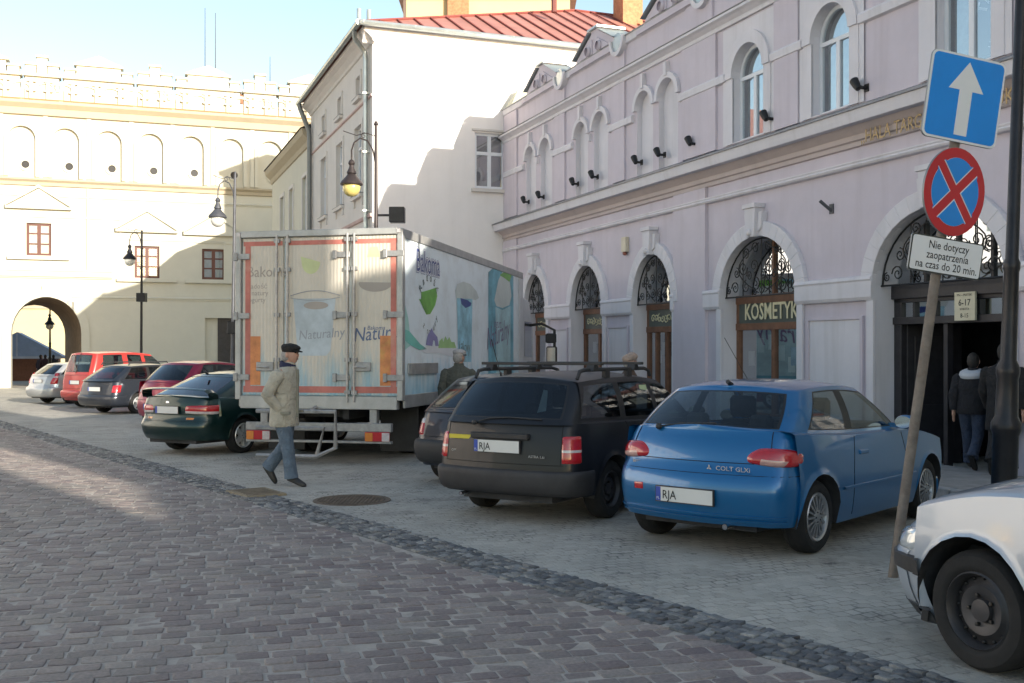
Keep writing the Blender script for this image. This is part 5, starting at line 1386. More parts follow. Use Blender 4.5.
se, K = make_car('silver_estate_car', 'silver estate car parked in front of the gatehouse arch', 0, 0, 0, P)
place_root(se, -16.05, 37.2, R(35))
K['patch']([(.62,.68),(.93,.68),(.87,1.08),(.72,1.08)], 'tail_light', [M['redlens'], M['clearlens']], .2, .006, .02, mfun=lambda u, v: 1 if .6 < v < .75 else 0); plate(K, .8, '', y=.0)

# ---------------------------------------------------------------- pale silver saloon, front corner
M['palepaint'] = paint('pale_silver_paint', (.36,.405,.465), .2, .3, .03, .8)
P = dict(ro=1.05, fo=.88, wb=2.7, hw=.865, H=1.46, r=.316, ra=.39, paint=M['palepaint'], rim='steel', rimf=.66, rimm=M['steelrim'], tw=.19, crf=.36, bowf=.3, zf=.19,
    rear=[(.2,.1),(.3,.03),(.5,0),(.7,.03),(1.0,.1)], front=[(.18,.12),(.26,.05),(.4,.0),(.52,.0),(.56,.03),(.64,.07),(.72,.16),(.8,.3)], belt=[(-1,.98),(0,.96),(1.5,.94),(2.2,.95),(2.7,.915),(3.1,.81),(3.35,.73),(3.6,.64)], tap_f=.93,
    fbump=(.2,.56,.012,M['palepaint']), glass=M['carglass'], seams=[[(2.05,.25),(2.08,.9)]], crown=.09,
    g=dict(wb=.775, wt=.6, rb=-.55, rt=.2, fb=2.25, ft=1.35, zr=[(.1,1.38),(.6,1.45),(.9,1.46),(1.5,1.4)], side=[(-.2,.3,'glass'),(.55,.6,'pillar'),(.6,.66,'glass'),(1.2,1.1,'pillar'),(1.26,1.15,'glass'),(2.0,1.3,'body')]))
pv_, K = make_car('silver_saloon', 'pale silver saloon whose front wing and steel wheel fill the right edge', 0, 0, 0, P)
place_root(pv_, 4.27, 3.36, R(-24))
K['patch']([(.58,.54),(.98,.55),(.93,.69),(.56,.66)], 'headlight', [M['headlens'], M['amberlens']], .1, .004, .02, fr=True)
mb = MB(); pts = [K['surf'](u, z, .045, True) for z in (.44,.52) for u in [.0 + .05*i for i in range(23)]]
rows = []
for z, o in ((.43,.005),(.44,.024),(.52,.024),(.53,.005)):
    hr = [K['surf'](.05*i, z, o, True) for i in range(24)]; rows.append(hr[::-1] + [(p[0],-p[1],p[2]) for p in hr[1:]])
mb.grid(rows, 0, True); mb.build('bumper_strip', M['blackplast'], pv_)
mb = MB(); rows = []
for z, o in ((.17,.0),(.18,.016),(.25,.02),(.26,.0)):
    hr = [K['surf'](.05*i, z, o, True) for i in range(25)]; rows.append(hr[::-1] + [(p[0],-p[1],p[2]) for p in hr[1:]])
mb.grid(rows, 0, True); mb.build('front_spoiler', M['blackplast'], pv_)
K['patch']([(.0,.58),(.5,.57),(.5,.67),(.0,.66)], 'radiator_grille', [M['blackplast']], 0, .006, .004, fr=True)
# ============================================================ DELIVERY TRUCK (x forward from the rear doors, y left)
M['trailergrey'] = pm('truck_frame_grey', (.42,.42,.41), .45, .4, .15, 5, stain=(.12,.11,.1), stain_amt=.5)
M['chassis'] = pm('black_chassis', (.03,.03,.03), .7, var=.3, vs=5)
M['steelbar'] = pm('galvanised_bar', (.34,.34,.34), .5, .5, .25, 9, stain=(.14,.11,.09))
def print_mat(name, white, blue, z0, z1, corr):
    m, t, b, o = nt(name)
    tc = t.nodes.new('ShaderNodeTexCoord'); sp = t.nodes.new('ShaderNodeSeparateXYZ'); t.links.new(tc.outputs['Object'], sp.inputs[0])
    mp = t.nodes.new('ShaderNodeMapping'); mp.inputs['Scale'].default_value = (5, 5, .7); t.links.new(tc.outputs['Object'], mp.inputs[0])
    n = noise(t, 1.6, 5, .6, vec=mp.outputs[0])
    a = t.nodes.new('ShaderNodeMath'); a.operation = 'MULTIPLY_ADD'; a.inputs[1].default_value = 1.1; t.links.new(n.outputs[0], a.inputs[0]); 
    mr = t.nodes.new('ShaderNodeMapRange'); mr.inputs[1].default_value = z1; mr.inputs[2].default_value = z0; mr.inputs[3].default_value = -.75; mr.inputs[4].default_value = .12
    t.links.new(sp.outputs[2], mr.inputs[0]); t.links.new(mr.outputs[0], a.inputs[2])
    r = ramp(t, a.outputs[0], .3, .75)
    c = mixc(t, r.outputs[0], white, blue)
    n2 = noise(t, 1.5, 6, .7); c = mixc(t, ramp(t, n2.outputs[0], .45, .8).outputs[0], c, mixc(t, .35, c, (.32,.29,.24)))
    t.links.new(c, b.inputs['Base Color']); b.inputs['Roughness'].default_value = .42
    if corr:
        sx2 = t.nodes.new('ShaderNodeMath'); sx2.operation = 'MULTIPLY'; sx2.inputs[1].default_value = 110; t.links.new(sp.outputs[1], sx2.inputs[0])
        sn = t.nodes.new('ShaderNodeMath'); sn.operation = 'SINE'; t.links.new(sx2.outputs[0], sn.inputs[0]); bumpn(t, b, sn.outputs[0], .35, .006)
    return m
M['rearprint'] = print_mat('faded_rear_print', (.56,.52,.45), (.22,.42,.52), 1.0, 2.7, True)
M['sideprint'] = print_mat('side_print', (.8,.89,.94), (.36,.64,.78), 1.1, 2.2, False)
TA = R(12.6); HWT = 1.38; LT = 8.75
rc = Vector((-1.65, 15.9)); tl = Vector((-math.cos(TA), math.sin(TA))); tcn = rc + tl*HWT
truck = thing('delivery_truck', 'white box truck with dairy adverts and red-bordered rear doors', 'truck'); place_root(truck, tcn.x, tcn.y, TA)
ZT0, ZT1 = 1.0, 3.6
def tL(px): k = (px-CX)/F; return (-rc.x + rc.y*k)/(math.sin(TA) - math.cos(TA)*k)
def tz(px, py): L = tL(px); return CZ - (py-HY)/F*(rc.y + math.cos(TA)*L) + .109 + .0098*L
def rY(px): return HWT - (px-240)/(402-240)*2*HWT            # rear face
def rZ(py, px=322): return 3.6 - (py-(231.5-(px-241)*.02))/(170.5)*2.6
mb = MB()
mb.box(.05, LT-.02, -HWT+.02, HWT-.02, ZT0+.02, ZT1-.02)
box = mb.build('cargo_box', [M['sideprint']], truck)
mb = MB()
for y0, y1 in ((-HWT,-HWT+.09),(HWT-.09,HWT)):
    mb.box(-.03,.1,y0,y1,ZT0-.02,ZT1)
    mb.box(.1,LT,y0 if y0 < 0 else y1-.04,y0+.04 if y0 < 0 else y1,ZT1-.14,ZT1); mb.box(.1,LT,y0 if y0 < 0 else y1-.04,y0+.04 if y0 < 0 else y1,ZT0-.14,ZT0+.06)
    mb.box(LT-.06,LT,y0,y1,ZT0+.06,ZT1-.14)
mb.box(-.04,.1,-HWT+.09,HWT-.09,ZT1-.09,ZT1+.01); mb.box(-.03,.1,-HWT+.09,HWT-.09,ZT0-.16,ZT0+.04)
mb.box(.1,LT,-HWT+.05,HWT-.05,ZT1-.03,ZT1)
mb.build('box_frame', M['trailergrey'], truck, bevel=.008)
mb = MB(); mb.box(LT-.45,LT-.02,-HWT-.003,-HWT+.01,ZT0+.07,ZT1-.15); mb.build('front_edge_panel', pm('pale_panel', (.62,.64,.66), .5), truck)
leaf = [(rY(247), rY(287)), (rY(290), rY(350)), (rY(353), rY(398))]
redm = pm('faded_red_border', (.47,.16,.13), .6, var=.3, vs=2, stain=(.55,.4,.3), stain_amt=.75, stain_scale=1.1); orng = pm('reflective_orange', (.58,.22,.08), .4, var=.3, vs=4, stain=(.4,.36,.08), stain_amt=.6, stain_scale=2.5)
for i, (ya, yb2) in enumerate(leaf):
    mb = MB(); mb.box(.0,.05,yb2,ya,ZT0+.05,ZT1-.1); d = mb.build('rear_door', M['rearprint'], truck, bevel=.006)
    strips = [(yb2+.01,ya-.01,ZT1-.22,ZT1-.15),(yb2+.01,ya-.01,ZT0+.09,ZT0+.19)]
    if i == 0: strips.append((ya-.13,ya-.04,ZT0+.19,ZT1-.22))
    if i == 2: strips.append((yb2+.04,yb2+.13,ZT0+.19,ZT1-.22))
    for q in strips: mb = MB(); mb.box(-.004,-.001,*q); mb.build('red_border', redm, d)
    if i != 1:
        mb = MB(); y0 = ya-.3 if i == 0 else yb2+.13; mb.box(-.006,-.0035,y0,y0+.17,rZ(387),rZ(337)); mb.build('reflector_strip', orng, d)
# print on the rear doors
def rear_text(par, txt, px, py, size, m, sx=1, shear=0, rot=0):
    mb = MB(); put_text(mb, txt, size, Matrix.Translation((-.0035, rY(px), rZ(py))) @ Matrix.Rotation(-R(rot),4,'X') @ REARTX, align='LEFT', sx=sx, shear=shear, bold=.002); return mb.build('door_print', m, par)
pfade = pm('faded_print_brown', (.34,.31,.28), .6, var=.1); pblue = pm('print_navy', (.1,.14,.25), .5, var=.15); pgreen = pm('print_pale_green', (.5,.55,.3), .6); pgrey = pm('print_grey', (.28,.3,.33), .6)
rdoors = [o_ for o_ in kids(truck) if o_.name.startswith('rear_door')]
rear_text(rdoors[0], 'Bakoma', 251, 276, .24, pfade, .9)
for q, tx in enumerate(('Radość', 'z natury', 'jogurty')): rear_text(rdoors[0], tx, 251, 288+q*7, .11, pfade)
rear_text(rdoors[1], 'Naturalny', 302, 341, .21, pgrey, .9, .2, 4); rear_text(rdoors[2], 'Natura', 355, 343, .3, pblue, .82, .25, 5); rear_text(rdoors[2], 'Bakoma', 368, 331, .09, pblue, 1, .2)
def flat(mb, pts, m=0):                                        # polygon on the rear face from picture points
    mb.add([(-.0025, rY(x), rZ(y)) for x, y in pts], [tuple(range(len(pts)))], m)
def ell(cx, cy, rx, ry, a0=0, a1=360, n=20): return [(cx+rx*math.cos(R(a0+(a1-a0)*i/n)), cy+ry*math.sin(R(a0+(a1-a0)*i/n))) for i in range(n+1)]
mb = MB(); flat(mb, [(304,256)] + ell(314,262,9,12,0,180) ); mb.build('door_print', pgreen, rdoors[1])
mb = MB(); flat(mb, [(297,299),(338,299),(333,352),(329,357),(305,357),(301,352)]); mb.v = [(x+.0006,y,z) for x,y,z in mb.v]; mb.build('door_print', pm('print_cup_pale', (.4,.46,.5), .5, var=.25), rdoors[1])
mb = MB()
for p0_, p1_ in (((294,296),(343,296)),): mb.tube([(-.003,rY(294+q*3),rZ(296-5*math.sin(PI*q/16))) for q in range(17)], .008, 4); mb.tube([(-.003,rY(294+q*3),rZ(298+3*math.sin(PI*q/16))) for q in range(17)], .006, 4)
mb.build('door_print', pgrey, rdoors[1])
mb = MB(); flat(mb, ell(319,306,12,4)); mb.build('door_print', pfade, rdoors[1])
mb = MB(); flat(mb, [(361,283)] + ell(376,284,16,9,0,180)); mb.build('door_print', pfade, rdoors[2])
mb = MB(); flat(mb, [(368,258),(380,258),(378,248),(371,248)]); mb.build('door_print', pgreen, rdoors[2])
# hinges, lock rods, handles
hm = MB()
for py in (255, 316, 379):
    for px0, px1 in ((238.5,254),(336,352),(384,403)):
        hm = MB(); hm.box(-.035,-.002,rY(px1),rY(px0),rZ(py)-.045,rZ(py)+.045); hm.box(-.055,-.002,rY(px0)-.06 if px0 > 300 else rY(px0)-.07,rY(px0),rZ(py)-.065,rZ(py)+.065); hm.build('hinge', M['steelbar'], truck, bevel=.006)
for px in (281.5, 292, 350, 356.5):
    hm = MB(); y = rY(px); hm.tube([(-.04,y,ZT0-.05),(-.04,y,ZT1-.06)], .02, 8)
    for z in (1.1,1.6,2.3,3.0,3.45): hm.box(-.05,0,y-.045,y+.045,z-.03,z+.03)
    hm.build('lock_rod', M['steelbar'], truck)
for px in (268, 362):
    hm = MB(); y, z = rY(px), rZ(368); hm.box(-.03,-.002,y-.17,y+.12,z-.07,z+.07); hm.tube([(-.05,y+.1,z),(-.06,y-.1,z-.01)], .016, 6); hm.build('door_handle', M['steelbar'], truck, bevel=.01)
for y in (-HWT+.06, HWT-.06):
    hm = MB(); hm.box(-.05,-.03,y-.03,y+.03,ZT1-.07,ZT1-.01); hm.build('marker_lamp', M['clearlens'], truck)
# adverts on the side that faces the shops
SY = -HWT+.015
def sp_(mb, pts, m=0, dy=0.): mb.add([(tL(x), SY-dy, tz(x,y)) for x, y in pts], [tuple(range(len(pts)))], m)
def side_print(nm, pts, m, dy=.0): mb = MB(); sp_(mb, pts, 0, dy); return mb.build(nm, m, box)
navy = pm('logo_navy', (.03,.06,.25), .4, var=.1); wht = pm('logo_white', (.75,.77,.8), .4, var=.05)
x0, x1 = tL(414.5), tL(442.5); zb_ = tz(428, 272)
for bold, m_, dy in ((.06,navy,.0),(.045,wht,.0015),(.0,navy,.003)):
    mb = MB(); put_text(mb, 'Bakoma', .52, Matrix.Translation(((x0+x1)/2, SY-dy, zb_-.02)) @ XZ, align='CENTER', bold=bold, sx=.78); mb.build('logo_lettering', m_, box)
g_ = pm('leaf_green', (.16,.42,.06), .4, var=.35, vs=3)
side_print('leaf_print', [(422,292),(426,291),(431,289.5),(437,287.5),(438,296),(436,305),(431,314),(427,314.5),(424,308),(421.5,302),(419.5,299),(422,299)], g_)
dark = pm('print_dark', (.12,.14,.13), .5)
def curved(txt, cx, cz, rr, a0, da, size):
    mb = MB()
    for i, ch in enumerate(txt):
        a = R(a0 - da*i); put_text(mb, ch, size, Matrix.Translation((cx+rr*math.cos(a), SY-.001, cz+rr*.75*math.sin(a))) @ Matrix.Rotation(PI/2-a, 4, 'Y') @ XZ, bold=.004)
    mb.build('slogan_lettering', dark, box)
lx, lz = tL(430), tz(430, 303)
curved('Radość', lx, lz, .48, 150, 23, .2)
mb = MB()
for i, ch in enumerate('z natury'):
    a = R(232 + 14*i); put_text(mb, ch, .17, Matrix.Translation((lx+.52*math.cos(a), SY-.001, lz+.52*math.sin(a))) @ Matrix.Rotation(-(a-1.5*PI), 4, 'Y') @ XZ, bold=.004)
mb.build('slogan_lettering', dark, box)
side_print('hill_print', [(403,300),(406,305),(409,318),(412,345),(403,352)], pm('print_mint', (.42,.68,.62), .5, var=.15))
side_print('hill_print', [(403,328),(410,331),(416,338),(421,344),(428,349),(420,350),(411,345),(403,338)], pm('print_teal', (.2,.56,.48), .5, var=.15), .001)
side_print('meadow_print', [(421,349),(427,346),(440,346),(455,348),(462,350),(462,360),(440,353),(425,353)], wht, .001)
side_print('house_print', [(426.5,345),(428.5,335),(432.5,328),(434,332),(438,337),(439.5,346),(436,346),(435.5,341),(434,340),(433,346)], pm('print_violet', (.3,.28,.52), .5, var=.15), .002)
side_print('hedge_print', [(439,348),(440,341),(443,338),(444,342),(446,336),(448,340),(450,337),(452,342),(455,342),(457,348)], pm('print_lime', (.38,.6,.25), .5, var=.15), .002)
cupw, cupb = pm('print_cup_white', (.6,.66,.64), .5, var=.12), pm('print_cup_blue', (.3,.55,.66), .5, var=.4, vs=3)
side_print('cup_print', [(456,290),(458,284),(464,281.5),(471,284),(477,291),(479.5,298),(476,300),(472,299),(457,298)], cupw, .002)
side_print('cup_print', [(457.5,298),(473,299),(472,362),(459,362)], cupb, .002)
side_print('cup_print', [(461,298),(468,300),(472,303),(471,306),(466,308),(462,304)], navy, .003)
mb = MB(); put_text(mb, 'Łąkowy', .3, Matrix.Translation((tL(459.5), SY-.003, tz(465,352))) @ XZ, align='LEFT', sx=.8, shear=.2); mb.build('cup_lettering', dark, box)
side_print('cup_print', [(489,272),(495,267),(514,272.5),(514,384),(489,389)], pm('print_deep_blue', (.16,.4,.5), .5, var=.5, vs=2), .001)
side_print('cup_print', [(495,300),(499,280),(505,268),(510,277),(512,296),(510,305),(503,308),(497,306)], cupw, .002)
side_print('cup_print', [(496,307),(503,310),(511,306),(511,378),(497,380)], pm('print_cup_pale_blue', (.42,.62,.66), .5, var=.3, vs=2), .003)
mb = MB(); put_text(mb, 'Naturalny', .62, Matrix.Translation((tL(487.5), SY-.005, tz(499,350))) @ Matrix.Rotation(-R(8),4,'Y') @ XZ, align='LEFT', sx=.82, shear=.3); put_text(mb, 'jogurt', .28, Matrix.Translation((tL(494), SY-.005, tz(500,328))) @ XZ, align='LEFT', shear=.3); mb.build('cup_lettering', pm('print_plum', (.2,.14,.26), .5), box)
side_print('leaf_print', [(500,275),(506,271),(512,275),(510,282),(505,278)], g_, .004)
mb = MB(); mb.box(tL(408.5), tL(437.5), SY-.03, SY, tz(422,374), tz(422,363)); mb.build('side_hatch', M['trailergrey'], truck, bevel=.006)
mb = MB()
for q in range(6): 
    zz = tz(422,374) + (tz(422,363)-tz(422,374))*(q+.5)/6; mb.box(tL(410), tL(436), SY-.036, SY-.03, zz-.012, zz+.012)
mb.build('hatch_louvre', M['trailergrey'], truck)
# running gear
mb = MB()
for y in (-.42,.42): mb.box(.1,LT+1.6,y-.05,y+.05,.68,.94)
for x in (.4,1.9,3.4,5,6.6,8): mb.box(x-.05,x+.05,-.4,.4,.7,.92)
mb.box(.3,LT,-HWT+.1,HWT-.1,.86,.95); mb.box(3.6,5.2,-1.15,-.55,.45,.86); mb.box(3.6,5.2,.55,1.15,.4,.86)
mb.build('chassis', M['chassis'], truck)
mb = MB()
mb.box(-.02,.06,-1.2,1.2,.5,.63); mb.box(-.02,.06,-1.2,1.2,.32,.36)
for y in (-.9,.9): mb.box(.0,.12,y-.06,y+.06,.36,.9)
mb.build('underrun_bar', M['steelbar'], truck, bevel=.008)
for y in (-.98,.98):
    mb = MB(); mb.box(-.05,-.02,y-.2,y+.2,.355,.5); tlm = mb.build('tail_light', M['redlens'], truck, bevel=.01)
    mb = MB(); mb.box(-.055,-.05,y-.2 if y < 0 else y-.2,y-.08 if y < 0 else y-.08,.36,.49); mb.build('lens', M['clearlens'], tlm)
    mb = MB(); mb.box(-.056,-.05,y+.07,y+.19,.36,.49); mb.build('lens', M['amberlens'], tlm)
    mb = MB(); mb.box(1.0,1.02,y-.32,y+.32,.12,.9); mb.build('mudflap', M['chassis'], truck)
ry2 = lambda px: rY(px); 
mb = MB(); xx = -.25
def ladder(pts, r_=.035): mb.tube([(xx if px_ < 352 else xx, rY(px_), .42 - (py_-437)/66.*1.0) for px_, py_ in pts], r_, 6)
ladder([(268,411),(344,411),(344,447),(326,456),(268,456)]); ladder([(268,428),(333,428),(326,456)]); 
for px_ in (285,320): mb.tube([(xx,rY(px_),.82),(.1,rY(px_),.9)], .03, 6)
mb.build('step_frame', M['steelbar'], truck)
for x in (2.0, 6.9+2.2):
    for s in (1,-1):
        if x < 3:
            wheel(truck, x, s*.78, s, .48, 'steel', .26, .58, M['steelrim'])
        wheel(truck, x, s*1.08, s, .48, 'steel', .26, .58, M['steelrim'])
# cab
CW = 1.22
prof = [(LT+.15,.55),(LT+.15,3.0),(LT+.5,3.1),(LT+1.5,3.05),(LT+1.95,2.4),(LT+2.1,1.5),(LT+2.15,.5)]
mb = MB(); mb.prism([(x,z) for x,z in prof], -CW, CW); mb.build('cab', pm('cab_white', (.55,.57,.6), .4), truck, bevel=.06)
mb = MB(); mb.box(LT+.9,LT+1.75,-CW-.006,-CW+.02,1.65,2.5); mb.build('side_window', M['tintglass'], truck)
mb = MB(); mb.box(LT+.9,LT+1.75,CW-.02,CW+.006,1.65,2.5); mb.build('side_window', M['tintglass'], truck)
mb = MB(); mb.add([(LT+1.985,-1.05,2.37),(LT+2.1,-1.05,1.62),(LT+2.1,1.05,1.62),(LT+1.985,1.05,2.37)], [(0,1,2,3)]); mb.build('windshield', M['tintglass'], truck)
for s in (-1,1):
    mx = LT+1.55
    mb = MB(); y0, y1 = s*(CW-.02), s*(CW+.62)
    mb.tube([(mx,y0,2.42),(mx,s*(CW+.3),2.46),(mx,y1,2.3),(mx,y1,1.45),(mx,s*(CW+.3),1.4),(mx,y0,1.4)], .035, 6); ma = mb.build('mirror_arm', M['chassis'], truck)
    mb = MB(); mb.box(mx-.06,mx+.08,s*(CW+.42),s*(CW+.68),1.5,1.9); mb.box(mx-.06,mx+.08,s*(CW+.4),s*(CW+.66),1.98,2.22); mo = mb.build('mirror', M['blackplast'], ma, bevel=.03)
    mb = MB(); mb.box(mx-.064,mx-.061,s*(CW+.45),s*(CW+.65),1.53,1.87); mb.build('mirror_glass', M['chrome'], mo)

# ============================================================ STREET LAMPS
M['globe'] = pm('amber_globe', (.55,.46,.16), .25, 0, .12, 4, coat=.5); M['globew'] = pm('milky_globe', (.62,.63,.6), .25, 0, .05, 4, coat=.5)
def lamp_post(label, x, y, h, arm, zl, dark_, globe, rp=.055, lean=0., flip=0., boxz=None, boxx=.0, base=True):
    root = thing('street_lamp', label, 'street lamp', (x, y, gz(x,y)), 0, 'lamp posts along the square'); root.rotation_euler = (0, lean, 0)
    mb = MB()
    prof = [(rp*2.7,0),(rp*2.7,.12),(rp*2.2,.18),(rp*1.95,.3),(rp*1.95,.95),(rp*2.3,1.0),(rp*2.3,1.06),(rp*1.75,1.12),(rp*1.6,1.45),(rp*1.8,1.5),(rp*1.8,1.55),(rp*1.25,1.62),(rp*1.15,2.4),(rp*1.3,2.43),(rp*1.3,2.48),(rp,2.52),(rp*.7,h-.05),(rp*1.1,h-.03),(rp*.6,h+.06)]
    if not base: prof = [(rp*2.0,0),(rp*2.0,1.1),(rp*1.1,1.25),(rp,2.5),(rp*.8,h-.05),(rp*.9,h),(.01,h+.03)]
    mb.lathe(prof, 14); mb.build('pole', dark_, root)
    mb = MB(); za = zl + .95
    pts = [(0,0,za-.35)] + [(arm*(1-math.cos(R(q*9)))/1.0*.5*1.0, 0, za-.35+.75*math.sin(R(q*9))*.9) for q in range(1,11)]
    pts = [(0,0,za-.5),(arm*.12,0,za-.05),(arm*.35,0,za+.2),(arm*.65,0,za+.27),(arm*.9,0,za+.15),(arm,0,za-.05),(arm,0,zl+.62)]
    mb.tube(pts, .022, 6); mb.tube([(0,0,za+.32),(arm*.4,0,za+.4),(arm*.8,0,za+.34),(arm*1.35,0,za+.46)], .012, 5)
    mb.tube([(x_,0,z_) for x_, z_ in spiral(arm*.5, za+.33, .1, 1.3, 0, 1, 12)], .01, 4)
    mb.build('lamp_arm', dark_, root)
    mb = MB(); T_ = Matrix.Translation((arm,0,zl))
    mb.lathe([(.03,.66),(.07,.62),(.09,.56),(.06,.5),(.07,.44),(.12,.34),(.13,.3),(.1,.28),(.16,.2),(.27,.08),(.3,.02),(.29,-.01),(.22,.0)], 18, 0, T_); lc = mb.build('lantern_cap', dark_, root)
    mb = MB(); mb.lathe([(.215,.0),(.235,-.06),(.225,-.15),(.18,-.24),(.1,-.3),(.001,-.32)], 18, 0, T_); mb.build('globe', globe, lc)
    if boxz:
        mb = MB(); mb.box(boxx-.2,boxx+.2,-.2,.14,boxz-.2,boxz+.2); mb.box(min(0,boxx),max(0,boxx),-.02,.02,boxz-.03,boxz+.03); mb.build('speaker_box', M['castiron'], root, bevel=.015)
    return root
darkpole = pm('dark_brown_pole', (.045,.035,.035), .5, .4, .2, 5)
x, y = at(376,0,27.5).x, 27.5
lamp_post('tall street lamp with amber globe and black box rising behind the truck', x, y, 7.75, -.64, 6.15, darkpole, M['globe'], .06, boxz=5.35, boxx=.56)
x, y = at(231.5,0,34.8).x, 34.8
lamp_post('grey street lamp with milky globe left of the truck, taller of the far pair', x, y, 7.75, -.56, 6.25, M['polegrey'], M['globew'], .055, R(.9), base=False, boxz=2.6, boxx=.06)
x, y = at(141,0,48).x, 48
lamp_post('farthest street lamp with milky globe and black box in front of the gatehouse', x, y, 7.4, -.55, 6.1, M['castiron'], M['globew'], .06, R(.3), base=False, boxz=4.35, boxx=.02)
x, y = at(1002,0,9.3).x, 9.3
lamp_post('black cast-iron lamp post at the right edge in front of the doorway', x, y, 7.6, -.64, 6.15, M['castiron'], M['globe'], .055, R(2.0))

# ============================================================ LEANING SIGN POST
bx_, by_ = onground(892, 577)
root = thing('sign_post', 'leaning rusty post with one-way, no-stopping and text signs', 'sign post', (bx_, by_, gz(bx_,by_)-.05)); root.rotation_euler = (R(1), R(7.7), 0)
mb = MB(); mb.tube([(0,0,0),(0,0,1.6),(0,0,3.95)], .037, 12); mb.build('post', pm('weathered_post', (.2,.17,.145), .75, .2, .35, 6, .4, 30, stain=(.12,.07,.045), stain_amt=.7, stain_scale=5), root)
sblue = pm('sign_blue', (.004,.24,.72), .35, 0, .06, 3, coat=.3); swhite = pm('sign_white', (.72,.73,.74), .35, 0, .04, 3, coat=.3); sred = pm('sign_red', (.5,.012,.02), .35, 0, .06, 3, coat=.3); sback = pm('sign_back_grey', (.25,.26,.27), .5, .5)
def rrect(w, h, r_, n=5):
    pts = []
    for cx_, cz_, a0 in ((w/2-r_,h/2-r_,0),(-w/2+r_,h/2-r_,90),(-w/2+r_,-h/2+r_,180),(w/2-r_,-h/2+r_,270)):
        pts += [(cx_+r_*math.cos(R(a0+90*i/n)), cz_+r_*math.sin(R(a0+90*i/n))) for i in range(n+1)]
    return pts
def layers(nm, shapes, z, yaw, xo=0.):
    T_ = Matrix.Translation((xo, -.06, z)) @ Matrix.Rotation(R(yaw), 4, 'Z')
    mats, mb = [], MB()
    for i, (poly, y0, y1, m_) in enumerate(shapes):
        if m_ not in mats: mats.append(m_)
        mb.prism(poly, y0, y1, mats.index(m_), T_)
    return mb.build(nm, mats, root), T_
layers('one_way_sign', [(rrect(.64,.64,.05),-.004,.012,sback),(rrect(.638,.638,.05),-.006,-.0042,swhite),(rrect(.605,.605,.04),-.008,-.0062,sblue),([(-.055,-.27),(.055,-.27),(.055,.06),(.15,.06),(0,.27),(-.15,.06),(-.055,.06)],-.0095,-.0082,swhite)], 3.63, 15, .0)
c1 = [(math.cos(2*PI*i/40), math.sin(2*PI*i/40)) for i in range(40)]
S_ = [([(a*.325,b*.325) for a,b in c1],-.004,.012,sback),([(a*.323,b*.323) for a,b in c1],-.006,-.0042,sred)]
for q in range(4):
    a0 = R(90*q - 45) ; pts = []
    e = .035
    for i in range(11):
        a = a0 + R(90)*i/10; pts.append((.255*math.cos(a), .255*math.sin(a)))
    # inset the quarter so that the red cross stays open
    mid = a0 + R(45); pts = [(0,0)] + pts
    def inset(d): return [((x*(.255-d*.9)/.255 if (x or z_) else 0)+d*1.45*math.cos(mid)*(1 if i in (0,1,11) else .55), (z_*(.255-d*.9)/.255)+d*1.45*math.sin(mid)*(1 if i in (0,1,11) else .55)) for i,(x,z_) in enumerate(pts)]
    S_.append((inset(e),-.0078,-.0062,swhite)); S_.append((inset(e+.008),-.0092,-.008,sblue))
layers('no_stopping_sign', S_, 2.945, 28, .025)
ts, T_ = layers('text_plate', [(rrect(.62,.27,.02),-.004,.012,sback),(rrect(.618,.268,.02),-.006,-.0042,pm('sign_edge_black', (.03,.035,.03), .5)),(rrect(.6,.25,.018),-.008,-.0062,swhite)], 2.465, 15, .03)
mb = MB()
for i, tx in enumerate(('Nie dotyczy','zaopatrzenia','na czas do 20 min.')): put_text(mb, tx, .083, T_ @ Matrix.Translation((.01,-.0095,.045-i*.074)) @ XZ, bold=.006, sx=.86)
mb.build('sign_lettering', M['ink'], ts)
mb = MB()
for z in (3.7,3.45,3.0,2.8,2.45): mb.box(-.05,.05,-.05,.05,z-.02,z+.02)
mb.build('clamp', M['steelbar'], root)
# ============================================================ PEOPLE (x forward, y left)
M['skin'] = pm('skin', (.46,.27,.2), .55, 0, .12, 12); M['hairgrey'] = pm('grey_hair', (.3,.29,.28), .8, 0, .3, 40); M['hairdark'] = pm('dark_hair', (.02,.017,.015), .7, 0, .3, 40)
M['shoe'] = pm('black_shoe', (.02,.019,.018), .5, 0, .2, 10)
def cloth(name, c, v=.2):
    m = pm(name, c, .88, 0, v, 7); t = m.node_tree; b = t.nodes['Principled BSDF'] if 'Principled BSDF' in t.nodes else [q for q in t.nodes if q.type == 'BSDF_PRINCIPLED'][0]
    n = noise(t, 9, 4, .55); n.inputs['Distortion'].default_value = 1.2; bumpn(t, b, n.outputs[0], .9, .05); return m
def skin_mesh(pts, edges, rad, name, m, parent):
    me = bpy.data.meshes.new(name); me.from_pydata(pts, edges, []); o = bpy.data.objects.new(name, me); col.objects.link(o)
    md = o.modifiers.new('s', 'SKIN'); md.use_smooth_shade = True
    for i, r_ in enumerate(rad):
        sv = me.skin_vertices[0].data[i]; sv.radius = (r_ if isinstance(r_, tuple) else (r_, r_)); sv.use_root = (i == 0)
    o.modifiers.new('u', 'SUBSURF').levels = 1
    bpy.context.view_layer.update()
    m2 = bpy.data.meshes.new_from_object(o.evaluated_get(bpy.context.evaluated_depsgraph_get()))
    bpy.data.objects.remove(o); bpy.data.meshes.remove(me)
    return m2
def lerp(a, b, t_): return tuple(p + (q-p)*t_ for p, q in zip(a, b))
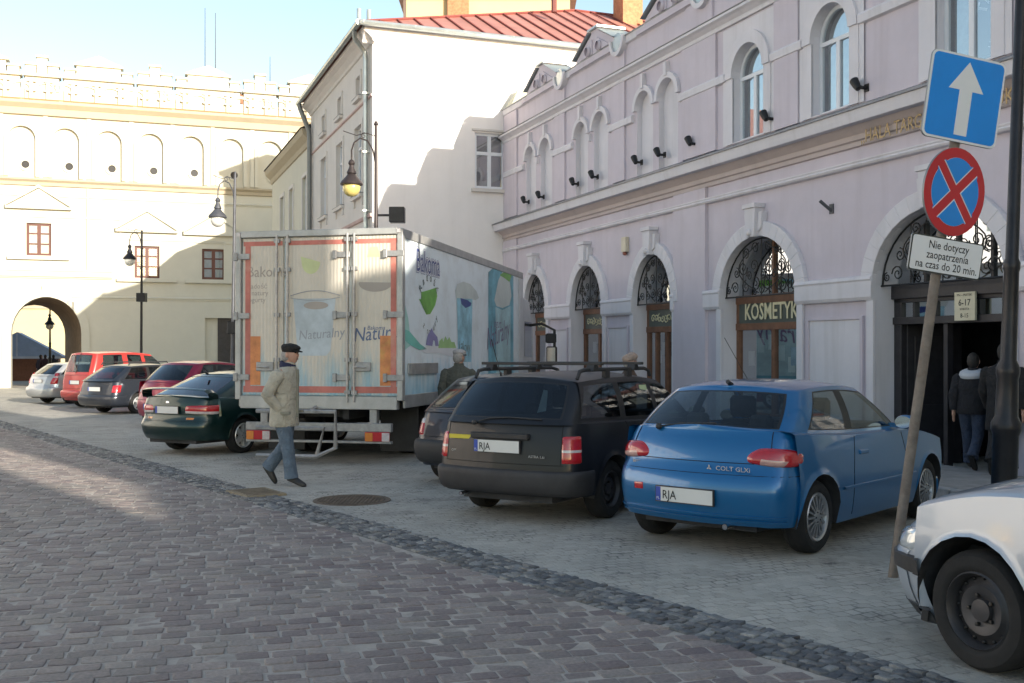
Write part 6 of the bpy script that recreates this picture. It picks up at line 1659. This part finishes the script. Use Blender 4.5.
def person(label, x, y, z, rz, J, top_m, leg_m, hat=None, hat_m=None, hair_m=None, hem=.72, turn=0., extra=None, shoulder=1.0, group=None, h=1.0):
    root = thing('person', label, 'person', (x, y, z), rz, group); root.scale = (h, h, h)
    P_, C_, Nk, H_ = J['pelvis'], J['chest'], J['neck'], J['head']
    pts, ed, rad = [P_, lerp(P_,C_,.5), C_, Nk, lerp(Nk,H_,.6), H_, (H_[0],H_[1],H_[2]+.06)], [(0,1),(1,2),(2,3),(3,4),(4,5),(5,6)], [(.13,.1),(.13,.1),(.15,.1),.055,.06,(.075,.088),(.07,.08)]
    for s in ('l','r'):
        b = len(pts); sh, el, wr = J['sh'+s], J['el'+s], J['wr'+s]
        d = Vector(wr) - Vector(el); d.normalize(); hd = tuple(Vector(wr) + d*.09)
        pts += [sh, el, wr, hd]; ed += [(2,b),(b,b+1),(b+1,b+2),(b+2,b+3)]; rad += [.06,.042,.028,.032]
        side = Vector((0,1,0)).cross(d); side = side.normalized() if side.length > .1 else Vector((1,0,0))
        for q, (o_, L_) in enumerate(((-.03,.075),(-.01,.085),(.01,.08),(.03,.065))):
            e = len(pts); p0 = Vector(hd) + side*o_; pts += [tuple(p0), tuple(p0 + d*L_*.55), tuple(p0 + d*L_ + Vector((0,0,-.01)))]; ed += [(b+3,e),(e,e+1),(e+1,e+2)]; rad += [.011,.010,.009]
        e = len(pts); p0 = Vector(wr) + d*.04 + side*.035; pts += [tuple(p0), tuple(p0 + d*.04 + side*.02)]; ed += [(b+2,e),(e,e+1)]; rad += [.013,.011]
        b = len(pts); hp, kn, an, to = J['hp'+s], J['kn'+s], J['an'+s], J['to'+s]
        pts += [hp, kn, an, to]; ed += [(0,b),(b,b+1),(b+1,b+2),(b+2,b+3)]; rad += [.085,.055,.032,.016]
    m2 = skin_mesh(pts, ed, rad, 'body', M['skin'], root)
    mb = MB(); mb.add([tuple(v.co) for v in m2.vertices], [tuple(p.vertices) for p in m2.polygons], 0, True); bpy.data.meshes.remove(m2)
    HT = Matrix.Translation(H_) @ Matrix.Rotation(turn, 4, 'Z')
    # skull and face
    rings = []
    for q in range(1, 12):
        a = PI*q/12; zz = -.125*math.cos(a); wd = math.sin(a)**.8
        jaw = 1.0 if zz > -.02 else 1 - .35*((-zz-.02)/.1)
        rings.append([(.098*wd*math.cos(2*PI*i/16)*(1.0 if math.cos(2*PI*i/16) > 0 else 1.02) + (.012 if zz < 0 else 0), .077*wd*jaw*math.sin(2*PI*i/16), zz) for i in range(16)])
    mb.loft(rings, True, True, 0, True, HT)
    mb.loft([[(.09,-.012,.02),(.09,.012,.02),(.093,.0,.022)],[(.112,-.014,-.02),(.112,.014,-.02),(.125,0,-.015)],[(.095,-.018,-.032),(.095,.018,-.032),(.11,0,-.035)]], True, True, 0, True, HT)
    for s in (-1,1): mb.ball((-.005,s*.08,-.005), (.022,.012,.034), 8, 6, 0, HT)
    mb.build('body', M['skin'], root, allsmooth=True, sharp=70)
    mb = MB()
    for s in (-1,1): mb.ball((.088,s*.032,.022), (.008,.013,.007), 8, 6, 0, HT); mb.box(.088,.1,s*.032-.02,s*.032+.02,.036,.043,1,HT)
    mb.box(.092,.102,-.024,.024,-.062,-.056,2,HT); mb.build('face', [M['ink'], M['hairgrey'], pm('lip', (.3,.13,.11), .6)], root)
    if hair_m:
        mb = MB(); mb.ball((-.034,0,.012 if not hat else -.01), (.106,.087,.126) if not hat else (.088,.081,.1), 16, 12, 0, HT); mb.build('hair', hair_m, root)
    if hat == 'flat':
        mb = MB(); rings = []
        for zz, rx, ry, cx_ in ((.03,.104,.085,-.004),(.055,.112,.093,-.002),(.08,.128,.104,.008),(.105,.122,.1,.006),(.13,.085,.07,-.01),(.138,.02,.02,-.015)):
            rings.append([(cx_+rx*math.cos(2*PI*i/18), ry*math.sin(2*PI*i/18), zz + .03*(-math.cos(2*PI*i/18))*(rx-.06)*4) for i in range(18)])
        mb.loft(rings, True, True, 0, True, HT)
        mb.loft([[(.07,-.07,.055),(.1,-.05,.052),(.11,0,.05),(.1,.05,.052),(.07,.07,.055)],[(.1,-.075,.045),(.15,-.05,.036),(.165,0,.032),(.15,.05,.036),(.1,.075,.045)],[(.1,-.07,.035),(.145,-.048,.028),(.158,0,.025),(.145,.048,.028),(.1,.07,.035)]], False, False, 0, True, HT)
        mb.build('cap', hat_m, root, sharp=60)
    if hat == 'beret':
        mb = MB(); rings = []
        for zz, rr in ((.015,.1),(.03,.108),(.06,.122),(.09,.122),(.12,.1),(.145,.055),(.152,.01)):
            rings.append([(-.01+rr*1.04*math.cos(2*PI*i/18), rr*.92*math.sin(2*PI*i/18), zz - .02*math.cos(2*PI*i/18)*-1) for i in range(18)])
        mb.loft(rings, True, True, 0, True, HT); mb.build('hat', hat_m, root, sharp=60)
    # jacket: torso rings and sleeves in one mesh
    mb = MB(); n = 20
    hz = hem
    prof_ = [(hz,.215,.165),(hz+.02,.225,.175),(hz+.14,.22,.17),(hz+.3,.208,.16),(1.1,.205,.155),(1.25,.22,.155),(1.36,.225*shoulder,.145),(1.43,.2*shoulder,.125),(1.475,.12,.1),(1.5,.085,.085),(1.54,.08,.085)]
    rings = []
    for zz, ry, rx in prof_:
        t_ = min(1, max(0, (zz - P_[2])/(C_[2]-P_[2]))); cx_ = P_[0] + (C_[0]-P_[0])*t_ + (Nk[0]-C_[0])*max(0, min(1, (zz-C_[2])/(Nk[2]-C_[2]+.001)))
        wr_ = lambda i: 1 + .02*math.sin(i*2.1 + zz*21) + .015*math.sin(i*.9 - zz*34)
        rings.append([(cx_+rx*wr_(i)*math.cos(2*PI*i/n), ry*wr_(i)*math.sin(2*PI*i/n), zz) for i in range(n)])
    inn = [(p[0]*.96, p[1]*.9, p[2]+.05) for p in rings[0]]
    mb.loft([inn] + rings, True, False, 0, True)
    for s in ('l','r'):
        sh, el, wr = J['sh'+s], J['el'+s], J['wr'+s]
        pp = [lerp(sh,el,-.1), lerp(sh,el,.08), lerp(sh,el,.3), lerp(sh,el,.55), lerp(sh,el,.8), lerp(lerp(sh,el,.97),lerp(el,wr,.05),.5), lerp(el,wr,.2), lerp(el,wr,.5), lerp(el,wr,.8), lerp(el,wr,.98)]
        mb.tube(pp, [.05,.088,.086,.078,.076,.078,.072,.066,.06,.056], 12, 0, True)
    jk = mb.build('jacket', top_m, root, allsmooth=True, sharp=75)
    mb = MB()
    if extra == 'anorak':
        mb.box(C_[0]+.13,C_[0]+.165,-.012,.012,.85,1.45); 
        for s in (-1,1): mb.box(.05,.17,s*.2-.02,s*.2+.02,.9,.93)
        mb.build('zip', pm('zip_flap', (.22,.22,.18), .8), jk)
        mb = MB(); rings = [[(Nk[0]+rr*math.cos(2*PI*i/16)-.01, rr*1.05*math.sin(2*PI*i/16), zz+.02*math.cos(2*PI*i/16)*-1) for i in range(16)] for zz, rr in ((1.45,.1),(1.49,.105),(1.525,.098),(1.54,.088),(1.52,.08))]
        mb.loft(rings, True, False, 0, True); mb.build('collar', pm('navy_scarf', (.02,.024,.06), .9, 0, .2), jk)
    if extra == 'hood':
        rings = [[(Nk[0]-.05+rr*math.cos(2*PI*i/14), rr*1.15*math.sin(2*PI*i/14), zz+.03*math.cos(2*PI*i/14)) for i in range(14)] for zz, rr in ((1.4,.15),(1.44,.165),(1.49,.15),(1.51,.11))]
        mb.loft(rings, True, True, 0, True); mb.build('hood', pm('pale_grey_hood', (.5,.52,.56), .9, 0, .2), jk)
    # trousers and shoes
    mb = MB()
    for s in ('l','r'):
        hp, kn, an, to = J['hp'+s], J['kn'+s], J['an'+s], J['to'+s]
        pp = [(hp[0],hp[1]*.8,hp[2]+.06), hp, lerp(hp,kn,.35), lerp(hp,kn,.7), lerp(lerp(hp,kn,.95),lerp(kn,an,.05),.5), lerp(kn,an,.25), lerp(kn,an,.55), lerp(kn,an,.82), lerp(kn,an,1.0)]
        mb.tube(pp, [.1,.115,.105,.09,.082,.078,.077,.082,.087], 14, 0, True)
    mb.build('trousers', leg_m, root, allsmooth=True, sharp=75)
    for s in ('l','r'):
        an, to = Vector(J['an'+s]), Vector(J['to'+s]); f = (to-an); f.z = min(f.z, -.02); 
        d = f.normalized(); up = Vector((0,1,0)).cross(d) * -1
        if up.z < 0: up = -up
        mb = MB(); rings = []; lat = Vector((0,1,0))
        heel = an - d*.05 - up*.0
        L_ = f.length + .1
        for t_, w_, hh in ((0,.02,.03),(.05,.034,.05),(.25,.04,.075),(.45,.042,.07),(.65,.048,.055),(.85,.044,.042),(.96,.03,.03),(1,.01,.015)):
            c = heel + d*(L_*t_); base = c - up*.028
            rings.append([tuple(base + lat*w_*math.cos(2*PI*i/12) + up*(max(-.012, hh*math.sin(2*PI*i/12)))) for i in range(12)])
        mb.loft(rings, True, True, 0, True); mb.build('shoe', M['shoe'], root, sharp=60)
    return root
def walk(fr, st=.24, arms='swing', lean_=.03):
    J = dict(pelvis=(0,0,.93), chest=(lean_,0,1.36), neck=(lean_+.03,0,1.49), head=(lean_+.055,0,1.635))
    a, b = ('r','l') if fr == 'r' else ('l','r'); sy = {'l': 1, 'r': -1}
    J['hp'+a] = (0,sy[a]*.095,.92); J['kn'+a] = (st*.45,sy[a]*.095,.5); J['an'+a] = (st*.7,sy[a]*.09,.1); J['to'+a] = (st*.7+.16,sy[a]*.1,.045)
    J['hp'+b] = (0,sy[b]*.095,.92); J['kn'+b] = (-st*.1,sy[b]*.095,.5); J['an'+b] = (-st*1.3,sy[b]*.09,.2); J['to'+b] = (-st*1.3+.1,sy[b]*.1,.06)
    for s in 'lr':
        y = sy[s]; J['sh'+s] = (lean_,y*.2,1.41)
        if arms == 'pocket': J['el'+s] = (-.1,y*.285,1.14); J['wr'+s] = (.02,y*.18,.96)
        else:
            k = (1 if s == b else -1)*.12; J['el'+s] = (lean_-.02+k*.4,y*.26,1.13); J['wr'+s] = (lean_+.08+k*1.2,y*.26,.89)
    return J
X, Y = onground(284, 485)
J = walk('r', .2, 'pocket', .03)
person('old man in beige anorak, jeans and black flat cap walking past the truck', X, Y, gz(X,Y), R(-12), J, cloth('beige_anorak', (.41,.39,.325)), cloth('blue_jeans', (.1,.14,.19), .3), 'flat', cloth('black_cap', (.015,.014,.014)), M['hairgrey'], .74, R(-6), 'anorak', 1.0, None, 1.025)
X, Y = at(458,0,17.3).x, 17.3
person('man in grey-green coat and pale flat cap seen from behind beside the truck', X, Y, gz(X,Y), R(80), walk('l', .1), cloth('grey_green_coat', (.085,.088,.075)), cloth('dark_trousers', (.03,.03,.035)), 'flat', cloth('pale_grey_cap', (.42,.41,.42)), M['hairgrey'], .6, R(-25), None, 1.08, None, 1.0)
X, Y = at(625.5,0,16).x, 16.0
person('person in beige knitted beret whose head shows above the black estate car', X, Y, gz(X,Y), R(-30), walk('l', .12), cloth('brown_coat', (.12,.08,.06)), cloth('grey_trousers', (.05,.05,.055)), 'beret', cloth('beige_beret', (.36,.28,.24)), M['hairgrey'], .6, 0, None, 1.0, None, .955)
X, Y = at(972,0,14.35).x, 14.35
person('boy in black jacket with pale hood and jeans entering the dark doorway', X, Y, gz(X,Y)+.11, R(48), walk('l', .2), cloth('black_jacket', (.014,.014,.018)), cloth('dark_jeans', (.035,.05,.085), .3), None, None, M['hairdark'], .84, 0, 'hood', 1.0, None, .9)
X, Y = at(1003,0,13.6).x, 13.6
person('person in long black coat behind the black lamp post', X, Y, gz(X,Y)+.11, R(50), walk('r', .16), cloth('black_coat', (.012,.012,.014)), cloth('black_trousers', (.018,.018,.02)), None, None, M['hairdark'], .6, 0, None, 1.08, None, .97)
for px, Y, c, lab, rz_ in ((40,68,(.03,.02,.03),'dark figure left of the pair seen through the gatehouse arch',60),(45,66,(.05,.025,.035),'dark figure in the middle of the group seen through the arch',100),(53.5,67,(.02,.02,.025),'dark figure standing at the right under the arch lantern',120)):
    X = at(px,0,Y).x
    person(lab, X, Y, gz(X,Y), R(rz_), walk('l', .15), cloth('dark_wrap', c), cloth('dark_legs', (.02,.02,.025)), None, None, M['hairdark'], .7, 0, None, 1.05, 'people beyond the arch', 1.0)
x, y = at(50,0,64).x, 64
lamp_post('old black street lantern seen through the gatehouse arch', x, y, 4.6, -.02, 3.6, M['castiron'], M['globew'], .06)

# ============================================================ HOUSES BEYOND THE FRAME that shade the square
def town(label, x0, x1, h, m, y0=0., dep=11):
    t0 = thing('townhouse', label, 'building', tuple(onhall(x0,y0,0)), rz)
    w_ = x1-x0; n_ = max(1, int(w_/2.9)); ops = []
    rows_ = [(1.0,3.0)] + [(z, z+1.9) for z in (4.9, 8.3) if z+2.3 < h]
    mb = MB(); zcur = -1.2
    allo = []
    for ri, (za, zb2) in enumerate(rows_):
        zt = rows_[ri+1][0]-.9 if ri+1 < len(rows_) else h
        o_ = [dict(x0=w_*(i+.5)/n_-.5, x1=w_*(i+.5)/n_+.5, zb=za, zs=zb2) for i in range(n_)]; allo += o_
        wall(mb, 0, w_, zcur, zt, o_, .2); zcur = zt
    mb.add([(0,0,-1.2),(0,dep,-1.2),(0,dep,h),(0,0,h)], [(0,1,2,3)]); mb.add([(w_,0,-1.2),(w_,dep,-1.2),(w_,dep,h),(w_,0,h)], [(3,2,1,0)]); mb.add([(0,dep,-1.2),(w_,dep,-1.2),(w_,dep,h),(0,dep,h)], [(3,2,1,0)])
    mb.build('wall', m, t0)
    mb = MB(); mb.box(0,w_,.3,dep,h-.12,h-.02); mb.build('roof', M['lead'], t0)
    mb = MB(); moulding(mb, 0, w_, [(0,h-.4),(.1,h-.35),(.2,h-.1),(.25,h),(0,h+.02)]); mb.build('cornice', M['plumtrim'], t0)
    for o_ in allo:
        fr = window_unit(t0, o_['x0'], o_['x1'], o_['zb'], o_['zs'], .1, M['pvc'], trans=(o_['zb']+1.3,))
        mb = MB(); mb.add([(o_['x0'],.35,o_['zb']),(o_['x1'],.35,o_['zb']),(o_['x1'],.35,o_['zs']),(o_['x0'],.35,o_['zs'])], [(0,1,2,3)]); mb.build('room', M['dark'], fr)
    return t0
for i, (x0, x1, h, m, lab, y0_, dp) in enumerate(((1.62,9.5,8.7,'cream','cream townhouse adjoining the mauve market hall',0,11),(9.5,17.2,8.7,'whitegrey','pale grey townhouse two doors from the market hall',0,11),(17.2,30,9.3,'yellow','wide yellow townhouse three doors from the market hall',0,11),(30,62,9.2,'plum','long mauve townhouse at the end of the row',0,11),(15,21.3,11.8,'cream','unseen slim cream block added before the yellow townhouse to shade the square',-2.6,1.4),(26.5,60,14,'whitegrey','unseen tall grey block added before the long mauve townhouse to shade the square',-4.2,2.4))):  # the last two are unseen blocks, added and shaped to cast shade
    town(lab, x0, x1, h, M[m], y0_, dp)
# unseen pale row added left of the gatehouse to bounce sunlight onto the hall
t0 = thing('long_bounce_house', 'unseen long pale house added left of the gatehouse to bounce sunlight', 'building', (GO.x + GD.x*(GL-52) , GO.y + GD.y*(GL-52), 0), rzk)
mb = MB(); L_ = 51.5; allo = []
for z, zt, z0_ in ((.3,4.2,-1.5),(5.2,9.0,4.2),(9.9,15.5,9.0)):
    o_ = [dict(x0=1.2+i*4.2, x1=2.5+i*4.2, zb=z+.4, zs=z+2.8) for i in range(12)]; allo += o_; wall(mb, 0, L_, z0_, zt, o_, .2)
mb.add([(0,0,-1.2),(0,9,-1.2),(0,9,15.5),(0,0,15.5)], [(0,1,2,3)]); mb.add([(L_,0,-1.2),(L_,9,-1.2),(L_,9,15.5),(L_,0,15.5)], [(3,2,1,0)]); mb.add([(0,9,-1.2),(L_,9,-1.2),(L_,9,15.5),(0,9,15.5)], [(3,2,1,0)])
mb.build('wall', M['white'], t0)
mb = MB(); mb.add([(0,-.4,15.5),(L_,-.4,15.5),(L_,4.5,19),(0,4.5,19)], [(0,1,2,3)]); mb.add([(0,9.4,15.5),(L_,9.4,15.5),(L_,4.5,19),(0,4.5,19)], [(3,2,1,0)]); mb.build('roof', M['roofred'], t0)
for o_ in allo:
    fr = window_unit(t0, o_['x0'], o_['x1'], o_['zb'], o_['zs'], .1, M['pvc'], trans=(o_['zb']+1.5,))
    mb = MB(); mb.add([(o_['x0'],.35,o_['zb']),(o_['x1'],.35,o_['zb']),(o_['x1'],.35,o_['zs']),(o_['x0'],.35,o_['zs'])], [(0,1,2,3)]); mb.build('room', M['dark'], fr)

t0 = thing('corner_bounce_house', 'unseen pale house added on the far left side of the square to bounce sunlight', 'building', (-50,-8,0), math.atan2(.8,.6))  # out of view; added to throw sunlight back at the market hall
mb = MB(); L_ = 40; allo = []
for z, zt, z0_ in ((.3,4.2,-1.5),(5.2,9.0,4.2),(9.9,14.5,9.0)):
    o_ = [dict(x0=1.2+i*4.2, x1=2.5+i*4.2, zb=z+.4, zs=z+2.8) for i in range(9)]; allo += o_; wall(mb, 0, L_, z0_, zt, o_, .2)
mb.add([(0,0,-1.2),(0,9,-1.2),(0,9,14.5),(0,0,14.5)], [(0,1,2,3)]); mb.add([(L_,0,-1.2),(L_,9,-1.2),(L_,9,14.5),(L_,0,14.5)], [(3,2,1,0)]); mb.add([(0,9,-1.2),(L_,9,-1.2),(L_,9,14.5),(0,9,14.5)], [(3,2,1,0)])
mb.build('wall', M['white'], t0)
mb = MB(); mb.add([(0,-.4,14.5),(L_,-.4,14.5),(L_,4.5,17.5),(0,4.5,17.5)], [(0,1,2,3)]); mb.add([(0,9.4,14.5),(L_,9.4,14.5),(L_,4.5,17.5),(0,4.5,17.5)], [(3,2,1,0)]); mb.build('roof', M['roofred'], t0)
for o_ in allo:
    fr = window_unit(t0, o_['x0'], o_['x1'], o_['zb'], o_['zs'], .1, M['pvc'], trans=(o_['zb']+1.5,))
    mb = MB(); mb.add([(o_['x0'],.35,o_['zb']),(o_['x1'],.35,o_['zb']),(o_['x1'],.35,o_['zs']),(o_['x0'],.35,o_['zs'])], [(0,1,2,3)]); mb.build('room', M['dark'], fr)
# ============================================================ CAMERA, SKY, SUN
cam = bpy.data.cameras.new('camera'); co = bpy.data.objects.new('camera', cam); col.objects.link(co)
co.location = (0,0,CZ); co.rotation_euler = (R(90),0,0)
cam.sensor_width = 36; cam.lens = F/1024*36; cam.shift_y = (HY-341.5)/1024; cam.clip_start = .05; cam.clip_end = 2000
sc.camera = co
w = bpy.data.worlds.new('World'); sc.world = w; w.use_nodes = True
t = w.node_tree; t.nodes.clear()
o = t.nodes.new('ShaderNodeOutputWorld'); bg = t.nodes.new('ShaderNodeBackground'); sky = t.nodes.new('ShaderNodeTexSky')
sky.sky_type = 'NISHITA'; sky.sun_disc = False; sky.dust_density = .8; sky.air_density = 1.0; sky.ozone_density = 1.2
SA, SB, SZ = .3, .9, .27
S = Vector((.936,.352,0))*SA + Vector((.352,-.936,0))*SB + Vector((0,0,SZ)); S.normalize()
el = math.asin(S.z); sky.sun_elevation = el; sky.sun_rotation = math.atan2(S.x, S.y)
bg.inputs[1].default_value = .07
t.links.new(mixc(t, 1.0, sky.outputs[0], (1.1,1.01,.88), 'MULTIPLY'), bg.inputs[0]); t.links.new(bg.outputs[0], o.inputs[0])
sl = bpy.data.lights.new('sun', 'SUN'); sl.energy = 2.1; sl.angle = R(.53); sl.color = (1,.91,.77)
so = bpy.data.objects.new('sun', sl); col.objects.link(so); so.rotation_euler = S.to_track_quat('Z','Y').to_euler(); so.location = (20,-40,40)
sc.view_settings.view_transform = 'Standard'; sc.view_settings.look = 'None'; sc.view_settings.gamma = 1; sc.view_settings.exposure = 2.15
sc.cycles.use_denoising = True
sc.cycles.max_bounces = 8; sc.cycles.transparent_max_bounces = 16
